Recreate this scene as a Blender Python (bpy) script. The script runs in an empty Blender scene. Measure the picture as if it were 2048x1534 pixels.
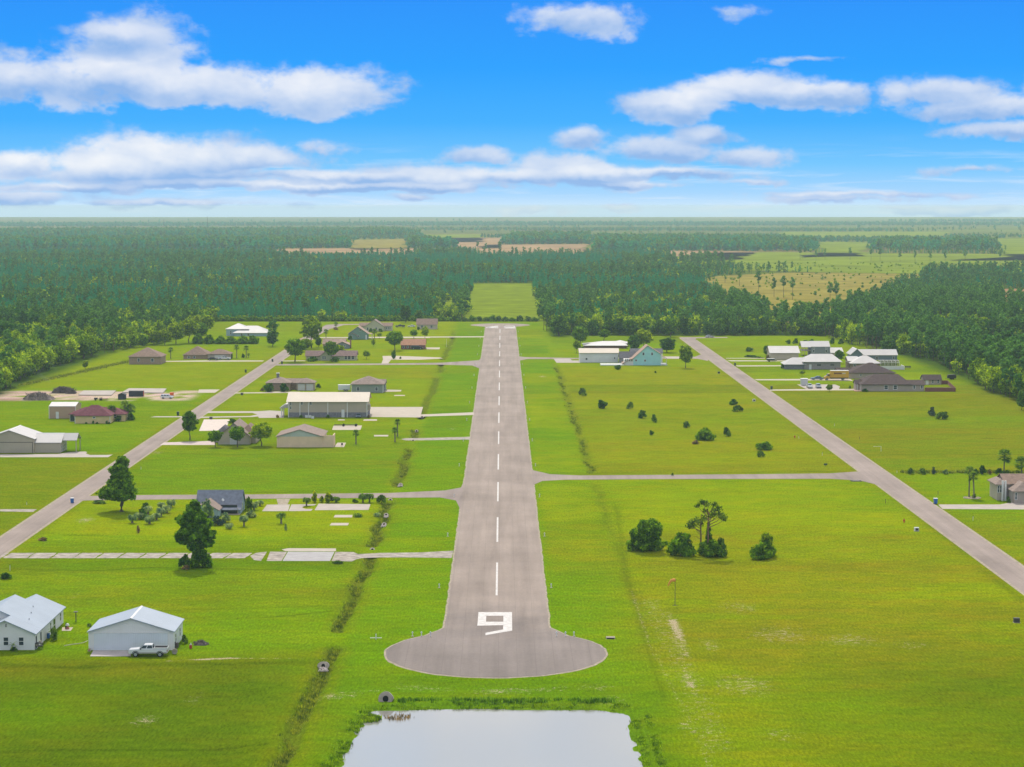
import bpy, bmesh, math, random
import numpy as np
from mathutils import Vector, Matrix
SC = bpy.context.scene
COL = SC.collection
R = math.radians
# ------------------------------------------------------------------ camera
F = 4140.0; H = 74.4; XV = 1004.0; YH = 412.0
PITCH = math.atan((767 - YH) / F); YAW = math.atan((1024 - XV) / F)
cam_d = bpy.data.cameras.new('camera'); cam = bpy.data.objects.new('camera', cam_d); COL.objects.link(cam)
cam.location = (0, 0, H); cam.rotation_euler = (math.pi / 2 - PITCH, 0, -YAW)
cam_d.sensor_width = 36; cam_d.lens = 36 * F / 2048; cam_d.clip_start = 1; cam_d.clip_end = 60000
SC.camera = cam
CM = cam.rotation_euler.to_matrix()
def G(px, py, z=0.0):
    """world point at height z seen at photo pixel px,py"""
    d = CM @ Vector(((px - 1024) / F, -(py - 767) / F, -1))
    t = (z - H) / d.z
    return Vector((d.x * t, d.y * t, z))
def S(py):
    """photo pixels per metre for things standing at pixel row py"""
    return F / G(1024, py).y
# ------------------------------------------------------------------ light
SUN_EL = 48; SUN_AZ = -6        # azimuth from +Y, clockwise
sd = bpy.data.lights.new('sun', 'SUN'); sun = bpy.data.objects.new('sun', sd); COL.objects.link(sun)
sd.energy = 3.4; sd.angle = R(0.6); sd.color = (1.0, 0.94, 0.84)
sdir = Vector((math.sin(R(SUN_AZ)) * math.cos(R(SUN_EL)), math.cos(R(SUN_AZ)) * math.cos(R(SUN_EL)), math.sin(R(SUN_EL))))
sun.rotation_euler = sdir.to_track_quat('Z', 'Y').to_euler(); sun.location = (0, 500, 300)
SC.view_settings.view_transform = 'Standard'; SC.view_settings.look = 'None'
SC.view_settings.exposure = 0.13; SC.view_settings.gamma = 1; SC.view_settings.use_curve_mapping = False
SC.cycles.max_bounces = 6; SC.cycles.diffuse_bounces = 3; SC.cycles.glossy_bounces = 3; SC.cycles.transmission_bounces = 4
SC.cycles.volume_bounces = 1; SC.cycles.transparent_max_bounces = 8
SC.cycles.use_denoising = True
try: SC.cycles.denoising_prefilter = 'ACCURATE'
except Exception: pass
# ------------------------------------------------------------------ sky
EXPO = 2 ** 0.13
SKYK = 0.15
w = bpy.data.worlds.new('World'); SC.world = w; w.use_nodes = True
wt = w.node_tree; wt.nodes.clear()
class NT:
    def __init__(s, tree): s.t = tree
    def n(s, ty, **kw):
        nd = s.t.nodes.new(ty)
        for k, v in kw.items(): setattr(nd, k, v)
        return nd
    def put(s, sock, v):
        if v is None: return
        if hasattr(v, 'is_output'): s.t.links.new(v, sock)
        else: sock.default_value = v
    def m(s, op, a, b=None, c=None, clamp=False):
        nd = s.n('ShaderNodeMath', operation=op, use_clamp=clamp)
        for i, v in enumerate((a, b, c)): s.put(nd.inputs[i], v)
        return nd.outputs[0]
    def vm(s, op, a, b=None):
        nd = s.n('ShaderNodeVectorMath', operation=op); s.put(nd.inputs[0], a); s.put(nd.inputs[1], b)
        return nd.outputs[0]
    def sm(s, x, a, b):
        nd = s.n('ShaderNodeMapRange', interpolation_type='SMOOTHSTEP'); s.put(nd.inputs[0], x)
        s.put(nd.inputs[1], a); s.put(nd.inputs[2], b); return nd.outputs[0]
    def mix(s, f, a, b):
        nd = s.n('ShaderNodeMix', data_type='RGBA'); s.put(nd.inputs[0], f)
        s.put(nd.inputs[6], a if hasattr(a, 'is_output') else (*a, 1)); s.put(nd.inputs[7], b if hasattr(b, 'is_output') else (*b, 1))
        return nd.outputs[2]
    def noise(s, vec, scale, detail=4, rough=.55, dist=0):
        nd = s.n('ShaderNodeTexNoise'); s.put(nd.inputs['Vector'], vec); nd.inputs['Scale'].default_value = scale
        nd.inputs['Detail'].default_value = detail; nd.inputs['Roughness'].default_value = rough; nd.inputs['Distortion'].default_value = dist
        return nd.outputs[0]
    def ramp(s, x, stops):
        nd = s.n('ShaderNodeValToRGB'); s.put(nd.inputs[0], x); cr = nd.color_ramp
        while len(cr.elements) < len(stops): cr.elements.new(.5)
        for e, (p, c) in zip(cr.elements, stops): e.position = p; e.color = (*c, 1)
        return nd.outputs[0]
def lin(r, g, b):
    f = lambda c: c / 12.92 if c <= .04045 else ((c + .055) / 1.055) ** 2.4
    return (f(r / 255), f(g / 255), f(b / 255))
N = NT(wt)
tc = N.n('ShaderNodeTexCoord').outputs['Generated']
sep = N.n('ShaderNodeSeparateXYZ'); N.put(sep.inputs[0], tc)
X, Y, Z = sep.outputs
sky = N.n('ShaderNodeTexSky', sky_type='NISHITA', sun_disc=False, sun_elevation=R(SUN_EL), sun_rotation=R(SUN_AZ % 360), air_density=1.2, dust_density=.6, ozone_density=2.0)
hyp = N.m('SQRT', N.m('ADD', N.m('MULTIPLY', X, X), N.m('MULTIPLY', Y, Y)))
U = N.m('ARCTAN2', X, Y)                       # azimuth in radians
V = N.m('DIVIDE', Z, N.m('MAXIMUM', hyp, 1e-4))  # tangent of elevation
sc_ = lambda c: tuple(k / EXPO / SKYK for k in c)
# clear low sky: deep blue a few degrees up, fading to pale at the skyline
grad = N.ramp(N.m('MULTIPLY', V, 5.0), [(0.0, lin(204, 232, 255)), (.03, lin(170, 216, 255)), (.10, lin(120, 200, 255)), (.20, lin(74, 178, 255)), (.33, lin(52, 163, 255)), (.52, lin(50, 148, 252)), (1, lin(60, 140, 240))])
grad = N.vm('MULTIPLY', grad, (1 / EXPO / SKYK,) * 3)
base = N.mix(N.sm(V, .13, .3), grad, sky.outputs[0])
# clouds: (azimuth px, height px above the flat horizon, half width, rise, drop, weight)
CL = [
 (270, 240, 190, 135, 42, 1.0), (420, 215, 210, 75, 30, 1.0), (650, 215, 165, 70, 38, 1.0), (40, 245, 130, 62, 50, .8), (250, 335, 130, 30, 60, .7), (160, 235, 230, 60, 45, .8),
 (330, 62, 290, 92, 28, 1.05), (75, 78, 75, 32, 22, .9), (520, 85, 190, 50, 30, .8), (640, 110, 90, 22, 20, .5), (860, 50, 250, 36, 18, .9), (210, 60, 130, 46, 22, .9),
 (1110, 55, 130, 60, 20, 1.1), (1190, 50, 130, 40, 20, 1.0), (950, 95, 85, 30, 16, .8), (1162, 130, 68, 34, 26, .95), (1310, 105, 130, 40, 26, .95), (1400, 135, 85, 28, 22, .75), (1480, 95, 110, 25, 20, .65), (1340, 62, 80, 24, 18, .7),
 (1500, 218, 200, 52, 24, 1.0), (1350, 195, 150, 42, 30, 1.0), (1640, 215, 130, 36, 30, .9), (1830, 218, 170, 36, 26, .7), (1960, 185, 190, 40, 24, .85), (1990, 145, 140, 22, 18, .75), (2060, 210, 60, 40, 40, .8),
 (1150, 370, 130, 34, 40, .72), (1440, 378, 70, 18, 22, .5), (1600, 285, 80, 8, 8, .42),
 (70, 12, 150, 24, 20, .75), (330, 5, 260, 12, 10, .62), (1660, 14, 190, 14, 9, .62), (1230, 0, 45, 8, 5, .5), (820, 20, 45, 8, 6, .5), (1920, 70, 70, 12, 8, .45), (1060, -8, 80, 10, 8, .5),
 (620, 58, 260, 16, 14, .8), (800, 38, 330, 12, 10, .75), (1330, 62, 190, 14, 14, .8), (1000, 52, 120, 26, 14, .8), (450, 40, 420, 16, 10, .8), (1250, 40, 130, 10, 8, .65), (150, 34, 170, 14, 10, .7), (1700, 22, 260, 9, 7, .6), (1900, -10, 170, 14, 12, .75), (1500, 48, 60, 8, 6, .4), (1800, -4, 60, 8, 5, .45)]
vec = N.n('ShaderNodeCombineXYZ'); N.put(vec.inputs[0], U); N.put(vec.inputs[1], N.m('MULTIPLY', V, 1.5)); vec = vec.outputs[0]
n1 = N.noise(vec, 26, 10, .57, .12)
warp = N.noise(vec, 9, 3, .5)
n2 = N.noise(N.vm('ADD', vec, (-.002, .009, .0)), 26, 10, .57, .12)
Uw = N.m('ADD', U, N.m('MULTIPLY', N.m('SUBTRACT', warp, .5), .03)); 
Vw = N.m('ADD', V, N.m('MULTIPLY', N.m('SUBTRACT', n1, .5), .012))
body = None; top = None
for (cx, vy, a, bu, bd, wgt) in CL:
    du = N.m('MULTIPLY_ADD', Uw, F / a, -(cx - XV) / a)
    dv = N.m('MULTIPLY_ADD', Vw, F, -float(vy))
    dv2 = N.m('MAXIMUM', N.m('MULTIPLY', dv, 1 / bu), N.m('MULTIPLY', dv, -1 / bd))
    q = N.m('SQRT', N.m('MULTIPLY_ADD', dv2, dv2, N.m('MULTIPLY', du, du)))
    mk = N.m('MULTIPLY', N.m('SUBTRACT', 1.0, q), wgt)
    body = mk if body is None else N.m('SMOOTH_MAX', body, mk, .12)
    h = N.m('MULTIPLY', N.m('MULTIPLY', dv, 1 / bu), N.m('MAXIMUM', mk, 0.0))
    top = h if top is None else N.m('ADD', top, h)
dens = N.m('ADD', body, N.m('MULTIPLY', N.m('SUBTRACT', n1, .5), 1.7))
n5 = N.noise(vec, 95, 6, .6, .2)
dens = N.m('ADD', dens, N.m('MULTIPLY', N.m('SUBTRACT', n5, .5), .75))
alpha = N.sm(dens, -.08, .40)
# wide high overcast patches above the frame (they light the shade and lie in the pond)
hv = N.n('ShaderNodeCombineXYZ'); N.put(hv.inputs[0], N.m('DIVIDE', X, N.m('MAXIMUM', N.m('ADD', Z, .12), .05))); N.put(hv.inputs[1], N.m('DIVIDE', Y, N.m('MAXIMUM', N.m('ADD', Z, .12), .05)))
hn = N.m('ADD', N.m('MULTIPLY', N.noise(hv.outputs[0], .9, 6, .6, .3), .55), N.m('MULTIPLY', N.noise(hv.outputs[0], 4.5, 5, .55, .3), .45))
hi = N.m('MULTIPLY', N.sm(hn, .36, .56), N.sm(V, .14, .22))
n3 = N.noise(vec, 11, 5, .55, 0); n4 = N.noise(N.vm('ADD', vec, (-.005, .016, .0)), 11, 5, .55, 0)
relief = N.m('ADD', N.m('MULTIPLY', N.m('SUBTRACT', n3, n4), 1.8), N.m('MULTIPLY', N.m('SUBTRACT', n1, n2), .7))
lit = N.m('ADD', N.m('ADD', N.m('MULTIPLY', top, 1.5), .30), relief, clamp=True)
ccol = N.mix(lit, sc_(lin(150, 186, 234)), sc_(lin(251, 251, 252)))
sv = N.n('ShaderNodeCombineXYZ'); N.put(sv.inputs[0], N.m('MULTIPLY', U, 14.0)); N.put(sv.inputs[1], N.m('MULTIPLY', V, 190.0))
thin = N.m('MULTIPLY', N.m('MULTIPLY', N.sm(N.noise(sv.outputs[0], 1.0, 6, .6, .4), .50, .74), N.sm(V, .036, .010)), .55)
base = N.mix(thin, base, sc_(lin(236, 243, 253)))
skyc = N.mix(N.m('MULTIPLY', alpha, .92), base, ccol)
hcol = N.mix(N.sm(hn, .40, .62), sc_((.78, .80, .84)), sc_((1.45, 1.41, 1.36)))
skyc = N.mix(N.m('MULTIPLY', hi, .9), skyc, hcol)
bg = N.n('ShaderNodeBackground'); N.put(bg.inputs[0], skyc); bg.inputs[1].default_value = SKYK
wo = N.n('ShaderNodeOutputWorld'); wt.links.new(bg.outputs[0], wo.inputs[0])
w.cycles.sampling_method = 'MANUAL'; w.cycles.sample_map_resolution = 512
# ------------------------------------------------------------------ helpers
class MB:
    def __init__(s): s.v = []; s.f = []; s.m = []
    def add(s, vs, fs, mi=0):
        o = len(s.v); s.v += [tuple(p) for p in vs]
        for f in fs: s.f.append([i + o for i in f]); s.m.append(mi)
        return s
    def box(s, x0, x1, y0, y1, z0, z1, mi=0):
        vs = [(x0, y0, z0), (x1, y0, z0), (x1, y1, z0), (x0, y1, z0), (x0, y0, z1), (x1, y0, z1), (x1, y1, z1), (x0, y1, z1)]
        return s.add(vs, [(0, 3, 2, 1), (4, 5, 6, 7), (0, 1, 5, 4), (1, 2, 6, 5), (2, 3, 7, 6), (3, 0, 4, 7)], mi)
    def tube(s, pts, rad, n=6, mi=0, cap=True):
        pts = [Vector(p) for p in pts]; k = len(pts)
        if not hasattr(rad, '__len__'): rad = [rad] * k
        o = len(s.v)
        for i, p in enumerate(pts):
            d = (pts[min(i + 1, k - 1)] - pts[max(i - 1, 0)]).normalized()
            a = d.orthogonal().normalized() if abs(d.z) > .99 else d.cross(Vector((0, 0, 1))).normalized()
            b = d.cross(a)
            for j in range(n):
                t = 2 * math.pi * j / n; s.v.append(tuple(p + (a * math.cos(t) + b * math.sin(t)) * rad[i]))
        for i in range(k - 1):
            for j in range(n):
                j2 = (j + 1) % n; s.f.append([o + i * n + j, o + (i + 1) * n + j, o + (i + 1) * n + j2, o + i * n + j2]); s.m.append(mi)
        if cap:
            s.f.append([o + j for j in range(n)]); s.m.append(mi)
            s.f.append([o + (k - 1) * n + j for j in reversed(range(n))]); s.m.append(mi)
        return s
    def cyl(s, x, y, z0, z1, r, n=12, mi=0): return s.tube([(x, y, z0), (x, y, z1)], r, n, mi)
    def wheel(s, x, y, z, r, wd, n=14, mi=0): return s.tube([(x, y - wd / 2, z), (x, y + wd / 2, z)], r, n, mi)
    def prism_y(s, poly, y0, y1, mi=0):
        """poly of (x,z) counter-clockwise seen from -Y, extruded along Y"""
        n = len(poly); vs = [(x, y0, z) for x, z in poly] + [(x, y1, z) for x, z in poly]
        fs = [list(range(n)), list(reversed(range(n, 2 * n)))] + [[(i + 1) % n, i, i + n, (i + 1) % n + n] for i in range(n)]
        return s.add(vs, fs, mi)
    def prism_x(s, poly, x0, x1, mi=0):
        n = len(poly); vs = [(x0, y, z) for y, z in poly] + [(x1, y, z) for y, z in poly]
        fs = [list(reversed(range(n))), list(range(n, 2 * n))] + [[i, (i + 1) % n, (i + 1) % n + n, i + n] for i in range(n)]
        return s.add(vs, fs, mi)
    def prism_z(s, poly, z0, z1, mi=0):
        n = len(poly); vs = [(x, y, z0) for x, y in poly] + [(x, y, z1) for x, y in poly]
        fs = [list(reversed(range(n))), list(range(n, 2 * n))] + [[i, (i + 1) % n, (i + 1) % n + n, i + n] for i in range(n)]
        return s.add(vs, fs, mi)
    def poly(s, pts, mi=0): return s.add(pts, [list(range(len(pts)))], mi)
    def mesh(s, name, mats, smooth=False):
        me = bpy.data.meshes.new(name); me.from_pydata(s.v, [], s.f)
        mats = mats if isinstance(mats, (list, tuple)) else [mats]
        for m_ in mats: me.materials.append(m_)
        me.polygons.foreach_set('material_index', s.m)
        if smooth: me.polygons.foreach_set('use_smooth', [True] * len(s.f))
        me.update(); return me
    def build(s, name, mats, parent=None, smooth=False, loc=None):
        return obj(name, s.mesh(name, mats, smooth), parent, loc)
def obj(name, me, parent=None, loc=None):
    o = bpy.data.objects.new(name, me); COL.objects.link(o)
    if parent: o.parent = parent
    if loc is not None: o.location = loc
    return o
def tag(o, label=None, cat=None, group=None, kind=None):
    for k, v in (('label', label), ('category', cat), ('group', group), ('kind', kind)):
        if v: o[k] = v
    return o
def thing(name, label, cat, loc=(0, 0, 0), rz=0, group=None):
    o = bpy.data.objects.new(name, None); COL.objects.link(o); o.empty_display_size = .3
    o.location = loc; o.rotation_euler = (0, 0, rz)
    return tag(o, label, cat, group)
KIDS = {}
def kids(o): return [c for c in o.children]
def dup(o, loc, rz=0, sc=1, label=None, group=None, parent=None):
    c = o.copy(); COL.objects.link(c)
    if parent: c.parent = parent
    else:
        c.location = loc; c.rotation_euler = (0, 0, rz); c.scale = (sc, sc, sc) if not hasattr(sc, '__len__') else sc
        if label: c['label'] = label
        if group: c['group'] = group
        elif 'group' in c and group == '': del c['group']
    for ch in o.children: dup(ch, None, parent=c)
    return c
def structure(mb, name, mat_): o = mb.build(name, mat_); o['kind'] = 'structure'; return o
MATS = {}
def mat(name, col, rough=.8, var=.15, scale=1.0, metal=0.0, spec=.3, bump=0.0, detail=5, coords='Object'):
    if name in MATS: return MATS[name]
    m_ = bpy.data.materials.new(name); m_.use_nodes = True; t = m_.node_tree; b = t.nodes['Principled BSDF']; n_ = NT(t)
    co = n_.n('ShaderNodeTexCoord').outputs[coords]
    f = n_.noise(co, scale, detail, .6)
    lo = tuple(c * (1 - var) for c in col); hi = tuple(min(1, c * (1 + var)) for c in col)
    t.links.new(n_.ramp(f, [(.3, lo), (.7, hi)]), b.inputs['Base Color'])
    b.inputs['Roughness'].default_value = rough; b.inputs['Metallic'].default_value = metal; b.inputs['Specular IOR Level'].default_value = spec
    if bump:
        bp = n_.n('ShaderNodeBump'); bp.inputs['Strength'].default_value = bump; t.links.new(f, bp.inputs['Height']); t.links.new(bp.outputs[0], b.inputs['Normal'])
    MATS[name] = m_; return m_
def ribbed(name, col, axis='x', pitch=.3, depth=.35, rough=.45, var=.06, metal=0.0):
    """sheet metal or siding: ribs as shallow darker grooves plus bump"""
    if name in MATS: return MATS[name]
    m_ = mat(name, col, rough, var, .25, metal)
    t = m_.node_tree; n_ = NT(t); b = t.nodes['Principled BSDF']
    co = n_.n('ShaderNodeTexCoord').outputs['Object']; sp = n_.n('ShaderNodeSeparateXYZ'); t.links.new(co, sp.inputs[0])
    ph = n_.m('FRACT', n_.m('DIVIDE', sp.outputs['xyz'.index(axis)], pitch))
    rib = n_.sm(n_.m('ABSOLUTE', n_.m('SUBTRACT', ph, .5)), .30, .5)
    bp = n_.n('ShaderNodeBump'); bp.inputs['Strength'].default_value = depth; bp.inputs['Distance'].default_value = .05; t.links.new(rib, bp.inputs['Height']); t.links.new(bp.outputs[0], b.inputs['Normal'])
    return m_
def vnoise(x, y, sc, seed=0):
    """smooth value noise for numpy arrays"""
    r = np.random.RandomState(seed); T = r.rand(256, 256)
    fx = x / sc; fy = y / sc; ix = np.floor(fx).astype(int); iy = np.floor(fy).astype(int); tx = fx - ix; ty = fy - iy
    tx = tx * tx * (3 - 2 * tx); ty = ty * ty * (3 - 2 * ty)
    g = lambda a, b: T[a % 256, b % 256]
    return (g(ix, iy) * (1 - tx) + g(ix + 1, iy) * tx) * (1 - ty) + (g(ix, iy + 1) * (1 - tx) + g(ix + 1, iy + 1) * tx) * ty
def fbm(x, y, sc, seed=0, o=4):
    a = 0; amp = 1; tot = 0
    for k in range(o): a = a + amp * vnoise(x, y, sc / 2 ** k, seed + k); tot += amp; amp *= .55
    return a / tot
def sstep(x, a, b):
    t = np.clip((x - a) / (b - a), 0, 1); return t * t * (3 - 2 * t)
RXL, RXR = -10.4, 8.6
# ------------------------------------------------------------------ ground sheet
def xl_ditch(y): return -28.4 + 0.0 * y - 1.5 * np.clip((340 - y) / 60, 0, 2)
POND = [(-19.6, 303.0), (-8, 304.2), (5, 304.0), (15.5, 303.2), (18.2, 300.5), (18.6, 290), (18.9, 275), (19.0, 240), (17, 222), (-20, 220), (-23.5, 240), (-22.3, 272), (-20.8, 290)]
def in_poly(px, py, poly):
    c = np.zeros(px.shape, bool); n = len(poly)
    for i in range(n):
        x0, y0 = poly[i]; x1, y1 = poly[(i + 1) % n]
        if y0 == y1: continue
        hit = ((y0 > py) != (y1 > py)) & (px < (x1 - x0) * (py - y0) / (y1 - y0) + x0); c ^= hit
    return c
def d_poly(px, py, poly, closed=True):
    d = np.full(px.shape, 1e9); n = len(poly)
    for i in range(n if closed else n - 1):
        x0, y0 = poly[i][0], poly[i][1]; x1, y1 = poly[(i + 1) % n][0], poly[(i + 1) % n][1]
        L = (x1 - x0) ** 2 + (y1 - y0) ** 2 + 1e-9
        t = np.clip(((px - x0) * (x1 - x0) + (py - y0) * (y1 - y0)) / L, 0, 1)
        d = np.minimum(d, np.hypot(px - x0 - t * (x1 - x0), py - y0 - t * (y1 - y0)))
    return d
def axis(segs):
    out = [segs[0][0]]
    for a, b, st in segs:
        k = max(1, int(round((b - a) / st))); out += list(np.linspace(a, b, k + 1)[1:])
    return np.array(out)
def grow(a, b, s0, g):
    out = []; x = a; s = s0
    while x < b: x += s; s *= g; out.append(x)
    return np.array(out)
gx = axis([(-150, -100, 2), (-100, -33, 1.3), (-33, -24, .75), (-24, -13, 1.3), (-13, 14, 3), (14, 19, .8), (19, 23, 2), (23, 28, .75), (28, 100, 1.4), (100, 150, 2)])
gx = np.concatenate([(-150 - grow(0, 8500, 3, 1.12))[::-1], gx, 150 + grow(0, 8500, 3, 1.12)])
gy = axis([(40, 200, 8), (200, 268, 3), (268, 296, 1), (296, 308, .75), (308, 460, .9), (460, 700, 1.8), (700, 1360, 4)])
gy = np.concatenate([gy, 1360 + grow(0, 12500, 6, 1.09)])
GX, GY = np.meshgrid(gx, gy)
wob = (vnoise(GX, GY, 14, 3) - .5) * 1.6
CROSS = [(348, 357), (436, 448), (521, 545), (636, 656), (690, 720), (905, 925), (975, 1000), (1180, 1195)]
dl = np.abs(GX - xl_ditch(GY) - wob); dr = np.abs(GX - 25.3 - wob)
lm = np.ones_like(GX) * sstep(GY, 205, 220) * (1 - sstep(GY, 1200, 1260)); rm = sstep(GY, 560, 590) * (1 - sstep(GY, 960, 985))
rm = np.maximum(rm, .35 * sstep(GY, 330, 380) * (1 - sstep(GY, 545, 562)))
for a, b in CROSS:
    k = sstep(GY, a - 3, a) * (1 - sstep(GY, b, b + 3)); lm = lm * (1 - k)
GZ = -(.8 * lm * (1 - sstep(dl, .3, 2.0)) + .6 * rm * (1 - sstep(dr, .3, 2.2)))
pjx = GX + (vnoise(GX, GY, 2.6, 51) - .5) * 1.5; pjy = GY + (vnoise(GX, GY, 2.6, 52) - .5) * 1.3
inp = in_poly(pjx, pjy, POND); dp = d_poly(pjx, pjy, POND)
GZ = GZ - np.where(inp, .45 + .9 * sstep(dp, 0, 2.5), .45 * (1 - sstep(dp, 0, 2.4)))
# colour of the turf: mown lots, dry and worn places, plus a painted lower-corner vignette
gA = np.array((.112, .205, .0006)); gB = np.array((.200, .232, .0008)); gC = np.array((.168, .160, .005)); gD = np.array((.070, .118, .0012)); gDry = np.array((.27, .235, .09)); gSand = np.array((.50, .36, .40))
gW = np.array((.045, .080, .010))
n60 = fbm(GX, GY, 60, 11); n18 = fbm(GX, GY, 18, 21); n7 = fbm(GX, GY, 7, 31, 3); n30x = fbm(GX / 2.5, GY, 22, 41)
def lay(T, m, c):
    m = np.clip(m, 0, 1)[..., None]; return T * (1 - m) + c * m
T = np.ones(GX.shape + (3,)) * (gA * .55 + gB * .45)
def rect(x0, x1, y0, y1, s=3): return sstep(GX, x0 - s, x0 + s) * (1 - sstep(GX, x1 - s, x1 + s)) * sstep(GY, y0 - s, y0 + s) * (1 - sstep(GY, y1 - s, y1 + s))
def spot(px, py, rx, ry):
    p = G(px, py); return np.exp(-(((GX - p.x) / rx) ** 2 + ((GY - p.y) / ry) ** 2))
def trail(pts, wdt):
    q = [G(*p) for p in pts]; return np.exp(-(d_poly(GX, GY, q, False) / wdt) ** 2)
T = lay(T, rect(-27, 24, 300, 1320, 1.5) * .9, gA * .95 + gB * .05)
T = lay(T, rect(9, 24, 360, 1300, 2) * sstep(n60 + .3 * (n18 - .5), .42, .62) * .7, gB * 1.05)
T = lay(T, rect(26, 99, 575, 960) * .75, gB * .55 + gC * .45)
T = lay(T, rect(26, 99, 575, 960) * sstep(n30x, .42, .66) * .6, gC * 1.1)
T = lay(T, rect(26, 99, 385, 562, 6) * .8, gB * .85 + gA * .15)
T = lay(T, rect(30, 99, 480, 566, 4) * .4, gB * 1.12)
T = lay(T, np.exp(-((GX - 25 - wob) / .9) ** 2) * sstep(GY, 350, 390) * (1 - sstep(GY, 545, 562)) * .3 * (.4 + n7), gD * .7)
T = lay(T, rect(24, 140, 240, 395, 20) * .75, gB * .5 + gC * .3 + gA * .2)
T = lay(T, rect(24, 140, 240, 470, 10) * sstep(n30x + .5 * (n7 - .5), .44, .66) * .7, gC * 1.05)
T = lay(T, rect(50, 150, 200, 338, 30) * .75, gD * .85 + gB * .12)  # darker lot; the lower-right vignette is also laid into the turf colour
T = lay(T, rect(108, 260, 575, 860, 6) * .75, gA * .35 + gC * .6)
T = lay(T, rect(108, 260, 575, 860, 6) * sstep(n30x, .45, .65) * .5, gC)
T = lay(T, rect(108, 260, 500, 577, 3) * .7, gA * .75 + gB * .25)
T = lay(T, rect(108, 260, 380, 500, 5) * .7, gA * .5 + gC * .55)
T = lay(T, rect(-105, -30, 449, 522, 2) * .85, gB * 1.08)
T = lay(T, rect(-105, -30, 449, 466, 3) * .5, gA * 1.1)
T = lay(T, rect(-105, -30, 537, 690, 3) * .85, gA * .75 + gC * .22)
T = lay(T, rect(-105, -30, 540, 640, 3) * sstep(n30x, .46, .62) * .65, gC * .62 + gD * .5)
T = lay(T, rect(-105, -30, 893, 952, 4) * .7, gC * .8 + gB * .25)
T = lay(T, rect(-105, -30, 990, 1340, 4) * .6, gB)
T = lay(T, rect(-105, -30, 700, 880, 4) * .55, gB * .6 + gA * .4)
T = lay(T, rect(-200, -28, 340, 437, 5) * .7, gA * .95 + gC * .1)
T = lay(T, rect(-200, -28, 200, 338, 14) * .8, gD * .82 + gC * .06)  # dark green lot, deepened so its colour carries the lower-left vignette
T = lay(T, rect(-200, -28, 230, 440, 5) * sstep(n30x, .5, .7) * .45, gC * .85)
T = lay(T, rect(-26, 26, 240, 322, 4) * .6, gA * .6 + gD * .4)
T = lay(T, rect(-300, -114, 430, 640, 4) * .8, gA * .4 + gD * .3 + gC * .35)
T = lay(T, rect(-300, -114, 600, 800, 8) * .75, gA * .75 + gD * .3)
T = lay(T, rect(-300, -114, 850, 1100, 4) * .7, gB * .85 + gA * .1)
# road shoulders, dry
for rx, s_ in ((-113.5, 2.2), (-106.6, 2.2), (99.8, 2.6), (108.2, 2.6)):
    T = lay(T, np.exp(-((GX - rx) / s_) ** 2) * .4 * sstep(GY, 380, 420) * (1 - sstep(GY, 1180, 1250)) * (.5 + n7), gC * .95)
DRY = np.zeros_like(GX)
def dry(m): 
    global DRY
    DRY = np.maximum(DRY, np.clip(m, 0, 1))
dry(rect(-114, 109, 960, 1340, 8) * sstep(n18, .5, .75) * .42)
dry(trail([(660, 1392), (800, 1374), (990, 1384), (1200, 1374)], 4.5) * (.50 + .4 * (n7 - .5)))
dry(trail([(1343, 1240), (1368, 1310), (1388, 1375)], .8) * (.86 + .35 * (n7 - .5))); dry(trail([(1343, 1225), (1368, 1310), (1405, 1420)], 2.6) * .48)
dry(trail([(1300, 1200), (1350, 1300), (1400, 1400), (1440, 1500)], 5) * .48); dry(trail([(1262, 1180), (1300, 1290), (1400, 1480), (1420, 1534)], 1.2) * .5)
dry(trail([(330, 1322), (430, 1317), (520, 1317), (640, 1318)], .7) * .62); dry(trail([(400, 1319), (470, 1316)], .8) * .9)
T = lay(T, trail([(180, 1330), (420, 1328), (640, 1325)], 1.6) * .5, gD * .7)
for a in ((290, 1440, 4.5, 7, .55), (385, 1400, 3.5, 7, .48), (1490, 1370, 11, 16, .52), (1560, 1270, 12, 15, .52), (1480, 1215, 8, 14, .50), (1700, 1280, 11, 11, .52), (1820, 1290, 8, 10, .48), (1420, 1290, 4, 12, .52), (1560, 1470, 7, 9, .48), (1380, 1100, 6, 12, .40), (1700, 1180, 14, 10, .40), (1370, 1450, 3, 10, .5), (170, 1040, 4, 8, .62), (312, 905, 5, 10, .55), (905, 858, 3, 9, .55), (1085, 753, 3, 7, .7), (830, 1320, 1.5, 6, .6), (150, 1190, 4, 9, .45), (500, 1080, 20, 5, .35), (960, 1180, 0.1, .1, 0), (1220, 1400, 5, 6, .5)): dry(spot(*a[:4]) * a[4])
for rx in (RXL, RXR): dry(np.exp(-((GX - rx) / 1.0) ** 2) * .50 * (GY > 355) * (GY < 1285))
for a in ((1680, 1420, 9, 9), (560, 1120, 12, 10), (80, 1420, 9, 12), (1750, 1000, 9, 20)): T = lay(T, spot(*a) * .45, gA)
# lots mown on different days: long bands with crisp edges
rl = np.random.RandomState(3)
for x0, x1 in ((-104, -30), (27, 99), (109, 196), (-196, -115), (-26, -11.5), (9.8, 24)):
    yy = 380.0
    while yy < 1300:
        dy_ = rl.uniform(14, 60) * (1 + (yy - 380) / 900); k = rl.rand(); c = gA if k < .34 else gB if k < .68 else gC if k < .88 else gD
        T = lay(T, rect(x0, x1, yy, yy + dy_, 1.2) * rl.uniform(.10, .34), c); yy += dy_
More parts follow.
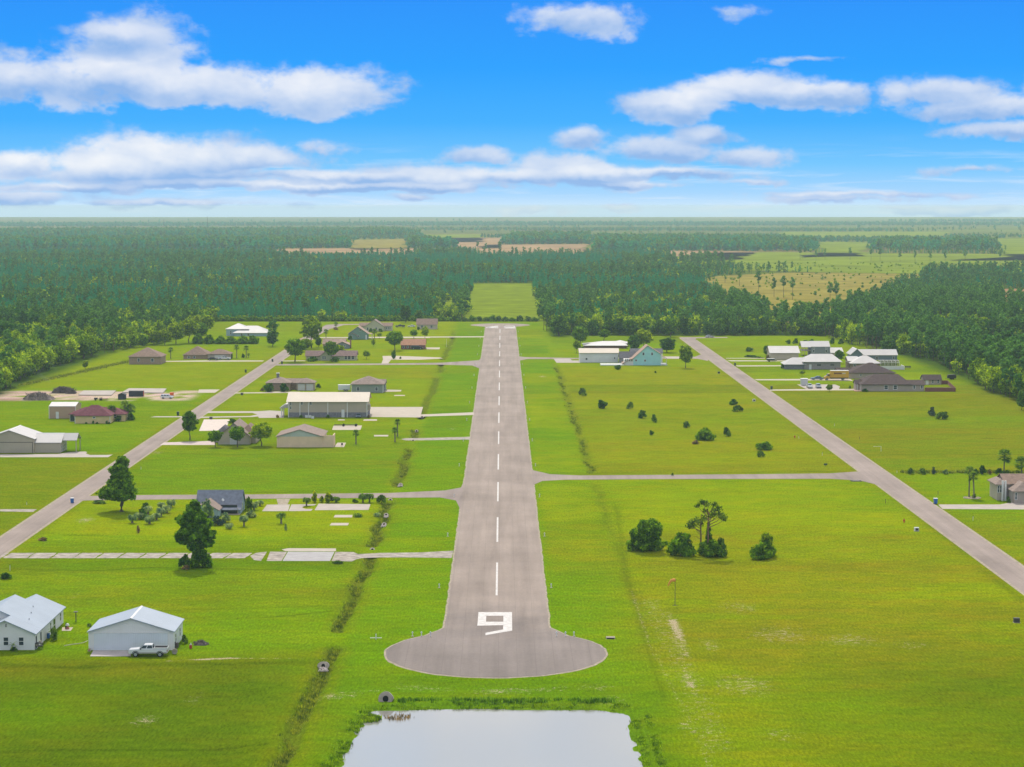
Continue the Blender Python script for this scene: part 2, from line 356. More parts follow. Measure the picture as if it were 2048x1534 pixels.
# mower lines, wheel tracks and seeps
for pts, wd, k in (([(0, 1137), (180, 1142), (300, 1135), (600, 1141)], .45, .55), ([(520, 1236), (590, 1230), (668, 1222)], .35, .7), ([(0, 1237), (130, 1226), (330, 1222), (640, 1212)], .5, .3), ([(0, 1503), (200, 1500), (420, 1501), (530, 1488)], .45, .6), ([(0, 1330), (90, 1333), (180, 1336)], 1.2, .5), ([(40, 1073), (160, 1070), (280, 1072)], .4, .4), ([(400, 1071), (740, 1071)], .3, .35),
                    ([(1700, 908), (1760, 909), (2048, 909)], .35, .55), ([(1770, 879), (1900, 878), (2048, 876)], .5, .5), ([(1230, 1000), (1260, 1180), (1330, 1400)], .5, .35), ([(1420, 1360), (1560, 1357), (1700, 1358)], .5, .3), ([(230, 987), (500, 985), (780, 983)], .8, .45), ([(1000, 946.5), (1400, 946), (1690, 943)], .9, .35), ([(1765, 975), (1900, 1080), (2048, 1206)], .5, .35), ([(1790, 970), (1900, 1052), (2048, 1160)], .4, .3), ([(300, 905), (460, 910), (640, 905)], 1.0, .3), ([(230, 1290), (240, 1310), (180, 1330)], .6, .25), ([(700, 1500), (640, 1534)], 1.2, .4)):
    T = lay(T, trail(pts, wd) * k, gD * .55)
# building site sand, far left
T = lay(T, (rect(-200, -121, 792, 834, 3)) * sstep(n7 + .25 * n18, .42, .6) * .95, gSand * (1.0))
T = lay(T, rect(-205, -160, 790, 830, 4) * sstep(n7, .5, .7) * .6, np.array((.26, .14, .14)))
# ditches: long rank grass
T = lay(T, lm * (1 - sstep(dl + .8 * (n7 - .5), 0.7, 1.9)) * .8, gC * .40 + gW * .75)
T = lay(T, np.clip(rm * 1.3, 0, 1) * (1 - sstep(dr + .8 * (n7 - .5), 0.7, 1.9)) * .45, gC * .6 + gW * .5)
T = lay(T, lm * np.exp(-((dl - 2.4) / .7) ** 2) * .25, gC)
dpo = np.where(inp, 0, dp)
T = lay(T, np.exp(-(dpo / 2.2) ** 2) * .75, gA * .7 + gW * .5)
# beyond the airpark: forest floor
out = 1 - rect(-198, 196, 0, 1338, 3)
out = np.maximum(out, sstep(GX, 26, 30) * sstep(GY, 1186, 1192)); out = np.maximum(out, sstep(GY, 1336, 1342))
T = lay(T, out * (GY > 780), gW * .9 + gD * .15)
farb = fbm(GX / 5, GY, 420, 77)
T = lay(T, sstep(GX, 110, 150) * sstep(GY, 2200, 2400) * .9, np.array((.13, .165, .02)))
T = lay(T, sstep(GY, 2700, 3300) * .85, np.array((.10, .125, .022)))
T = lay(T, sstep(GY, 3000, 3400) * sstep(farb, .55, .68) * .8, np.array((.17, .19, .03))); T = lay(T, sstep(GY, 3000, 3400) * sstep(fbm(GX / 5, GY, 300, 78), .60, .70) * .7, np.array((.20, .15, .07)))
T = T * np.array((.86, .97, .6))
verts = np.stack([GX, GY, GZ], -1).reshape(-1, 3)
ny, nx = GX.shape
idx = np.arange(ny * nx).reshape(ny, nx)
quads = np.stack([idx[:-1, :-1], idx[:-1, 1:], idx[1:, 1:], idx[1:, :-1]], -1).reshape(-1, 4)
me = bpy.data.meshes.new('ground'); me.vertices.add(len(verts)); me.vertices.foreach_set('co', verts.ravel())
me.loops.add(quads.size); me.loops.foreach_set('vertex_index', quads.ravel().astype(np.int32))
me.polygons.add(len(quads)); me.polygons.foreach_set('loop_start', np.arange(0, quads.size, 4, dtype=np.int32))
me.polygons.foreach_set('use_smooth', np.ones(len(quads), bool)); me.update(calc_edges=True)
at = me.color_attributes.new('turf', 'FLOAT_COLOR', 'POINT')
at.data.foreach_set('color', np.concatenate([T.reshape(-1, 3), DRY.reshape(-1, 1)], 1).astype(np.float32).ravel())
gm = bpy.data.materials.new('turf'); gm.use_nodes = True; gt = gm.node_tree; gb = gt.nodes['Principled BSDF']; n_ = NT(gt)
co = n_.n('ShaderNodeTexCoord').outputs['Object']
vc_ = n_.n('ShaderNodeVertexColor', layer_name='turf'); ca = vc_.outputs[0]; da = vc_.outputs[1]
cxy = n_.n('ShaderNodeMapping'); cxy.inputs['Scale'].default_value = (.45, 1.0, 1); gt.links.new(co, cxy.inputs[0])
fA = n_.noise(co, .06, 5, .6); fB = n_.noise(cxy.outputs[0], .55, 5, .65); fC = n_.noise(co, 2.6, 3, .7); fD = n_.noise(cxy.outputs[0], .16, 4, .6)
k = n_.m('ADD', n_.m('ADD', n_.m('MULTIPLY', fA, .5), n_.m('MULTIPLY', fB, .75)), n_.m('ADD', n_.m('MULTIPLY', fC, 1.15), -.18))
hue = n_.mix(n_.sm(fD, .40, .66), ca, n_.vm('MULTIPLY', ca, (1.25, 1.02, 1.4)))
hue = n_.mix(n_.m('MULTIPLY', n_.sm(fB, .56, .74), .5), hue, n_.vm('MULTIPLY', ca, (1.25, .84, 1.6)))
wst = n_.n('ShaderNodeCombineXYZ'); [n_.put(wst.inputs[i], k) for i in range(3)]
cyl = n_.n('ShaderNodeMapping'); cyl.inputs['Scale'].default_value = (2.6, .55, 1); gt.links.new(co, cyl.inputs[0])
fE = n_.noise(cyl.outputs[0], 1.0, 3, .75)
wst2 = n_.n('ShaderNodeCombineXYZ'); [n_.put(wst2.inputs[i], n_.m('MULTIPLY_ADD', fE, 1.5, .25)) for i in range(3)]
gcol = n_.vm('MULTIPLY', n_.vm('MULTIPLY', hue, wst.outputs[0]), wst2.outputs[0])
fG = n_.noise(co, .9, 7, .72); fH = n_.noise(co, 4.5, 2, .6)
dm = n_.sm(n_.m('ADD', da, n_.m('MULTIPLY', n_.m('SUBTRACT', n_.m('ADD', n_.m('MULTIPLY', fG, .7), n_.m('MULTIPLY', fH, .3)), .5), 1.7)), .50, .74)
dcol = n_.mix(n_.sm(fH, .4, .62), (.24, .20, .075), (.46, .38, .27))
gcol = n_.mix(n_.m('MULTIPLY', dm, n_.sm(da, .02, .12)), gcol, dcol)
gt.links.new(gcol, gb.inputs['Base Color'])
gb.inputs['Roughness'].default_value = .9; gb.inputs['Specular IOR Level'].default_value = 0
bp = n_.n('ShaderNodeBump'); bp.inputs['Strength'].default_value = .35; bp.inputs['Distance'].default_value = .3; gt.links.new(fC, bp.inputs['Height']); gt.links.new(bp.outputs[0], gb.inputs['Normal'])
me.materials.append(gm)
go = obj('ground', me); go['kind'] = 'structure'

# ------------------------------------------------------------------ paved things
def asphalt(name, col, edge=None):
    m_ = mat(name, col, .9, .10, .18, spec=.06); t = m_.node_tree; n_ = NT(t); b = t.nodes['Principled BSDF']
    co = n_.n('ShaderNodeTexCoord').outputs['Object']
    st = n_.n('ShaderNodeMapping'); st.inputs['Scale'].default_value = (1.0, .05, 1); t.links.new(co, st.inputs[0])
    f1 = n_.noise(st.outputs[0], .35, 5, .6); f2 = n_.noise(co, .045, 5, .6); f3 = n_.noise(co, 1.5, 3, .7)
    sp = n_.n('ShaderNodeSeparateXYZ'); t.links.new(co, sp.inputs[0])
    seam = n_.sm(n_.m('ABSOLUTE', n_.m('SUBTRACT', n_.m('FRACT', n_.m('DIVIDE', n_.m('ADD', sp.outputs[0], .6), 3.05)), .5)), .485, .498)
    k = n_.m('ADD', n_.m('ADD', n_.m('MULTIPLY', f1, .6), n_.m('MULTIPLY', f2, .65)), n_.m('MULTIPLY', f3, .3))
    c = n_.ramp(k, [(.50, tuple(x * .70 for x in col)), (1.0, tuple(min(1, x * 1.3) for x in col))])
    c = n_.mix(n_.m('MULTIPLY', seam, .5), c, tuple(x * .6 for x in col))
    t.links.new(c, b.inputs['Base Color']); return m_
M_RUN = asphalt('asphalt', (.275, .222, .186))
_t = M_RUN.node_tree; _n = NT(_t); _b = _t.nodes['Principled BSDF']; _c = _b.inputs['Base Color'].links[0].from_socket; _co = _n.n('ShaderNodeTexCoord').outputs['Object']; _sp = _n.n('ShaderNodeSeparateXYZ'); _t.links.new(_co, _sp.inputs[0])
_m = _n.sm(_n.m('ADD', _sp.outputs[1], _n.m('MULTIPLY', _n.m('SUBTRACT', _n.noise(_co, .12, 5, .6), .5), 60)), 345, 400)
_t.links.new(_n.mix(_m, _n.vm('MULTIPLY', _c, (.74, .77, .82)), _c), _b.inputs['Base Color'])
M_ROAD = asphalt('road_asphalt', (.275, .222, .192))
M_CONC = mat('concrete', (.40, .345, .30), .85, .12, .35, spec=.1)
M_OLDC = mat('old_concrete', (.33, .285, .24), .9, .42, .6, spec=.1)
M_PAINT = mat('white_paint', (.56, .525, .49), .7, .22, 1.2, spec=.1)
M_CREAM = mat('pale_concrete', (.44, .375, .30), .85, .08, .3, spec=.1)
M_EDGE = mat('gravel_edge', (.34, .29, .22), .95, .3, 1.2, spec=.0)
def sheet(name, pts, z, m_, pix=True, thick=0.0):
    mb = MB(); q = [(G(*p).x, G(*p).y) for p in pts] if pix else list(pts)
    a = sum(q[i][0] * q[(i + 1) % len(q)][1] - q[(i + 1) % len(q)][0] * q[i][1] for i in range(len(q)))
    if a < 0: q = q[::-1]
    if thick: mb.prism_z(q, z - thick, z)
    else: mb.poly([(x, y, z) for x, y in q])
    return mb.build(name, m_)
def S_(name, pts, z, m_, pix=True, thick=0.0):
    o = sheet(name, pts, z, m_, pix, thick); o['kind'] = 'structure'; return o
# runway with turning circles and taxiway stubs, one outline
XC = -.95
def arc(cx, cy, r, a0, a1, n): return [(cx + r * math.cos(R(a0 + (a1 - a0) * i / n)), cy + r * math.sin(R(a0 + (a1 - a0) * i / n))) for i in range(n + 1)]
RL, RR = XC - 9.2, XC + 9.25
nc = arc(XC - .1, 341, 18.4, 122, 418, 60)
fc = arc(XC - .2, 1297, 18.4, -58, 238, 40)
run = [(RL, 362)] + nc[3:-3] + [(RR, 362)]
right = [(RR, 556), (RR + 1.5, 560.2), (RR + 5, 563.4), (RR + 12, 565)] ; 
rr = [(RR, 362), (RR, 1280)]
run = nc[2:-2] + [(RR, 361.5), (RR, 1279)] + fc[2:-2] + [(RL, 1279), (RL, 361.5)]
rng = random.Random(5)
def ragged(P, st=2.5, am=.13):
    out = []
    for i in range(len(P)):
        (x0, y0), (x1, y1) = P[i], P[(i + 1) % len(P)]; n = max(1, int(math.hypot(x1 - x0, y1 - y0) / st))
        for k in range(n): t = k / n; out.append((x0 + (x1 - x0) * t + rng.uniform(-am, am), y0 + (y1 - y0) * t + rng.uniform(-am, am)))
    return out
run = ragged(run)
S_('runway', run, .030, M_RUN, False)
S_('runway_edge', [(x + (.35 if x > XC else -.35) * (1 if abs(x - XC) < 10 else 1.0), y - (.5 if y < 335 else 0)) for x, y in run], .012, M_EDGE, False)
# roads
def strip(name, pts, z, m_, w_=None):
    """pts: list of (px_left, px_right, py) or centre pixels with width in metres"""
    mb = MB()
    if w_ is None:
        L = [G(a, y) for a, b, y in pts]; Rr = [G(b, y) for a, b, y in pts]
    else:
        c = [G(*p) for p in pts]; L = []; Rr = []
        for i, p in enumerate(c):
            d = (c[min(i + 1, len(c) - 1)] - c[max(i - 1, 0)]).normalized(); nn = Vector((-d.y, d.x, 0)) * w_ / 2
            L.append(p + nn); Rr.append(p - nn)
    for i in range(len(L) - 1):
        mb.poly([(Rr[i].x, Rr[i].y, z), (Rr[i + 1].x, Rr[i + 1].y, z), (L[i + 1].x, L[i + 1].y, z), (L[i].x, L[i].y, z)])
    o = mb.build(name, m_); o['kind'] = 'structure'; return o
S_('road', [(-113.0, 130), (-107.2, 130), (-106.4, 1180), (-104.5, 1255), (-99, 1296), (-88, 1302), (-88, 1309), (-104, 1309), (-110.5, 1300), (-111.6, 1240), (-112.4, 1050)], .026, M_ROAD, False)
S_('road', [(100.6, 130), (107.6, 130), (107.9, 1150), (109.5, 1166), (128, 1169), (128, 1176), (100.8, 1176)], .026, M_ROAD, False)
S_('road_edge', [(-113.7, 130), (-106.5, 130), (-105.7, 1240), (-113.2, 1240)], .008, M_EDGE, False)
S_('road_edge', [(100.0, 130), (108.3, 130), (108.6, 1150), (100.1, 1170)], .008, M_EDGE, False)
# taxiways across the grass
S_('taxiway', [(1052, 925), (1064, 940), (1100, 948.5), (1160, 951), (1500, 948.5), (1660, 946.8), (1716, 943), (1760, 950), (1790, 975), (1764, 972), (1720, 961), (1660, 957.6), (1300, 958.2), (1130, 959.5), (1085, 962), (1066, 970), (1055, 985)], .022, M_ROAD)
S_('taxiway', [(928, 962), (922, 975), (890, 981), (780, 986), (500, 989), (300, 990), (180, 992), (163, 985), (140, 985), (140, 1003), (175, 1001), (330, 999), (600, 997), (800, 995.5), (880, 995), (912, 1001), (920, 1018), (930, 1018)], .022, M_ROAD)
S_('taxiway', [(1032, 712), (1050, 714.3), (1160, 716), (1300, 714.6), (1390, 713.5), (1404, 708), (1416, 716), (1416, 722), (1395, 717.5), (1300, 717.5), (1160, 718.2), (1055, 718), (1035, 722)], .022, M_ROAD)
S_('taxiway', [(966, 712), (958, 720.5), (880, 725.5), (760, 727), (545, 728), (530, 726), (520, 731), (548, 731), (760, 730), (880, 729.5), (944, 731), (962, 738)], .022, M_ROAD)
S_('taxiway', [(970, 672.6), (800, 673.5), (640, 674.5), (640, 676), (800, 675.4), (970, 674.6)], .022, M_CREAM)
S_('taxiway', [(946, 873.5), (850, 876), (810, 876.5), (802, 878.5), (812, 881), (860, 880.5), (946, 879)], .022, M_OLDC)
S_('concrete_apron', [(738, 814), (846, 814), (842, 829), (950, 824.5), (950, 830), (850, 833), (840, 835), (738, 834)], .024, M_CREAM)
# weathered slab strip in the foreground-left with grassy joints
def slabs(xs, top, bot, z, m_, name='concrete_strip', gap=.35):
    mb = MB()
    for i in range(len(xs) - 1):
        a, b = xs[i], xs[i + 1]
        p = [G(a, top(a)), G(b, top(b)), G(b, bot(b)), G(a, bot(a))]
        sk = 4.0
        q = [(p[0].x + gap / 2 + .9, p[0].y), (p[1].x - gap / 2 + .9, p[1].y), (p[2].x - gap / 2 - .9, p[2].y), (p[3].x + gap / 2 - .9, p[3].y)]
        mb.poly([(x, y, z) for x, y in ragged(q[::-1], 1.2, .16)])
    o = mb.build(name, m_); o['kind'] = 'structure'; return o
slabs([-40, 12, 62, 108, 154, 199, 242, 285, 327, 371, 414, 456, 499], lambda x: 1106, lambda x: 1116.5, .02, M_OLDC)
S_('concrete_slab', [(500, 1112), (512, 1106), (534, 1103.5), (528, 1113), (522, 1122), (508, 1120)], .021, M_OLDC)
S_('concrete_slab', [(540, 1103.5), (574, 1103.5), (563, 1122), (533, 1122)], .021, M_OLDC)
S_('concrete_slab', [(576, 1103.5), (669, 1103.5), (660, 1122), (565, 1122)], .021, mat('grey_slab', (.35, .33, .32), .9, .15, .4))
S_('concrete_slab', [(671, 1104), (706, 1104), (716, 1108), (712, 1119), (704, 1123), (663, 1122)], .021, M_OLDC)
S_('concrete_slab', [(563, 1099), (577, 1096.5), (672, 1097), (672, 1102.5), (576, 1102.5), (570, 1102)], .022, M_CREAM)
S_('concrete_strip', [(712, 1108.5), (760, 1106), (840, 1105), (907, 1101.5), (903, 1116), (840, 1115), (760, 1115), (722, 1116.5), (712, 1119)], .020, M_OLDC)
# house pads and drives, left
S_('concrete_slab', [(534, 1009.5), (580, 1009), (576, 1022.5), (524, 1022.5)], .03, M_CONC)
S_('concrete_slab', [(583, 1009), (633, 1008.5), (629, 1011), (610, 1012), (604, 1016), (612, 1018), (626, 1018), (622, 1022), (577, 1022.5)], .03, M_CONC)
S_('concrete_slab', [(637, 1007.5), (741, 1008.5), (737, 1020), (629, 1020.5)], .03, M_CONC)
S_('concrete_slab', [(670, 1030), (705, 1030), (704, 1035), (667, 1035)], .03, M_CREAM)
S_('concrete_slab', [(663, 1046), (698, 1046), (696, 1051), (659, 1051)], .03, M_CREAM)
S_('gravel_drive', [(553, 998), (580, 998), (575, 1009), (556, 1009)], .016, M_EDGE)
S_('driveway', [(0, 908.5), (60, 908.5), (115, 908), (140, 904), (170, 903), (174, 904), (172, 907), (180, 910), (215, 910), (226, 909), (216, 914.5), (120, 914.5), (0, 914.5)], .02, M_CONC)
S_('driveway', [(0, 1018.5), (74, 1018.5), (66, 1024), (0, 1023)], .02, M_OLDC)
S_('driveway', [(312, 887), (326, 885), (420, 882), (430, 884), (430, 890), (340, 890), (312, 890)], .02, mat('pink_paving', (.50, .40, .36), .9, .1, .5))
S_('driveway', [(397, 822.5), (515, 822.5), (540, 821), (560, 822), (568, 823), (568, 835.5), (518, 836), (516, 833), (505, 834), (392, 836), (398, 833.5), (500, 832), (515, 829), (505, 826), (392, 826)], .02, M_CONC)
S_('concrete_slab', [(408, 839), (460, 838.5), (450, 861), (398, 862)], .02, mat('beige_paving', (.56, .47, .40), .9, .1, .5))
S_('driveway', [(310, 832.6), (368, 832.6), (366, 834.6), (300, 834.6)], .02, M_CONC)
S_('driveway', [(330, 722), (420, 720.6), (528, 721), (525, 723), (330, 723.5)], .02, M_CREAM)
S_('driveway', [(461, 785.5), (525, 784.5), (540, 783), (600, 783.5), (600, 785.5), (525, 786.5), (461, 787)], .02, M_CREAM)
S_('driveway', [(547, 721.5), (610, 720.8), (612, 722), (547, 723)], .02, M_CREAM)
S_('concrete_slab', [(667, 851.5), (724, 851), (721, 860), (664, 860)], .03, M_CREAM)
S_('concrete_slab', [(677, 838.8), (690, 838.8), (689, 841), (675, 841)], .03, M_CREAM)
S_('concrete_slab', [(728, 838.6), (754, 838.6), (754, 841.6), (726, 841.6)], .03, M_CREAM)
S_('concrete_slab', [(748, 870), (777, 870), (776, 873), (748, 873)], .03, M_CREAM)
S_('concrete_slab', [(675, 885.5), (692, 885.5), (688, 894.5), (668, 894)], .03, M_CREAM)
S_('concrete_slab', [(789, 790), (810, 790), (810, 792), (788, 792)], .03, M_CREAM)
S_('concrete_slab', [(766, 779), (803, 780), (802, 783), (766, 784)], .03, M_CREAM)
S_('concrete_slab', [(765, 712), (790, 711.5), (880, 715), (886, 717), (840, 719.5), (782, 719.5), (775, 729), (762, 729), (766, 719)], .018, M_CREAM)
S_('concrete_slab', [(852, 695), (880, 695), (879, 698.6), (852, 698.6)], .03, M_CREAM)
S_('driveway', [(640, 674), (720, 677), (740, 676), (860, 676), (860, 674.8), (720, 674.6)], .024, M_CREAM)
# right side
S_('concrete_apron', [(1107, 717.2), (1140, 717.2), (1144, 721), (1160, 721), (1160, 725.6), (1113, 725.6)], .03, M_CONC)
S_('driveway', [(1330, 713), (1358, 713), (1358, 717.6), (1330, 717.2)], .03, M_CONC)
S_('driveway', [(1876, 1009), (2000, 1009), (2048, 1000), (2060, 1019), (1885, 1018)], .022, M_CONC)
S_('driveway', [(1541, 779), (1640, 778), (1700, 778), (1712, 777), (1712, 780.6), (1540, 781.4)], .022, M_CREAM)
S_('concrete_slab', [(1594, 769), (1670, 769), (1680, 773), (1678, 778), (1612, 778)], .024, M_CONC)
S_('driveway', [(1508, 758.4), (1700, 757.6), (1706, 762), (1640, 761), (1514, 760.6)], .022, M_CREAM)
S_('driveway', [(1454, 720.6), (1600, 721), (1600, 722.6), (1462, 722.6)], .022, M_CREAM)
S_('driveway', [(1470, 731), (1570, 730.6), (1570, 732.4), (1476, 733)], .022, M_CREAM)
S_('driveway', [(1452, 716), (1530, 716), (1530, 717.2), (1452, 717)], .022, M_CREAM)
# building site slabs
S_('concrete_slab', [(167, 782.5), (232, 782.5), (223, 791.5), (157, 791)], .35, M_CONC, True, .4)
S_('concrete_slab', [(258, 778), (333, 778.6), (326, 787), (244, 786)], .35, M_CONC, True, .4)
S_('concrete_slab', [(398, 779), (440, 779), (430, 785.5), (396, 785.5)], .02, M_CREAM)
# hangar apron, foreground left
S_('concrete_apron', [(186.5, 1301), (262, 1301.5), (262, 1313), (180, 1313)], .04, mat('stained_concrete', (.42, .37, .36), .9, .2, .5))
S_('concrete_pad', [(124.5, 1255), (146.5, 1255), (141.5, 1262), (123.5, 1262)], .04, M_CREAM)
# markings
mk = MB()
for i in range(14):
    y = 392 + 63.35 * i; x = XC - .1 - .0002 * (y - 392); mk.poly([(x - .19, y, .036), (x + .19, y, .036), (x + .19, y + 36.6, .036), (x - .19, y + 36.6, .036)])
structure(mk, 'centre_line', M_PAINT)
def gl(polys, name='runway_number'):
    mb = MB()
    for P in polys:
        q = [G(*p) for p in P]; a = sum(q[i].x * q[(i + 1) % len(q)].y - q[(i + 1) % len(q)].x * q[i].y for i in range(len(q)))
        mb.poly([(p.x, p.y, .037) for p in (q if a > 0 else q[::-1])])
    o = mb.build(name, M_PAINT); o['kind'] = 'structure'; return o
gl([[(957, 1224.5), (1024, 1224.5), (1024, 1231.8), (956.3, 1231.8)], [(956.3, 1231.8), (972.5, 1231.8), (972, 1243.8), (955.5, 1243.8)], [(955.5, 1243.8), (1006.8, 1243.8), (1006.6, 1250.6), (954.5, 1251.6)], [(1006.8, 1231.8), (1024, 1231.8), (1024.4, 1261.6), (1006.2, 1264.6)], [(1006.2, 1259.2), (1006.2, 1264.6), (971, 1270.8), (971, 1266)]])
gl([[(972.5, 654.2), (996, 651.6), (996, 653.2), (976, 655.6)], [(972.5, 654.2), (996.5, 655.0), (996.5, 656.2), (971.8, 655.8)]])
gl([[(1008, 651.8), (1010.5, 651.8), (1010.8, 653.6), (1008, 653.6)], [(1008, 651.8), (1029.4, 651.6), (1029.4, 652.6), (1008, 652.8)], [(1027, 652.2), (1029.6, 652.2), (1030.4, 655), (1027.6, 655)], [(1008, 654.5), (1030, 654.3), (1030.2, 655.1), (1008, 655.3)], [(1027, 654.9), (1030.4, 655), (1031, 656.6), (1009, 656.6), (1009, 656)]])
# pond
wm = bpy.data.materials.new('pond_water'); wm.use_nodes = True; b = wm.node_tree.nodes['Principled BSDF']
b.inputs['Base Color'].default_value = (.24, .23, .21, 1); b.inputs['Roughness'].default_value = .05; b.inputs['IOR'].default_value = 1.85; b.inputs['Specular IOR Level'].default_value = 1.0
n_ = NT(wm.node_tree); co = n_.n('ShaderNodeTexCoord').outputs['Object']; bp = n_.n('ShaderNodeBump'); bp.inputs['Strength'].default_value = .10; bp.inputs['Distance'].default_value = .06
wm.node_tree.links.new(n_.noise(co, 1.4, 5, .6), bp.inputs['Height']); wm.node_tree.links.new(bp.outputs[0], b.inputs['Normal'])
S_('pond', [(-26, 215), (21, 215), (21, 307), (-24, 307)], -.50, wm, False)
# ------------------------------------------------------------------ foliage materials and generators
def leaf_mat(name, c, var=.45, yel=.35, trans=.28, obj_var=.3, clump=1.0):
    m_ = bpy.data.materials.new(name); m_.use_nodes = True; t = m_.node_tree; t.nodes.clear(); n_ = NT(t)
    ge = n_.n('ShaderNodeNewGeometry').outputs['Random Per Island']; ob = n_.n('ShaderNodeObjectInfo').outputs['Random']
    dark = tuple(x * (1 - var) for x in c); lite = (c[0] * (1 + var + yel), c[1] * (1 + var), c[2] * (1 + var * .4))
    col = n_.ramp(ge, [(0, dark), (.55, c), (1, lite)])
    kk = n_.m('MULTIPLY_ADD', ob, obj_var * 2, 1 - obj_var); wv = n_.n('ShaderNodeCombineXYZ')
    n_.put(wv.inputs[0], n_.m('MULTIPLY_ADD', ob, obj_var * 3.2, 1 - obj_var * 1.4)); n_.put(wv.inputs[1], kk); n_.put(wv.inputs[2], kk)
    col = n_.vm('MULTIPLY', col, wv.outputs[0])
    cl = n_.noise(n_.n('ShaderNodeTexCoord').outputs['Object'], .75, 2, .5); cv = n_.n('ShaderNodeCombineXYZ'); kc = n_.sm(cl, .34, .66)
    n_.put(cv.inputs[0], n_.m('MULTIPLY_ADD', kc, 1.35 * clump, 1 - .58 * clump)); n_.put(cv.inputs[1], n_.m('MULTIPLY_ADD', kc, 1.0 * clump, 1 - .45 * clump)); n_.put(cv.inputs[2], n_.m('MULTIPLY_ADD', kc, .5 * clump, 1 - .2 * clump))
    col = n_.vm('MULTIPLY', col, cv.outputs[0])
    d = n_.n('ShaderNodeBsdfDiffuse'); tr = n_.n('ShaderNodeBsdfTranslucent'); mx = n_.n('ShaderNodeMixShader'); mx.inputs[0].default_value = trans
    t.links.new(col, d.inputs[0]); t.links.new(n_.vm('MULTIPLY', col, (1.5, 1.3, .6)), tr.inputs[0]); t.links.new(d.outputs[0], mx.inputs[1]); t.links.new(tr.outputs[0], mx.inputs[2])
    o_ = n_.n('ShaderNodeOutputMaterial'); t.links.new(mx.outputs[0], o_.inputs[0]); return m_
L_OAK = leaf_mat('oak_leaves', (.10, .24, .014), trans=.45, obj_var=.15); L_BRI = leaf_mat('bright_leaves', (.20, .34, .012), trans=.48, obj_var=.15); L_DARK = leaf_mat('dark_leaves', (.065, .18, .025), trans=.4, obj_var=.2)
L_PINE = leaf_mat('pine_needles', (.07, .17, .04), .4, .1, .4); L_PALM = leaf_mat('palm_fronds', (.12, .24, .04), .4, .2, .4, .15); L_PINDO = leaf_mat('grey_green_fronds', (.24, .36, .15), .35, .1, .4, .15)
L_BAM = leaf_mat('bamboo_leaves', (.34, .46, .015), .4, .2, .5, .1); L_BUSH = leaf_mat('bush_leaves', (.10, .21, .03), .45, .25, .4, .2); L_REED = leaf_mat('marsh_grass', (.13, .27, .008), .5, .3, .4, .2); L_RANK = leaf_mat('rank_grass', (.115, .185, .022), .4, .2, .45, .2)
L_BROWN = leaf_mat('brown_brush', (.22, .17, .07), .4, .2, .15, .2); L_WOODB = leaf_mat('wood_bright_leaves', (.165, .32, .014), .45, .25, .48, .42); L_WOODP = leaf_mat('wood_pine_needles', (.085, .235, .05), .35, .15, .4, .25, .7)
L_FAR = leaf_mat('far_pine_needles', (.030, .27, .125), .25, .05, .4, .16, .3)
M_BARK = mat('bark', (.11, .085, .065), .95, .3, 2.0); M_PALMT = mat('palm_bark', (.17, .14, .11), .95, .3, 3.0); M_REDB = mat('pine_bark', (.20, .11, .07), .95, .3, 2.0)
def leaf_mesh(name, P, Nn, size, m_, rs, asp=1.0):
    """one small bent leaf-clump card per point; P points, Nn outward directions"""
    n = len(P); t = rs.normal(size=(n, 3)); nn = Nn + rs.normal(size=(n, 3)) * .55; nn /= np.linalg.norm(nn, axis=1)[:, None] + 1e-9
    a = np.cross(nn, t); a /= np.linalg.norm(a, axis=1)[:, None] + 1e-9; b = np.cross(nn, a)
    s = (np.asarray(size) * (.65 + .7 * rs.rand(n)))[:, None]
    q = np.stack([P - a * s * asp, P - b * s * .62 + nn * s * .12, P + a * s * asp, P + b * s * .62 + nn * s * .12], 1)
    me = bpy.data.meshes.new(name); v = q.reshape(-1, 3); me.vertices.add(len(v)); me.vertices.foreach_set('co', v.ravel().astype(np.float32))
    me.loops.add(4 * n); me.loops.foreach_set('vertex_index', np.arange(4 * n, dtype=np.int32))
    me.polygons.add(n); me.polygons.foreach_set('loop_start', np.arange(0, 4 * n, 4, dtype=np.int32)); me.update(calc_edges=True)
    me.materials.append(m_); return me
def lobes_points(lobes, n, rs, fill=.35):
    lob = np.array(lobes, float); wgt = (lob[:, 3] * lob[:, 4] + lob[:, 5] * lob[:, 3]); wgt /= wgt.sum()
    k = rs.choice(len(lob), n * 2, p=wgt); d = rs.normal(size=(n * 2, 3)); d /= np.linalg.norm(d, axis=1)[:, None]
    # lumpy radius so each lobe has its own tufts and hollows
    lump = .86 + .16 * np.sin(d[:, 0] * 7 + k * 1.7) * np.sin(d[:, 1] * 6 + k) + .12 * np.sin(d[:, 2] * 9 + k * 2.3)
    r = np.where(rs.rand(n * 2) < fill, rs.rand(n * 2) ** .5, .88 + .16 * rs.rand(n * 2)) * lump
    P = lob[k, :3] + d * lob[k, 3:6] * r[:, None]
    keep = np.ones(len(P), bool)
    for j, L in enumerate(lob):
        inside = (((P - L[:3]) / L[3:6]) ** 2).sum(1) < .5
        keep &= ~(inside & (k != j))
    keep &= P[:, 2] > .05
    P, d = P[keep][:n], d[keep][:n]
    return P, d
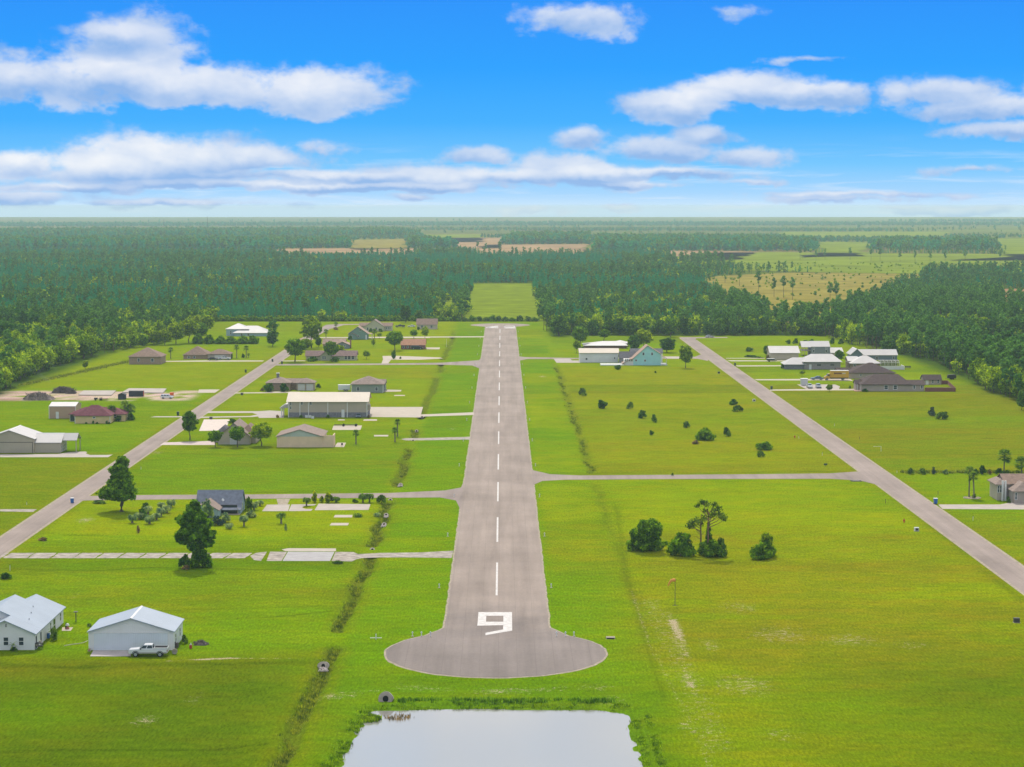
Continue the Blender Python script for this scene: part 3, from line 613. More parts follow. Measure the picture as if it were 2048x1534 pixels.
def crown_lobes(h0, h1, rad, rs, n=14, shape='round'):
    """random lobes filling a crown between heights h0..h1"""
    out = []
    for i in range(n):
        t = (i + .5) / n; z = h0 + (h1 - h0) * t
        if shape == 'round': env = math.sin(math.pi * (.12 + .80 * t)) ** .8
        elif shape == 'cone': env = (1 - t) ** .8 * .9 + .12
        elif shape == 'column': env = .75 + .25 * math.sin(math.pi * t) - .35 * max(0, t - .75) * 4 * .5
        elif shape == 'umbrella': env = .55 + .5 * t
        a = i * 2.4 + rs.rand() * .8; rr = rad * env * (.35 + .35 * rs.rand()); lr = rad * (.34 + .22 * rs.rand()) * (.55 + .5 * env)
        out.append((math.cos(a) * rr, math.sin(a) * rr, z, lr, lr, lr * (.7 + .25 * rs.rand())))
    return out
def trunk_mb(h, r, rs, limbs=5, top=.7, spread=1.0, bend=.03):
    mb = MB(); p = [Vector((0, 0, -.1))]; k = 6
    for i in range(1, k + 1): p.append(Vector((rs.normal() * bend * h * .5, rs.normal() * bend * h * .5, h * top * i / k)))
    mb.tube(p, [r * (1.25 if i == 0 else 1 - .75 * i / k) for i in range(k + 1)], 7)
    for j in range(limbs):
        t = .4 + .55 * j / max(1, limbs); i = min(k - 1, int(t * k)); b0 = p[i].lerp(p[i + 1], t * k - i); a = j * 2.4 + rs.rand()
        e = b0 + Vector((math.cos(a) * spread, math.sin(a) * spread, spread * .7)); mid = b0.lerp(e, .5) + Vector((0, 0, spread * -.05))
        mb.tube([b0, mid, e], [r * .45 * (1 - t * .5), r * .3 * (1 - t * .5), r * .08], 5)
    return mb
ART = {}
def sat(lo, rs, k=1.6, f=.42):
    out = list(lo)
    for i in range(int(len(lo) * k)):
        L = lo[rs.randint(len(lo))]; d = rs.normal(size=3); d[2] = abs(d[2]) * .8 - .15; d /= np.linalg.norm(d); r = (f + .2 * rs.rand()) * L[3]
        out.append((L[0] + d[0] * L[3] * .95, L[1] + d[1] * L[4] * .95, max(r * .6, L[2] + d[2] * L[5] * .95), r, r, r * .85))
    return out
def dome_lobes(h, rad, rs, n=12):
    out = []
    for i in range(n):
        a = i * 2.4 + rs.rand(); t = (i + .5) / n; rr = rad * (.72 * (1 - t) ** .6) * (.75 + .4 * rs.rand()); z = h * (.14 + .62 * t * (.7 + .5 * rs.rand())); r = rad * (.30 + .20 * rs.rand())
        out.append((math.cos(a) * rr, math.sin(a) * rr, z, r, r, min(r * .9, h * .34)))
    return out
def art(key, kind, h, rad, seed, leaves, n, size, bark=M_BARK, base=.25, limbs=5, nl=14, shape='round', tr=.022, fill=.3, lobes=None):
    """crown and trunk meshes of one tree, stored for reuse"""
    rs = np.random.RandomState(seed)
    lo = lobes or dome_lobes(h, rad, rs, nl) if base == 0 or lobes else crown_lobes(h * base + rad * .25, h - rad * .28, rad, rs, nl, shape)
    lo = sat(lo, rs); P, d = lobes_points(lo, n, rs, fill)
    ART[key] = (leaf_mesh('crown', P, d, size, leaves, rs), trunk_mb(h, max(.09, h * tr), rs, limbs, .78, rad * .55).mesh('trunk', bark))
    return ART[key]
def tree(name, key, label, cat, loc, rz=0, sc=1, group=None, pn='crown'):
    t = thing(name, label, cat, loc, rz, group); t.scale = (sc, sc, sc) if not hasattr(sc, '__len__') else sc
    cm, tm = ART[key]; obj(pn, cm, t)
    if tm: obj('trunk' if cat != 'shrub' else 'stem', tm, t)
    return t
# ------------------------------------------------------------------ the kinds
art('oak1', 0, 13, 4.6, 1, L_OAK, 3000, .42); art('oak2', 0, 12, 5.2, 2, L_OAK, 3000, .42); art('bright1', 0, 11, 4.2, 3, L_BRI, 2200, .44); art('bright2', 0, 9, 4.0, 4, L_BRI, 1800, .44)
art('young1', 0, 7, 2.6, 5, L_OAK, 1100, .34, base=.3); art('young2', 0, 5.5, 2.4, 6, L_BRI, 900, .32, base=.32)
art('dark1', 0, 12, 4.6, 7, L_DARK, 2400, .46, base=.12); art('lone_pine', 0, 20, 4.2, 9, L_PINE, 1500, .5, bark=M_REDB, base=.5, shape='round', tr=.012)
for i in range(3): art('bush%d' % i, 0, 2.2, 1.35, 30 + i, L_BUSH, 520, .20, base=.0, limbs=3, nl=9, tr=.03)
for i in range(3):                                    # wood trees, nearer edge: light leafy ones
    art('woodb%d' % i, 0, 10.5 + i, 4.2, 40 + i, L_WOODB, 700, .62, base=.12, nl=12)
for i in range(2):                                    # tall thin pines of the wood
    art('woodp%d' % i, 0, 15 + 2 * i, 2.8, 50 + i, L_WOODP, 520, .62, bark=M_REDB, base=.38, nl=9, shape='column', tr=.012, limbs=3)
art('woodd', 0, 9.5, 4.0, 55, L_DARK, 650, .62, base=.03, nl=12)
def far_tree(name, h, rad, seed, leaves, n, size, shape, base, trunk=None, nl=7):
    rs = np.random.RandomState(seed); lo = crown_lobes(h * base + rad * .2, h - rad * .25, rad, rs, nl, shape); P, d = lobes_points(lo, n, rs, .2)
    me = leaf_mesh(name, P, d, size, leaves, rs)
    if trunk:
        m2 = bpy.data.meshes.new(name); bm = bmesh.new(); bm.from_mesh(me)
        tb = MB().tube([(0, 0, 0), (0, 0, h * .85)], [trunk, trunk * .4], 4).mesh('t', M_BARK); o = len(bm.faces); bm.from_mesh(tb)
        bm.faces.ensure_lookup_table()
        for f in bm.faces[o:]: f.material_index = 1
        bm.to_mesh(me); bm.free(); me.materials.append(M_BARK)
    return bpy.data.objects.new(name, me)
LIB = bpy.data.collections.new('tree_kinds')
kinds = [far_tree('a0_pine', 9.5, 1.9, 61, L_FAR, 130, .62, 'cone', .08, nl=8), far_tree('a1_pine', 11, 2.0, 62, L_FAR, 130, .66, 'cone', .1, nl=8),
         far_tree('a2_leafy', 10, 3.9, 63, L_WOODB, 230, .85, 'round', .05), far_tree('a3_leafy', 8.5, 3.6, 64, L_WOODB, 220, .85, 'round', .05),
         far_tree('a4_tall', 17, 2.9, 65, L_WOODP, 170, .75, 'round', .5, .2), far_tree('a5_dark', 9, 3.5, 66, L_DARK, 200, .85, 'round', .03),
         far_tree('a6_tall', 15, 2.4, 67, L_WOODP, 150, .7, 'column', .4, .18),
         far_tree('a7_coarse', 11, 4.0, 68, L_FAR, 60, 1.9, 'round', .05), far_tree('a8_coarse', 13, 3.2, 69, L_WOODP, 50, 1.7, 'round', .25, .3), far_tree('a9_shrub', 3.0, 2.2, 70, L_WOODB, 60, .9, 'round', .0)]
for k_ in kinds: LIB.objects.link(k_)
def scatter(name, pts, label):
    """a wood as one mass: points carrying kind, turn and size; instanced by geometry nodes"""
    pts = np.asarray(pts, float); me = bpy.data.meshes.new(name); me.vertices.add(len(pts)); me.vertices.foreach_set('co', pts[:, :3].astype(np.float32).ravel())
    for nm, ty, col in (('kind_index', 'INT', 3), ('turn', 'FLOAT', 4), ('size', 'FLOAT', 5)):
        a = me.attributes.new(nm, ty, 'POINT'); a.data.foreach_set('value', pts[:, col].astype(np.int32 if ty == 'INT' else np.float32))
    me.update(); o = obj(name, me)
    ng = bpy.data.node_groups.new(name, 'GeometryNodeTree'); ng.interface.new_socket('Geometry', in_out='INPUT', socket_type='NodeSocketGeometry'); ng.interface.new_socket('Geometry', in_out='OUTPUT', socket_type='NodeSocketGeometry')
    gi = ng.nodes.new('NodeGroupInput'); gout = ng.nodes.new('NodeGroupOutput'); ip = ng.nodes.new('GeometryNodeInstanceOnPoints'); ci = ng.nodes.new('GeometryNodeCollectionInfo')
    ci.inputs[0].default_value = LIB; ci.inputs['Separate Children'].default_value = True; ci.inputs['Reset Children'].default_value = True
    def att(n, ty):
        a = ng.nodes.new('GeometryNodeInputNamedAttribute'); a.data_type = ty; a.inputs[0].default_value = n; return a.outputs[0]
    ng.links.new(gi.outputs[0], ip.inputs['Points']); ng.links.new(ci.outputs[0], ip.inputs['Instance']); ip.inputs['Pick Instance'].default_value = True
    ng.links.new(att('kind_index', 'INT'), ip.inputs['Instance Index'])
    cb = ng.nodes.new('ShaderNodeCombineXYZ'); ng.links.new(att('turn', 'FLOAT'), cb.inputs[2]); ng.links.new(cb.outputs[0], ip.inputs['Rotation'])
    cs = ng.nodes.new('ShaderNodeCombineXYZ'); sa = att('size', 'FLOAT'); [ng.links.new(sa, cs.inputs[i]) for i in range(3)]; ng.links.new(cs.outputs[0], ip.inputs['Scale'])
    ng.links.new(ip.outputs[0], gout.inputs[0])
    md = o.modifiers.new('scatter', 'NODES'); md.node_group = ng
    o['kind'] = 'stuff'; o['label'] = label; return o
# ------------------------------------------------------------------ where the woods are
def ext(pts, h):
    m = sum(p[1] for p in pts) / len(pts); return [((G(a, b, h).x, G(a, b, h).y) if b > m else (G(a, b).x, G(a, b).y)) for a, b in pts]
def fields():
    """clearings beyond the airpark as world polygons: (name, material key, polygon)"""
    P = lambda pts: ext(pts, 9.5)
    return [('field', 'strip', [(-25, 1344), (26, 1344), (28.5, 1990), (-28, 1990)]), ('field', 'strip', [(-44, 1400), (-31, 1400), (-33, 1700), (-44, 1640)]),
      ('field', 'tan', P([(1395, 560), (1440, 552), (1560, 546), (1700, 544.5), (1850, 543), (1885, 546), (1800, 570), (1700, 600), (1640, 622), (1560, 622), (1480, 590)])),
      ('field', 'tanr', P([(2000, 578), (2080, 578), (2080, 592), (2010, 592)])),
      ('field', 'green', P([(1400, 506), (1560, 505), (1800, 508), (2100, 509), (2100, 532), (1700, 530), (1480, 526), (1400, 516)])),
      ('field', 'pink', P([(1330, 502), (1450, 502.5), (1520, 505), (1440, 512), (1340, 509)])),
      ('field', 'pink', P([(960, 490), (1170, 488.6), (1180, 498), (1060, 503), (940, 502)])), ('field', 'pink', P([(900, 476), (1015, 476), (1000, 486), (900, 487)])),
      ('field', 'pink', P([(560, 498), (700, 497.5), (840, 497), (830, 503), (700, 504.5), (555, 504)])), ('field', 'tan', P([(700, 481), (815, 478), (815, 487), (710, 489)])),
      ('field', 'green', P([(838, 469), (975, 469), (960, 475.5), (840, 475.5)])),
      ('field', 'green', P([(1635, 484), (1730, 485), (1745, 489), (1720, 500), (1600, 503), (1640, 494)])), ('field', 'green', P([(1965, 478), (2080, 477), (2080, 508), (1900, 508), (2010, 500)])),
      ('field', 'green', P([(1560, 464), (1900, 464), (1890, 470), (1560, 470)]))]
FL = fields()
FM = {'strip': mat('meadow', (.155, .205, .008), .95, .3, .05, spec=0), 'tan': mat('dry_meadow', (.23, .19, .035), .95, .35, .03, spec=0), 'tanr': mat('red_clearing', (.30, .17, .08), .95, .2, .03, spec=0), 'green': mat('far_meadow', (.16, .205, .012), .95, .3, .01, spec=0), 'pink': mat('bare_clearing', (.31, .20, .10), .95, .3, .012, spec=0)}
rng = random.Random(12)
FL = [(n_a, k_a, ragged(P_a, 12 if P_a[0][1] < 2200 else 60, 2.2 if P_a[0][1] < 2200 else 14)) for n_a, k_a, P_a in FL]
for nm, k_, P in FL: S_(nm, P, .25 if P[0][1] < 2200 else .6, FM[k_], False)
def lot_right(y): return np.interp(y, [740, 757, 840, 920, 1000, 1060, 1110, 1186], [199, 196, 196, 202, 207, 196, 188, 184])
def lot_left(y): return np.interp(y, [740, 775, 860, 925, 1000, 1060, 1110, 1150, 1300, 1340], [-205, -197, -203, -206, -206, -199, -186, -182, -184, -186])
rs = np.random.RandomState(77)
def jitter_grid(x0, x1, y0, y1, st):
    xs, ys = np.meshgrid(np.arange(x0, x1, st), np.arange(y0, y1, st)); n = xs.size
    return xs.ravel() + rs.uniform(-.45, .45, n) * st, ys.ravel() + rs.uniform(-.45, .45, n) * st
def in_fields(x, y):
    k = np.zeros(x.shape, bool)
    for _, _, P in FL: k |= in_poly(x, y, P)
    return k
def in_view(x, y, mg=30): return (np.abs(x - .0048 * y) < .2475 * y + mg)
# ---- near wood, up to ~1500 m
x, y = jitter_grid(-420, 420, 735, 1560, 5.6)
left = (x < lot_left(y)) & (y < 1345); right_ = (x > lot_right(y)) & (y < 1190); back = (y > 1346 + 5 * np.sin(x * .07)) | ((x > 30 + 6 * np.sin(y * .11)) & (y > 1191 + 4 * np.sin(x * .13)))
k = (left | right_ | back) & in_view(x, y) & ~in_fields(x, y)
k &= ~((x > 29) & (x < 34) & (y > 1191) & (y < 1300) & (rs.rand(len(x)) < .5))
x, y = x[k], y[k]
clump = fbm(x, y, 45, 91); clump2 = fbm(x, y, 28, 95)
kind = np.where(clump > np.where(x < 0, .38, .53), 2, np.where(clump2 > .55, 5, 4)); r_ = rs.rand(len(x))
kind = np.where((kind == 2) & (r_ < .35), 3, kind); kind = np.where(r_ > .86, np.where(r_ > .93, 4, 6), kind)
# plantation pines: behind the back line on the left of the strip, and a dark young block right
plant = ((y > 1360) & (x < -46)) | ((y > 1290) & (x > 34) & (x < 150) & (clump < .62)); kind = np.where(plant & (r_ < .9), np.where(r_ < .45, 0, 1), kind)
blk = (x > 205 + 0 * y) & (y > 985) & (y < 1120) & (x > 235 - .0 * y); kind = np.where(blk & (r_ < .95), 0, kind)
edge = (y > 1186) & (y < 1206) & (x > 40); kind = np.where(edge & (r_ < .7), 5, kind)
size = rs.uniform(.62, 1.05, len(x)); size = np.where(plant, size * .85, size); size = np.where(blk, .55, size); turn = rs.uniform(0, 6.28, len(x))
front = ((y > 1346) & (y < 1368) & (x < 28)); size = np.where(front, size * .42, size); kind = np.where(front & (r_ < .8), 3, kind)
app = (1 / np.hypot(x, y)) * size; order = np.argsort(-app)
near = [i for i in order if True]
KEY = {2: ('woodb0', 'woodb1'), 3: ('woodb1', 'woodb2'), 4: ('woodp0', 'woodp1'), 6: ('woodp1', 'woodp0'), 5: ('woodd', 'woodd'), 0: ('woodp0', 'woodd'), 1: ('woodp1', 'woodd')}
NAME = {2: ('forest_tree', 'light green leafy tree in the wood'), 3: ('forest_tree', 'light green leafy tree in the wood'), 5: ('dark_forest_tree', 'dark bushy tree in the wood'), 4: ('forest_pine', 'tall narrow pine standing in the wood'), 6: ('forest_pine', 'tall narrow pine standing in the wood')}
cnt = {}; used = set()
proto = {}
for i in near:
    if kind[i] not in NAME or (kind[i] in (0, 1)): continue
    nm, lb = NAME[kind[i]]; side = 'left' if x[i] < 0 else 'right'; ck = nm
    if cnt.get(ck, 0) >= 290: continue
    if y[i] > 1210: continue
    cnt[ck] = cnt.get(ck, 0) + 1; used.add(i); key = KEY[kind[i]][i % 2]
    lab = lb + (' at the left of the airpark' if side == 'left' else ' at the right of the airpark'); grp = {'forest_tree': 'leafy', 'dark_forest_tree': 'dark bushy', 'forest_pine': 'pine'}[nm] + ' trees of the wood on the ' + side
    hs = size[i]
    if (key, side) not in proto: proto[(key, side)] = tree(nm, key, lab, 'tree', (x[i], y[i], 0), turn[i], hs, grp)
    else: dup(proto[(key, side)], (x[i], y[i], 0), turn[i], hs)
rest = [i for i in range(len(x)) if i not in used]
pts = [np.stack([x[rest], y[rest], np.zeros(len(rest)), kind[rest], turn[rest], size[rest]], 1)]
# ---- middle distance 1560..3300
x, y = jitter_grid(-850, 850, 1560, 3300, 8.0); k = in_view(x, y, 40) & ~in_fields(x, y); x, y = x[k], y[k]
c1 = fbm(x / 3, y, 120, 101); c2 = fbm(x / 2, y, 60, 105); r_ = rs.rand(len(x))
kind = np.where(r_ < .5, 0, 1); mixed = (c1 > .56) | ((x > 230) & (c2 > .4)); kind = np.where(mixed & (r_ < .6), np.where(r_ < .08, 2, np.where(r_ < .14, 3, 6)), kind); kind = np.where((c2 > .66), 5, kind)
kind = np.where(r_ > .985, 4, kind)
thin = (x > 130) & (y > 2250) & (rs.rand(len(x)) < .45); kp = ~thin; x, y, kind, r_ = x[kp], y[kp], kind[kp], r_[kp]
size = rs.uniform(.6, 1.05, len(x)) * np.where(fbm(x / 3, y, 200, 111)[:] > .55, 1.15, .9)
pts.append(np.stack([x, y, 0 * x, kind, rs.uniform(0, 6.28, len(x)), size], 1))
# lone tall pines standing in the clearings
for px, py in [(1517, 584), (1450, 566), (1479, 572), (1548, 594), (1567, 596), (1585, 600), (1660, 612), (1672, 612), (1600, 520), (1632, 522), (1610, 518), (1650, 520), (1700, 521), (1742, 523), (1760, 523), (1800, 524), (1830, 525), (1860, 526), (1890, 526), (1930, 527), (2000, 528), (955, 505), (972, 506), (998, 505), (1000, 508)]:
    g = G(px, py); pts.append(np.array([[g.x, g.y, 0, 4 if px % 3 else 6, px, 1.1]]))
x, y = jitter_grid(150, 720, 2420, 2650, 12); k = in_view(x, y, 20) & ~in_fields(x, y) & (rs.rand(len(x)) < .8); x, y = x[k], y[k]
pts.append(np.stack([x, y, 0 * x, rs.choice([2, 4, 5, 6], len(x)), x * 0, rs.uniform(.8, 1.2, len(x))], 1))
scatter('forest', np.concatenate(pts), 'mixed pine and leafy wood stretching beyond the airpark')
# ---- far woods 3300..13000: coarse trees, dense islands and thin scrub
x, y = jitter_grid(-1700, 1700, 3300, 6600, 15); k = in_view(x, y, 40) & ~in_fields(x, y); x, y = x[k], y[k]
def isl(pts): return [(G(a, b).x, G(a, b).y) for a, b in pts]
ISL = [isl(q) for q in ([(815, 497), (920, 497), (915, 489), (820, 489)], [(1000, 491), (1180, 491), (1180, 477), (1020, 477)], [(1190, 503), (1640, 503), (1620, 487), (1190, 482)], [(1740, 501), (2010, 501), (1980, 492), (1770, 491)], [(-20, 502), (700, 499), (700, 490), (-20, 488)], [(-20, 478), (850, 476), (800, 466), (-20, 468)])]
on = np.zeros(len(x), bool)
for q in ISL: on |= in_poly(x, y, q)
band = fbm(x / 4, y, 480, 121); r_ = rs.rand(len(x))
k = on | ((band > .60) & (r_ < .7)) | (r_ < .010)
x, y, on, r_ = x[k], y[k], on[k], r_[k]
p1 = np.stack([x, y, 0 * x, np.where(r_ < .45, 8, 7), r_ * 90, rs.uniform(.7, 1.1, len(x)) * np.where(on, 1.5, .8)], 1)
x, y = jitter_grid(-2700, 2700, 6600, 10500, 32); k = in_view(x, y, 60); x, y = x[k], y[k]; band = fbm(x / 4, y, 900, 131); k = (band > .60) | (rs.rand(len(x)) < .012); x, y = x[k], y[k]
p2 = np.stack([x, y, 0 * x, np.full(len(x), 7), x, rs.uniform(.8, 1.3, len(x))], 1)
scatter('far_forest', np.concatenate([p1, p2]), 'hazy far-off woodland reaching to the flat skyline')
# low scrub on the far side of the clearings
x, y = jitter_grid(-900, 900, 1400, 2700, 9); k = in_view(x, y) & in_fields(x, y) & (rs.rand(len(x)) < .10) & ((x > 60)); x, y = x[k], y[k]
scatter('scrub', np.stack([x, y, 0 * x + .2, np.full(len(x), 9), x, rs.uniform(.3, .8, len(x))], 1), 'low scrub dotted over the far clearings')
# ------------------------------------------------------------------ building kit
def wallm(name, col, **k): return mat(name, col, .85, .07, .4, spec=.1)
def roofm(name, col): return mat(name, col, .95, .22, 1.1, spec=.05)
W_WHITE = wallm('white_siding', (.72, .70, .68)); W_TAUPE = wallm('taupe_siding', (.40, .325, .28)); W_BEIGE = wallm('beige_siding', (.52, .43, .34)); W_TAN = wallm('tan_brick', (.74, .54, .36)); W_YEL = wallm('yellow_stucco', (.66, .49, .25))
W_GREY = wallm('grey_siding', (.22, .235, .25)); W_SAGE = wallm('sage_siding', (.27, .30, .26)); W_TEAL = wallm('aqua_siding', (.37, .66, .66)); W_BLUE = wallm('blue_grey_siding', (.34, .45, .50)); W_BRICK = mat('brown_brick', (.35, .245, .18), .9, .25, 2.5, spec=.1)
W_RED = mat('red_brick', (.24, .115, .09), .9, .25, 2.5, spec=.1); W_GREEN = wallm('green_siding', (.19, .29, .24)); W_PALE = wallm('pale_yellow_siding', (.50, .47, .32)); W_STONE = mat('grey_stone', (.20, .19, .21), .9, .35, 2.2, spec=.1); W_PAN = ribbed('tan_metal_panel', (.44, .37, .28), 'x', .4)
W_WPAN = ribbed('white_metal_panel', (.72, .70, .69), 'x', .35); W_DOORP = ribbed('hangar_door_panel', (.64, .67, .70), 'x', .3, .5); W_MOCHA = ribbed('mocha_metal_panel', (.44, .29, .20), 'x', .4)
R_WHITE = ribbed('white_metal_roof', (.45, .42, .40), 'y', .6, .3, .55); R_SILV = ribbed('silver_metal_roof', (.30, .345, .40), 'y', .6, .3, .5); R_CREAM = ribbed('cream_metal_roof', (.44, .365, .275), 'x', .5, .3, .6)
R_BROWN = roofm('brown_shingle', (.25, .175, .135)); R_GREY = roofm('grey_brown_shingle', (.28, .215, .18)); R_MAR = roofm('maroon_shingle', (.17, .065, .078)); R_DKB = roofm('dark_brown_shingle', (.095, .068, .064)); R_BLUE = roofm('blue_grey_shingle', (.16, .175, .215)); R_TAN = roofm('tan_shingle', (.38, .27, .21)); R_DARK = roofm('charcoal_shingle', (.13, .125, .135))
TRIM = mat('white_trim', (.70, .68, .66), .6, .05, 1.0); TRIMT = mat('tan_trim', (.40, .34, .28), .7, .05, 1.0); TRIMB = mat('dark_trim', (.06, .05, .055), .6, .05, 1.0)
gm_ = bpy.data.materials.new('window_glass'); gm_.use_nodes = True; b = gm_.node_tree.nodes['Principled BSDF']; b.inputs['Base Color'].default_value = (.035, .05, .06, 1); b.inputs['Roughness'].default_value = .12; b.inputs['Specular IOR Level'].default_value = .25; GLASS = gm_
M_DARK = mat('dark_recess', (.03, .032, .036), .9, .2, 1); M_GDOOR = mat('pale_garage_door', (.58, .55, .52), .6, .05, 1)
class Bld:
    def __init__(s, name, label, cat, px0, px1, py, group=None):
        s.px0, s.px1, s.py = px0, px1, py; g = G(px0, py); s.o = g; s.s = F / g.y; s.w = (px1 - px0) / s.s
        s.t = thing(name, label, cat, (g.x, g.y, 0), 0, group)
    def X(s, px, dy=0): return (px - 1024) / F * 0 + G(px, s.row(dy)).x - s.o.x
    def row(s, dy):
        y = s.o.y + dy; v = Vector((0, y, -H)); c = CM.transposed() @ v; return 767 - F * c.y / -c.z
    def Z(s, pyy, dy=0): return (s.row(dy) - pyy) / (F / (s.o.y + dy)) * 1.012
    def dyof(s, pyf): return G(1024, pyf).y - s.o.y
    def block(s, pl, pr, d, pe, roof, pr_, wm, rm, over=.4, dy=0, ridge=None, thick=.16, wn='wall', rn='roof', wall=True):
        """walls pl..pr at depth offset dy, d deep, eave seen at row pe and ridge at row pr_"""
        x0, x1 = s.X(pl, dy), s.X(pr, dy); h = s.Z(pe, dy); k = F / (s.o.y + dy); w_ = x1 - x0; y0, y1 = dy, dy + d
        dep = (s.row(dy) - YH) / F; up = (pe - pr_) / k
        if roof == 'gy': rise = up
        elif roof == 'hip': rise = up - (d / 2 if ridge != 'y' else min(d, w_) / 2) * dep
        else: rise = up - d / 2 * dep
        rise = max(.35, rise); s.last = (x0, x1, y0, y1, h, rise)
        wb = MB(); rb = MB(); o = over; T_ = thick
        xm, ym = (x0 + x1) / 2, (y0 + y1) / 2
        if roof == 'gy':
            wb.prism_y([(x0, -.2), (x1, -.2), (x1, h), (xm, h + rise), (x0, h)], y0, y1)
            sl = rise / (w_ / 2); a = [(x0 - o, h - o * sl), (xm, h + rise), (x1 + o, h - o * sl)]
            rb.prism_y([(x, z + .012) for x, z in a] + [(x, z + T_) for x, z in reversed(a)], y0 - o, y1 + o)
        elif roof == 'gx':
            wb.prism_x([(y0, -.2), (y1, -.2), (y1, h), (ym, h + rise), (y0, h)], x0, x1)
            sl = rise / (d / 2); a = [(y0 - o, h - o * sl), (ym, h + rise), (y1 + o, h - o * sl)]
            rb.prism_x([(y, z + .012) for y, z in a] + [(y, z + T_) for y, z in reversed(a)], x0 - o, x1 + o)
        elif roof == 'shed':                         # rises to the back
            wb.prism_x([(y0, -.2), (y1, -.2), (y1, h + rise), (y0, h)], x0, x1)
            sl = rise / d; a = [(y0 - o, h - o * sl), (y1 + o, h + rise + o * sl)]
            rb.prism_x([(y, z + .012) for y, z in a] + [(y, z + T_) for y, z in reversed(a)], x0 - o, x1 + o)
        elif roof == 'flat':
            wb.box(x0, x1, y0, y1, -.2, h); rb.box(x0 - o, x1 + o, y0 - o, y1 + o, h + .002, h + T_)
        else:
            wb.box(x0, x1, y0, y1, -.2, h)
            a0, a1, b0, b1 = x0 - o, x1 + o, y0 - o, y1 + o; z0, z1, z2 = h - .02, h + T_, h + rise
            if ridge == 'y' or (ridge is None and d > w_): r0, r1 = (xm, b0 + (a1 - a0) / 2), (xm, max(b1 - (a1 - a0) / 2, b0 + (a1 - a0) / 2 + .2))
            else:
                m_ = min((b1 - b0) / 2, (a1 - a0) / 2 - .1) if not isinstance(ridge, tuple) else None
                if isinstance(ridge, tuple): r0, r1 = (s.X(ridge[0], dy + d / 2), ym), (s.X(ridge[1], dy + d / 2), ym)
                else: r0, r1 = (a0 + m_, ym), (a1 - m_, ym)
            vs = [(a0, b0, z0), (a1, b0, z0), (a1, b1, z0), (a0, b1, z0), (a0, b0, z1), (a1, b0, z1), (a1, b1, z1), (a0, b1, z1), (*r0, z2), (*r1, z2)]
            fs = [(0, 3, 2, 1), (0, 1, 5, 4), (1, 2, 6, 5), (2, 3, 7, 6), (3, 0, 4, 7)]
            if abs(r0[1] - r1[1]) < .01: fs += [(4, 5, 9, 8), (5, 6, 9), (6, 7, 8, 9), (7, 4, 8)]
            else: fs += [(4, 5, 8), (5, 6, 9, 8), (6, 7, 9), (7, 4, 8, 9)]
            rb.add(vs, fs)
        if wall: wb.build(wn, wm, s.t)
        r_ = rb.build(rn, rm, s.t)
        if roof in ('gx', 'gy') and rm in (R_WHITE, R_SILV):
            cb = MB(); e = .22
            if roof == 'gy': cb.prism_y([(xm - e, h + rise + T_ - e * sl + .012), (xm, h + rise + T_ + .012), (xm + e, h + rise + T_ - e * sl + .012), (xm, h + rise + T_ + .06)], y0 - o - .02, y1 + o + .02)
            else: cb.prism_x([(ym - e, h + rise + T_ - e * sl + .012), (ym, h + rise + T_ + .012), (ym + e, h + rise + T_ - e * sl + .012), (ym, h + rise + T_ + .06)], x0 - o - .02, x1 + o + .02)
            cb.build('ridge_cap', TRIM, r_)
        return s
    def opening(s, name, x0, x1, z0, z1, y, m_, side='f', frame=TRIM, fw=.11, bar=True, sub='frame'):
        """side f: wall facing the camera at depth y; r / l: wall facing right / left, y is then the wall's x, x0..x1 run along the depth"""
        p = MB(); q = MB()
        def bx(mb, a0, a1, c0, c1, e0, e1):
            if side == 'f': mb.box(a0, a1, y - e1, y - e0, c0, c1)
            elif side == 'r': mb.box(y + e0, y + e1, a0, a1, c0, c1)
            else: mb.box(y - e1, y - e0, a0, a1, c0, c1)
        bx(p, x0, x1, z0, z1, .004, .03)
        o = p.build(name, m_, s.t)
        if frame:
            bx(q, x0 - fw, x0, z0 - fw, z1 + fw, .003, .07); bx(q, x1, x1 + fw, z0 - fw, z1 + fw, .003, .07); bx(q, x0, x1, z1, z1 + fw, .003, .07); bx(q, x0, x1, z0 - fw, z0, .003, .09)
            if bar: zm = (z0 + z1) / 2; bx(q, x0, x1, zm - .04, zm + .04, .031, .06)
            q.build(sub, frame, o)
        return o
    def win(s, pl, pr, pt, pb, dy=0, frame=TRIM, fw=.11, bar=True): return s.opening('window', s.X(pl, dy), s.X(pr, dy), s.Z(pb, dy), s.Z(pt, dy), dy, GLASS, 'f', frame, fw, bar)
    def door(s, pl, pr, pt, pb=None, dy=0, m_=None, frame=TRIM, name='door'): return s.opening(name, s.X(pl, dy), s.X(pr, dy), .03 if pb is None else s.Z(pb, dy), s.Z(pt, dy), dy, m_ or TRIM, 'f', frame, .08, False)
    def side(s, a, c, z0, z1, x, sd='r', m_=None, name='window', frame=TRIM): return s.opening(name, a, c, z0, z1, x, m_ or GLASS, sd, frame, .08, m_ is None)
    def box(s, name, x0, x1, y0, y1, z0, z1, m_, parent=None): mb = MB(); mb.box(x0, x1, y0, y1, z0, z1); return mb.build(name, m_, parent or s.t)
    def post(s, px, pt, dy=0, r=.09, m_=None, name='post'):
        x = s.X(px, dy); z = s.Z(pt, dy); return s.box(name, x - r, x + r, dy - r, dy + r, -.1, z, m_ or TRIM)
    def trim_corners(s, m_=TRIM):
        x0, x1, y0, y1, h, r = s.last; mb = MB()
        for x in (x0, x1): mb.box(x - .1, x + .1, y0 - .035, y0 + .1, 0, h - .03)
        mb.build('corner_trim', m_, s.t)
HG = 'houses of the airpark'
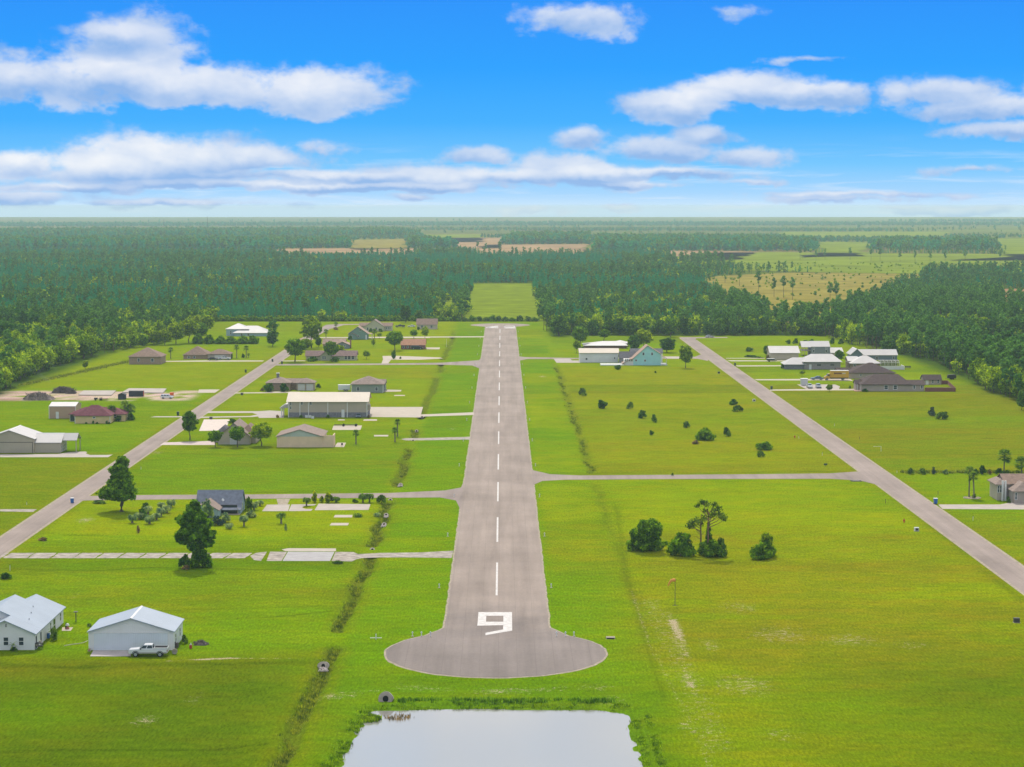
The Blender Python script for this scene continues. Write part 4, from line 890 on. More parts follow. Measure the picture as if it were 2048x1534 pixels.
# ---- foreground left
b = Bld('white_hangar', 'white gabled hangar with big ribbed door and pale metal roof', 'hangar', 179.5, 347.5, 1300.5); b.block(179.5, 347.5, 10.2, 1262, 'gy', 1235.5, W_WPAN, R_SILV, .3); x0, x1, y0, y1, h, r = b.last
do = b.opening('hangar_door', b.X(189), b.X(336.5), .05, b.Z(1265), 0, W_DOORP, 'f', TRIM, .16, False, 'door_frame'); b.trim_corners()
fa = MB(); sl = r / ((x1 - x0) / 2)
for a0, a1 in ((x0, (x0 + x1) / 2), (x1, (x0 + x1) / 2)):
    z0_, z1_ = h, h + r
    fa.prism_y([(a0, z0_ - .45), (a1, z1_ - .45), (a1, z1_ - .3), (a0, z0_ - .3)] if a0 < a1 else [(a1, z1_ - .45), (a0, z0_ - .45), (a0, z0_ - .3), (a1, z1_ - .3)], -.05, -.005)
fa.build('gable_trim', TRIM, b.t)
for a in (2.0, 6.6): b.side(a, a + .9, 1.0, 2.3, x1, 'r')
b = Bld('white_house', 'white house with silver metal roof at the lower left edge', 'house', 69.2, 80, 1300); xr = 0.0; h = b.Z(1265.7)
rs_ = .448
for nm, y0, y1, hw in (('front', 0, 4.2, 4.85), ('mid', 4.2, 17, 7.2), ('back', 17, 23, 4.85)):
    wb = MB(); wb.prism_y([(-2 * hw, -.2), (0, -.2), (0, h), (-hw, h + rs_ * hw), (-2 * hw, h)], y0 + (.003 if nm != 'front' else 0), y1); wb.build('wall', W_WHITE, b.t)
    rb = MB(); o = .42; o0 = .4 if nm != 'back' else -.004; o1 = .4 if nm != 'front' else -.004
    a = [(-2 * hw - o, h - o * rs_), (-hw, h + rs_ * hw), (o, h - o * rs_)]
    dz = {'front': .0, 'mid': .006, 'back': .0}[nm]
    rb.prism_y([(x, z + .012 + dz) for x, z in a] + [(x, z + .17 + dz) for x, z in reversed(a)], y0 - (o0 if nm != 'mid' else .35), y1 + (o1 if nm != 'mid' else .35))
    ro = rb.build('roof', R_SILV, b.t)
    if nm == 'mid': vb = MB(); [vb.cyl(-2.2 - i * .6, 6 + 4.2 * i, h + (2.2 + i * .6) * rs_, h + (2.2 + i * .6) * rs_ + .45, .07, 8) for i in range(3)]; vb.build('roof_vent', mat('grey_metal', (.25, .26, .28), .5), ro)
for pl, pr in ((9, 18), (39.5, 48.5)): b.win(pl, pr, 1273.5, 1289)
for a, c, z0, z1, m_ in ((.8, 1.7, .05, 2.1, M_DARK), (4.2, 5.2, .05, 2.1, M_DARK), (12, 12.8, 1.0, 2.1, None), (14.5, 16.2, .05, 2.2, None), (20, 21, .9, 2.2, None)): b.side(a, c, z0, z1, 0, 'r', m_, 'door' if m_ else 'window')
b.box('gable_lamp', b.X(13.6), b.X(14.8), -.14, -.003, b.Z(1252), b.Z(1246), TRIMB)
# ---- small grey-blue cottage
b = Bld('cottage', 'blue grey cottage with dark shingle roof beside the tall clipped tree', 'house', 387, 437, 1035)
b.block(394, 481, 8.6, 1015.5, 'gx', 979.5, W_BLUE, R_BLUE, .35, dy=b.dyof(1027.5)); m0 = b.last; dyb = b.dyof(1027.5)
b.block(387, 437, dyb + 2.5, 1020, 'gy', 1005.2, W_BLUE, R_GREY, .3, ridge='y')
b.side(dyb + 1.2, dyb + 2.2, .5, 2.2, m0[1], 'r'); b.side(dyb + 3.6, dyb + 4.8, .5, 2.2, m0[1], 'r')
b.opening('porch_glass', b.X(443, dyb), b.X(474, dyb), .25, 2.15, dyb, GLASS, 'f', TRIMB, .1, False); b.post(476, 1015.5, dyb - 1.2, .1, TRIMT)
pd = MB(); pd.prism_x([(dyb - 1.7, m0[4] - .35), (dyb - .33, m0[4] + .05), (dyb - .33, m0[4] + .19), (dyb - 1.7, m0[4] - .2)], b.X(440, dyb), m0[1] + .35); pd.build('porch_roof', R_BLUE, b.t)
b.box('porch_floor', b.X(440, dyb), m0[1], dyb - 1.6, dyb - .002, -.1, .18, M_CREAM)
dsh = MB(); dsh.tube([(b.X(445, dyb), dyb + 1.3, m0[4] + 1.0), (b.X(445, dyb), dyb + 1.3, m0[4] + 1.7)], .04, 6); dsh.tube([(b.X(445, dyb), dyb + 1.1, m0[4] + 1.8), (b.X(445, dyb) + .1, dyb + 1.0, m0[4] + 1.86)], [.32, .36], 12); dsh.build('satellite_dish', TRIM, b.t)
# ---- left of the left road
b = Bld('tan_hangar', 'tan metal hangar with porch wing and white roof at left edge', 'hangar', -28, 68, 906); b.block(-28, 69.5, 14, 877.5, 'gy', 860.5, W_PAN, R_WHITE, .35); x1 = b.last[1]
b.opening('hangar_door', b.X(-20), b.X(66), .05, b.Z(884.5), 0, W_PAN, 'f', TRIMB, .14, False, 'door_frame')
b.block(70, 122.5, 9, 884.5, 'gx', 866, W_PAN, R_WHITE, .3, dy=.5); l = b.last
pr = MB(); pr.prism_x([(l[2] + 1.5, l[4] + .38), ((l[2] + l[3]) / 2, l[4] + l[5] + .02), (l[3] - .5, l[4] + .3), (l[3] - .5, l[4] + .44), ((l[2] + l[3]) / 2, l[4] + l[5] + .17), (l[2] + 1.5, l[4] + .52)], l[1] + .305, l[1] + 4.6); pr.build('porch_roof', R_WHITE, b.t)
for yy in (l[2] + 2.0, l[3] - 1.0): b.box('post', l[1] + 4.1, l[1] + 4.35, yy, yy + .25, -.1, l[4] + .4, TRIMT)
for k in range(4): b.side(l[2] + .8 + 2.1 * k, l[2] + 1.6 + 2.1 * k, .4, 2.1, l[1], 'r')
b = Bld('stucco_house', 'yellow stucco house with maroon hip roof behind tan hangar', 'house', 151, 220.5, 847)
b.block(141, 250, 9, 828.5, 'hip', 813, W_YEL, R_MAR, .5, dy=b.dyof(842)); b.block(151, 220.5, 9.5, 831.6, 'hip', 809, W_YEL, R_MAR, .5); b.trim_corners()
b.win(187, 191, 833.6, 836, fw=.15, bar=False); l = b.last; d2 = b.dyof(842)
b.opening('lanai_screen', b.X(141.5, d2), b.X(150, d2), .1, 2.2, d2, GLASS, 'f', TRIM, .12, False); b.win(229, 233, 829.5, 836, dy=d2)
b = Bld('tan_shed', 'tall tan metal shed with pale curved roof and one white door', 'shed', 99.4, 152, 837); b.block(99.4, 152, 10, 812.8, 'gx', 804.3, W_MOCHA, R_WHITE, .12); b.trim_corners(); b.door(113.2, 118.2, 823.6)
b = Bld('brick_house', 'brown brick house with plain hip roof in front of leafy wood', 'house', 258.7, 322.5, 728.6); b.block(258.7, 322.5, 14, 713.8, 'hip', 693.8, W_BRICK, R_BROWN, .5, ridge='y'); b.win(276, 280, 717, 723); b.win(303, 308, 717, 723)
b = Bld('garage_house', 'brown hip roofed house with garage wing and two parked vehicles', 'house', 367.5, 415, 718.7); b.block(367.5, 416, 13, 710.2, 'hip', 691.2, W_BRICK, R_BROWN, .5, dy=1.2); b.block(416, 460, 9, 708.5, 'hip', 697.5, wallm('pinkish_brick', (.42, .34, .29)), R_BROWN, .45)
b.opening('garage_door', b.X(430), b.X(448), .03, b.Z(711), 0, M_GDOOR, 'f', TRIM, .1, False); b.win(376, 380, 712.5, 716, dy=1.2); b.win(387, 391, 712.5, 716, dy=1.2)
b = Bld('lake_house', 'blue grey house under broad white metal hip roofs at far left', 'house', 468, 538, 672.5); b.block(453, 497, 12, 658.5, 'hip', 646.3, W_BLUE, R_WHITE, .6, dy=3); b.block(468, 538, 14, 666.2, 'hip', 651, W_BLUE, R_WHITE, .7)
b.win(461, 463, 662, 668, dy=3); b.win(482, 485, 667, 671); b.win(495, 499, 667, 671); b.box('cupola', b.X(512, 7) - .6, b.X(512, 7) + .6, 6.4, 7.6, 3.0, 5.4, TRIM)
# ---- between left road and runway, from the back
b = Bld('gable_house', 'cream house with brown gable between two low wings', 'house', 730, 768, 662.5); b.block(719.5, 784, 9, 652, 'gx', 645.5, W_PALE, R_BROWN, .4, dy=3.5); b.block(730, 768, 12, 653, 'gy', 640, W_PALE, R_GREY, .5, dy=0)
for pl in (734, 751): b.win(pl, pl + 3, 655, 660)
for pl in (772, 775.6, 779): b.win(pl, pl + 2, 654, 658, dy=3.5)
b = Bld('far_gable_house', 'white walled house with brown roof nearest the runway far end', 'house', 833.7, 874, 658.7); b.block(833.7, 874, 10, 649, 'gx', 637.6, W_BEIGE, R_BROWN, .4); b.side(3, 4.2, 1, 2.2, b.last[1], 'r'); b.win(842, 846, 651, 655); b.win(861, 865, 651, 655)
b = Bld('green_house', 'green sided house with steep tan roof and porch at right', 'house', 697, 735, 679); b.block(697, 735, 11, 667, 'gy', 653.5, W_GREEN, R_TAN, .5); b.block(697, 713, 2.5, 671, 'gy', 666.2, W_GREEN, R_TAN, .3, dy=-1.6); 
b.win(719, 722, 658, 662); b.win(715, 718, 670.5, 674); b.win(702, 705, 671.5, 674.5, dy=-1.6); b.door(731.5, 733.5, 670, m_=TRIM)
pr = MB(); l = (b.X(735), b.Z(667.5)); pr.prism_y([(l[0] + .3, l[1] - .1), (l[0] + 2.6, l[1] - .4), (l[0] + 2.6, l[1] - .28), (l[0] + .3, l[1] + .02)], 1, 9); pr.build('porch_roof', R_TAN, b.t); b.box('post', l[0] + 2.3, l[0] + 2.5, 1.2, 1.4, -.1, l[1] - .36, TRIM); b.box('post', l[0] + 2.3, l[0] + 2.5, 8, 8.2, -.1, l[1] - .36, TRIM)
b = Bld('brick_ranch', 'low brick ranch house with orange brown roof beside oak tree', 'house', 802, 850, 698.7); b.block(802, 850, 11, 690, 'gx', 678, W_RED, roofm('orange_shingle', (.38, .20, .125)), .4)
for pl in (806, 814, 822): b.win(pl, pl + 3, 692, 696)
b = Bld('split_house', 'brown house with crossed tan gables and small brick chimney', 'house', 672, 698, 697.4); b.block(646, 690, 9, 688, 'gx', 677.2, W_BRICK, R_TAN, .4, dy=4); b.block(672, 698, 10, 689.3, 'gy', 683.5, W_GREY, R_TAN, .5)
b.win(675, 677.5, 689.5, 693); b.win(688, 690.5, 689.5, 693); b.box('chimney', b.X(699), b.X(701.5), 4, 5, 0, b.Z(681), W_RED)
b = Bld('small_roof_house', 'small house with pale roof half hidden behind dark oak', 'house', 592, 611, 689); b.block(592, 611, 8, 682.5, 'hip', 676, W_BEIGE, R_TAN, .4); b.win(600, 603, 684, 687)
b = Bld('ranch_house', 'long low maroon roofed ranch house behind two big trees', 'house', 612, 712.5, 721.5); b.block(612, 712.5, 9, 711.6, 'gx', 701.3, W_PALE, roofm('plum_shingle', (.22, .15, .135)), .5, dy=2.2); b.block(640.5, 663, 8, 711.5, 'gy', 702.5, W_PALE, roofm('plum_shingle', (.22, .15, .135)), .4)
for pl in (645, 649): b.win(pl, pl + 2.6, 712.5, 717.5)
for pl in (689.5, 696, 703.5): b.win(pl, pl + 5, 712.5, 718, dy=2.2)
b.win(620, 633, 713, 718, dy=2.2)
b = Bld('arch_garage_house', 'brown hip roofed house with twin white garage doors and chimney', 'house', 533, 580, 781.5); b.block(533, 580, 12, 766.3, 'hip', 753.4, W_BRICK, R_GREY, .5); b.block(560, 612, 7, 766, 'gx', 757, W_BRICK, R_GREY, .3, dy=5); b.block(593.5, 627.5, 8, 766.2, 'hip', 755.2, wallm('sand_stucco', (.42, .34, .26)), R_GREY, .55, dy=1.2)
for pl in (596, 612.8): b.opening('garage_door', b.X(pl, 1.2), b.X(pl + 14, 1.2), .03, b.Z(767.6, 1.2), 1.2, M_GDOOR, 'f', W_BRICK, .12, False)
ch = b.box('chimney', b.X(553.8, 6), b.X(559, 6), 5.6, 6.4, 2, b.Z(747, 6), W_STONE); b.box('chimney_cap', b.X(553.2, 6), b.X(559.6, 6), 5.5, 6.5, b.Z(747, 6) + .002, b.Z(745.6, 6), TRIM, ch)
b = Bld('sage_garage', 'grey green hip roofed building with white cargo trailer alongside', 'building', 703.4, 766, 785.6); b.block(703.4, 766, 13, 769, 'hip', 751.2, W_SAGE, R_GREY, .55, ridge='y'); b.trim_corners(); b.win(713.6, 719, 774.5, 781); b.win(750.8, 755.4, 774.5, 781)
bb = b; b.block(740, 770.5, 7, 768.5, 'gx', 758.5, W_SAGE, R_GREY, .3, dy=9)
b = Bld('big_hangar', 'large beige hangar with stone base and long pale metal roof', 'hangar', 576.5, 734.7, 834.6); b.block(576.5, 734.7, 15, 803, 'gx', 784.2, ribbed('greige_panel', (.45, .365, .29), 'x', .5, .3), R_CREAM, .6); l = b.last
b.box('stone_base', l[0] - .03, l[1] + .03, -.05, 15.05, -.1, 1.75, W_STONE)
for px in (577.3, 600.2, 617.4, 656, 694.8, 734): b.box('downspout', b.X(px) - .13, b.X(px) + .13, -.12, -.052, 0, l[4] - .1, TRIM)
b.win(580.3, 583.3, 804.6, 809.4); b.win(580.3, 583.3, 812.8, 817.6); b.win(602.2, 606, 804.4, 809); b.win(619.7, 623.8, 804.4, 809); b.door(683.6, 688.8, 819.4, dy=-.05)
pr = MB(); pr.prism_y([(l[0] - 3.1, 3.0), (l[0] - .03, 3.3), (l[0] - .03, 4.5), (l[0] - 1.2, 4.45), (l[0] - 3.2, 3.15)], 1.5, 9); pr.build('porch_roof', R_WHITE, b.t)
for yy in (1.7, 8.6): b.box('post', l[0] - 2.7, l[0] - 2.3, yy, yy + .4, -.1, 3.02, TRIM)
b.box('side_door', l[1] + .003, l[1] + .9, 1.0, 5, 2.5, 4.2, TRIMT)
b = Bld('tan_block_house', 'tan house with pale front gable and flat walled side yard', 'house', 554, 645, 894.6); b.block(554, 645, 16, 873, 'gy', 859.3, W_TAN, R_GREY, .4); l = b.last
gb_ = MB(); gb_.prism_y([(l[0] + .25, l[4] + .02), (l[1] - .25, l[4] + .02), ((l[0] + l[1]) / 2, l[4] + l[5] - .1)], -.04, -.003); gb_.build('gable_panel', wallm('pale_green_siding', (.47, .50, .44)), b.t)
yw = MB(); yw.box(l[1] + .003, b.X(665.5), .2, .45, -.1, 3.7); yw.box(b.X(665.5), b.X(665.5) + .25, .2, 7, -.1, 3.7); yw.build('yard_wall', W_TAN, b.t)
b = Bld('hip_cottage', 'beige house with grey roof behind three round garden trees', 'house', 437, 500, 888.8); b.block(430, 462, 9, 869, 'hip', 849, W_BEIGE, R_DARK, .4, dy=6); b.block(437, 500, 14, 871.5, 'gy', 846, W_BEIGE, R_GREY, .6)
b.opening('garage_door', b.X(461), b.X(475), .03, b.Z(875), 0, M_GDOOR, 'f', TRIM, .1, False); b.block(478, 512, 12, 869, 'hip', 846, W_BEIGE, R_BROWN, .4, dy=3)
# ---- right of the runway, far
b = Bld('runway_hangar', 'long white hangar with cream roof next to the aqua house', 'hangar', 1159.7, 1236.7, 725); b.block(1159.7, 1236.7, 12, 706, 'gx', 697, W_WPAN, R_CREAM, .5); b.win(1171.6, 1174.4, 716.5, 719.5, bar=False, frame=TRIMB, fw=.05); b.win(1228.5, 1230, 715, 717.5, frame=TRIMB, fw=.05); b.door(1198.5, 1201, 716.5, m_=TRIM)
b = Bld('aqua_house', 'aqua gabled two storey house with white sunroom', 'house', 1266.7, 1321.4, 730.6); k = b
xl, xr, zl, zr, xa, za = b.X(1266.7), b.X(1321.4), b.Z(717), b.Z(708.5), b.X(1295), b.Z(692)
MB().prism_y([(xl, -.2), (xr, -.2), (xr, zr), (xa, za), (xl, zl)], 0, 11).build('wall', W_TEAL, b.t)
xe, ze = b.X(1244), zl - (xl - b.X(1244)) * (za - zl) / (xa - xl) * .55; xo = xr + .5; zo = zr - .5 * (za - zr) / (xr - xa)
rb = MB(); a = [(xe, ze), (xl, zl), (xa, za), (xo, zo)]; rb.prism_y([(x, z + .012) for x, z in a] + [(x, z + .2) for x, z in reversed(a)], -.45, 11.4); rb.build('roof', R_TAN, b.t)
MB().box(b.X(1248.5), xl - .003, .0, 7, -.2, 2.75).build('sunroom', W_WHITE, b.t)
for i in range(4): b.win(1250.6 + 4 * i, 1252.8 + 4 * i, 717.8, 722.6, fw=.06)
for pl, pt, pb in ((1285.2, 705.5, 710.5), (1302.5, 705.5, 710.5), (1270.5, 719.3, 722.5), (1288.5, 719.5, 723)): b.win(pl, pl + 3.3, pt, pb)
pr = MB(); pr.prism_y([(xr + .52, zr - .9), (xr + 2.9, zr - 2.1), (xr + 2.9, zr - 1.98), (xr + .52, zr - .78)], 0, 10); pr.build('porch_roof', R_TAN, b.t); b.box('post', xr + 2.6, xr + 2.8, .2, .4, -.1, zr - 2.07, TRIM); b.box('porch_floor', xr + .01, xr + 3.2, 0, 10, -.1, .35, TRIM)
b.block(1240, 1270, 8, 716, 'gx', 703.5, W_GREY, R_DARK, .3, dy=9); b.block(1262, 1325, 9, 706, 'gx', 697.5, W_WHITE, R_DARK, .3, dy=16)
b.box('deck', b.X(1201), b.X(1248), -1.5, 5, -.1, .5, TRIM); 
fr = MB(); [fr.box(b.X(1201) + i * 1.15, b.X(1201) + i * 1.15 + .08, -1.48, -1.4, .5, 1.3) for i in range(10)]; fr.box(b.X(1201), b.X(1248), -1.49, -1.39, 1.3, 1.38); fr.build('deck_railing', TRIM, b.t)
b = Bld('metal_roof_house', 'red brick house under wide white metal roof behind long hangar', 'house', 1170, 1252, 697); b.block(1170, 1252, 16, 691.5, 'hip', 682, W_RED, R_WHITE, .9, ridge=(1205, 1240)); b.block(1228, 1256, 10, 687, 'hip', 680.5, W_RED, R_WHITE, .7, dy=14)
b = Bld('white_barn', 'pale barn with white metal roof left of the two storey house', 'barn', 1542, 1597.5, 719.6); b.block(1542, 1597.5, 14, 705.6, 'gx', 692.8, W_BEIGE, R_WHITE, .7)
b = Bld('two_storey_house', 'dark grey two storey house with balcony and white roof', 'house', 1622, 1660.5, 712); b.block(1622, 1660.5, 10, 694, 'gx', 683, W_GREY, R_WHITE, .1, wn='wall'); l = b.last
rr_ = MB(); sl = l[5] / 5; a = [(-.5, l[4] - .5 * sl), (5, l[4] + l[5]), (10.5, l[4] - .5 * sl)]; rr_.prism_x([(y, z + .012) for y, z in a] + [(y, z + .16) for y, z in reversed(a)], b.X(1603), l[0] - .105); rr_.build('roof', R_WHITE, b.t)
b.box('balcony', b.X(1604), l[0] - .003, 0, 10, 2.5, 2.75, TRIMT)
for px in (1604.5, 1610, 1616): b.post(px, 694.5, .1, .12, TRIMT)
for pl in (1626.5, 1651.5): b.win(pl, pl + 2.6, 695.5, 698); b.win(pl, pl + 2.6, 699.5, 705, bar=False)
b.block(1661, 1687, 12, 706, 'gx', 696, W_BEIGE, R_WHITE, .3, dy=2)
b = Bld('grey_hip_house', 'stone grey house with two joined white hip roofs', 'house', 1609, 1681.5, 738.8); b.block(1571, 1609, 10, 729.5, 'hip', 714.8, W_STONE, R_WHITE, .8, dy=.5, ridge=(1585, 1612)); b.block(1609, 1681.5, 13, 724.4, 'hip', 707.7, mat('pale_stone', (.30, .26, .25), .9, .3, 2.2), R_WHITE, .8, ridge=(1622, 1664))
b.door(1619, 1623, 729.5); b.win(1634, 1642.5, 728.5, 732, frame=TRIMT); b.win(1661, 1669, 728.5, 731.5, frame=TRIMT)
b = Bld('slate_house', 'slate blue long house with white roof and front gable, far right', 'house', 1749, 1795, 719.8); b.block(1714, 1795, 10, 710.4, 'gx', 699.6, wallm('slate_siding', (.16, .20, .235)), R_WHITE, .4); b.block(1703.5, 1724.5, 12, 708, 'gy', 698.5, wallm('slate_siding', (.16, .20, .235)), R_WHITE, .6, dy=-2.5)
b.win(1752.5, 1756.5, 713.5, 718.5); b.win(1786, 1789.5, 713.5, 718); b.box('chimney', b.X(1743), b.X(1748), 1, 2, 0, b.Z(712), W_BEIGE)
b = Bld('pool_house', 'house with bright white metal roof joined to the pool cage', 'house', 1704, 1760, 738.5); b.block(1704, 1760, 13, 727.5, 'hip', 711, W_BRICK, R_WHITE, .8, ridge=(1726, 1734)); b.block(1698, 1716, 9, 722, 'gx', 713.5, W_BRICK, R_WHITE, .6, dy=5); b.win(1708, 1712, 729, 733)
# pool cage and its wall
g = G(1757.5, 739.4); t = thing('pool_enclosure', 'screened pool cage with white frame beside white metal roofed house', 'pool cage', (g.x, g.y, 0)); k = F / g.y
wl = 52 / k; MB().box(0, wl, 0, .25, -.1, 7.4 / k).box(wl - .25, wl, .25, 8, -.1, 7.4 / k).build('wall', TRIM, t)
cg = MB(); h0 = 3.1; x0_ = 1.0; x1_ = 9.6
prof = [(1.2, 1.7), (1.2, h0), (2.6, h0 + .9), (6.2, h0 + .9), (7.4, h0), (7.4, .0)]
for i in range(6):
    xx = x0_ + (x1_ - x0_) * i / 5; cg.tube([(xx, y, z) for y, z in prof], .06, 4)
for y, z in prof[1:5]: cg.tube([(x0_, y, z), (x1_, y, z)], .06, 4)
cg.build('cage_frame', TRIM, t)
sc_m = bpy.data.materials.new('insect_screen'); sc_m.use_nodes = True; q = sc_m.node_tree; bb_ = q.nodes['Principled BSDF']; bb_.inputs['Base Color'].default_value = (.10, .09, .09, 1); bb_.inputs['Alpha'].default_value = .55; bb_.inputs['Roughness'].default_value = .8
sg = MB()
for (ya, za_), (yb, zb) in zip(prof[:-1], prof[1:]): sg.poly([(x0_, ya, za_), (x1_, ya, za_), (x1_, yb, zb), (x0_, yb, zb)])
sg.build('screen', sc_m, t)
b = Bld('brown_roof_house', 'house with tall brown hip roof behind the taupe house', 'house', 1700, 1790, 757); b.block(1676, 1706, 9, 747.5, 'gx', 736, W_TAUPE, R_DKB, .4, dy=5); b.block(1700, 1790, 15, 746.6, 'hip', 725, W_TAUPE, R_DKB, .6, dy=0, ridge=(1738, 1744)); b.win(1720, 1724, 749, 752); b.box('roof_vent', b.X(1748), b.X(1749.3), 4, 4.4, b.Z(737), b.Z(735), TRIMB)
b = Bld('taupe_house', 'taupe sided house with long brown roof and white framed windows', 'house', 1724, 1849.5, 782.6); b.block(1724, 1822, 16, 769.8, 'hip', 747.8, W_TAUPE, R_DKB, .6, ridge=(1749, 1796)); b.last0 = b.last; b.block(1800, 1849.3, 9, 769.8, 'gx', 760.5, W_TAUPE, R_DKB, .5, dy=.004)
for pl, pr_ in ((1769.5, 1776), (1787.8, 1794.3)): b.win(pl, pr_, 771.4, 778.6, fw=.2)
for pl in (1827.4, 1842.4): b.win(pl, pl + 3.4, 771.4, 777.6, fw=.2)
b.box('porch_floor', b.X(1710), b.X(1723.8), -.4, 4, -.1, .2, mat('red_paving', (.40, .22, .18), .9, .15, 1)); b.block(1712, 1724, 5, 768, 'gx', 759.5, W_TAUPE, R_DKB, .3, dy=5)
for px in (1715, 1721): b.post(px, 769, .4, .1)
b = Bld('garden_shed', 'small taupe shed with two windows behind red fence', 'shed', 1848, 1883.5, 769.3); b.block(1848, 1883.5, 6, 760, 'gx', 750, W_TAUPE, R_DKB, .3); b.door(1852.4, 1857.6, 761); b.win(1864.5, 1868, 760.8, 766); b.win(1875.5, 1879, 760.8, 766)
# ---- right edge house
b = Bld('edge_house', 'taupe house with white columns at the right edge of view', 'house', 2029, 2075, 1006.6); b.block(2029, 2075, 9, 984, 'hip', 962, W_TAUPE, R_GREY, .5); b.block(2012, 2080, 10, 968, 'gx', 948, W_TAUPE, R_BROWN, .4, dy=5.5); b.block(1995, 2016, 8, 970, 'hip', 958, W_BEIGE, R_GREY, .6, dy=5.6, ridge='y')
b.win(2031.5, 2034.5, 986, 999.5); 
for a in (1.0, 2.6): b.side(a, a + .9, .9, 2.5, 0, 'l')
for px in (2006, 2011.5): b.post(px, 962, 4.6, .22)
for px in (1996.4, 2001): b.win(px, px + 2.6, 972, 985, dy=5.6)
b.door(2008, 2011, 976, dy=5.5, m_=mat('brown_door', (.20, .12, .09), .6))
# ------------------------------------------------------------------ vehicles
def paint(name, c, r=.3):
    m_ = mat(name, c, r, .03, 1.0, spec=.5); m_.node_tree.nodes['Principled BSDF'].inputs['Coat Weight'].default_value = .4; return m_
P_WHITE = paint('white_car_paint', (.68, .68, .69)); P_BLACK = paint('black_car_paint', (.02, .02, .024)); P_GREY = paint('grey_blue_car_paint', (.13, .17, .22)); P_SILV = paint('silver_car_paint', (.42, .43, .45)); P_YEL = paint('yellow_truck_paint', (.62, .33, .02), .45)
M_TYRE = mat('tyre', (.018, .018, .018), .9, .2, 3); M_RIM = mat('wheel_rim', (.45, .45, .46), .4, .1, 2, .6); M_LAMP = mat('head_lamp', (.6, .62, .62), .2, .05, 3); M_TAIL = mat('tail_lamp', (.35, .02, .02), .3, .05, 3); M_BED = mat('dark_bed', (.025, .025, .03), .7, .2, 2); M_TRIMM = mat('brown_lower_trim', (.34, .30, .26), .5, .1, 2)
def smooth_shell(mb, name, m_, parent, bevel=.06):
    o = mb.build(name, m_, parent); bm = bmesh.new(); bm.from_mesh(o.data); bmesh.ops.bevel(bm, geom=bm.edges[:], offset=bevel, segments=2, affect='EDGES', clamp_overlap=True); bm.to_mesh(o.data); bm.free(); return o
def vehicle(name, kind, label, loc, rz, pm, sc=1.0, group=None):
    """built along +X (front at +X), 1.85 m wide, wheels on the ground"""
    t = thing(name, label, 'pickup truck' if kind == 'pickup' else 'car', loc, rz, group); t.scale = (sc,) * 3
    W_ = .92
    if kind == 'pickup': side = [(-3.0, .55), (3.0, .5), (3.08, .95), (2.95, 1.16), (1.35, 1.25), (-.75, 1.25), (-3.02, 1.22)]; cab = [(-.78, 1.2), (1.5, 1.2), (.62, 1.88), (-.62, 1.9)]; L = 3.0; wx = (1.95, -1.85); wr = .41
    elif kind == 'suv': side = [(-2.35, .42), (2.35, .4), (2.42, .75), (2.3, 1.0), (1.2, 1.1), (-2.4, 1.12)]; cab = [(-2.35, 1.08), (1.35, 1.08), (.5, 1.72), (-2.1, 1.74)]; L = 2.4; wx = (1.5, -1.45); wr = .36
    else: side = [(-2.3, .38), (2.3, .36), (2.36, .62), (2.2, .82), (1.05, .92), (-1.6, .95), (-2.3, .86)]; cab = [(-1.75, .9), (1.1, .9), (.25, 1.42), (-1.0, 1.44)]; L = 2.35; wx = (1.42, -1.38); wr = .33
    mb = MB(); n = len(side); mb.prism_y(side, -W_, W_); body = smooth_shell(mb, 'body', pm, t)
    cb = MB(); k = .80; c2 = cab
    vs = [(x, (-1 if z < cab[0][1] + .2 else -k) * (W_ - .04), z) for x, z in c2] + [(x, (1 if z < cab[0][1] + .2 else k) * (W_ - .04), z) for x, z in c2]
    m = len(c2); cb.add(vs, [list(range(m)), list(reversed(range(m, 2 * m)))] + [[(i + 1) % m, i, i + m, (i + 1) % m + m] for i in range(m)])
    smooth_shell(cb, 'cab', pm, t, .05)
    (ax, az), (bx, bz), (cx, cz), (dx, dz) = cab; gb = MB()
    def lerp(p, q, f): return (p[0] + (q[0] - p[0]) * f, p[1] + (q[1] - p[1]) * f)
    wl = [lerp((ax, az), (dx, dz), .22), lerp((bx, bz), (cx, cz), .22), lerp((bx, bz), (cx, cz), .86), lerp((ax, az), (dx, dz), .86)]
    ww = lambda z: (W_ - .04) * (1 - (1 - k) * min(1, max(0, (z - az) / (cz - az)))) + .012
    nwin = 2 if kind != 'suv' else 3
    for sgn in (-1, 1):
        for i in range(nwin):
            f0 = i / nwin + .035; f1 = (i + 1) / nwin - .035
            a_, b_, c_, d_ = lerp(wl[0], wl[1], f0), lerp(wl[0], wl[1], f1), lerp(wl[3], wl[2], f1), lerp(wl[3], wl[2], f0)
            q = [(p[0], sgn * ww(p[1]), p[1]) for p in (a_, b_, c_, d_)]; gb.poly(q if sgn < 0 else q[::-1])
    gb.build('side_window', GLASS, t)
    for (p, q, sg, nm) in (((bx, bz), (cx, cz), 1, 'windscreen'), ((ax, az), (dx, dz), -1, 'rear_window')):
        lo = lerp(p, q, .15); hi = lerp(p, q, .92); e = .02 * sg
        pts = [(lo[0] + e, -ww(lo[1]) + .1, lo[1] + .012), (lo[0] + e, ww(lo[1]) - .1, lo[1] + .012), (hi[0] + e, ww(hi[1]) - .12, hi[1] + .012), (hi[0] + e, -ww(hi[1]) + .12, hi[1] + .012)]
        mb = MB(); mb.poly(pts if sg > 0 else pts[::-1]); mb.build(nm, GLASS, t)
    for x in wx:
        for sgn in (-1, 1):
            mb = MB(); mb.wheel(x, sgn * (W_ - .11), wr, wr, .27, 18); wo_ = mb.build('wheel', M_TYRE, t); mb = MB(); mb.wheel(x, sgn * (W_ - .105), wr, wr * .62, .29, 14); mb.build('rim', M_RIM, wo_)
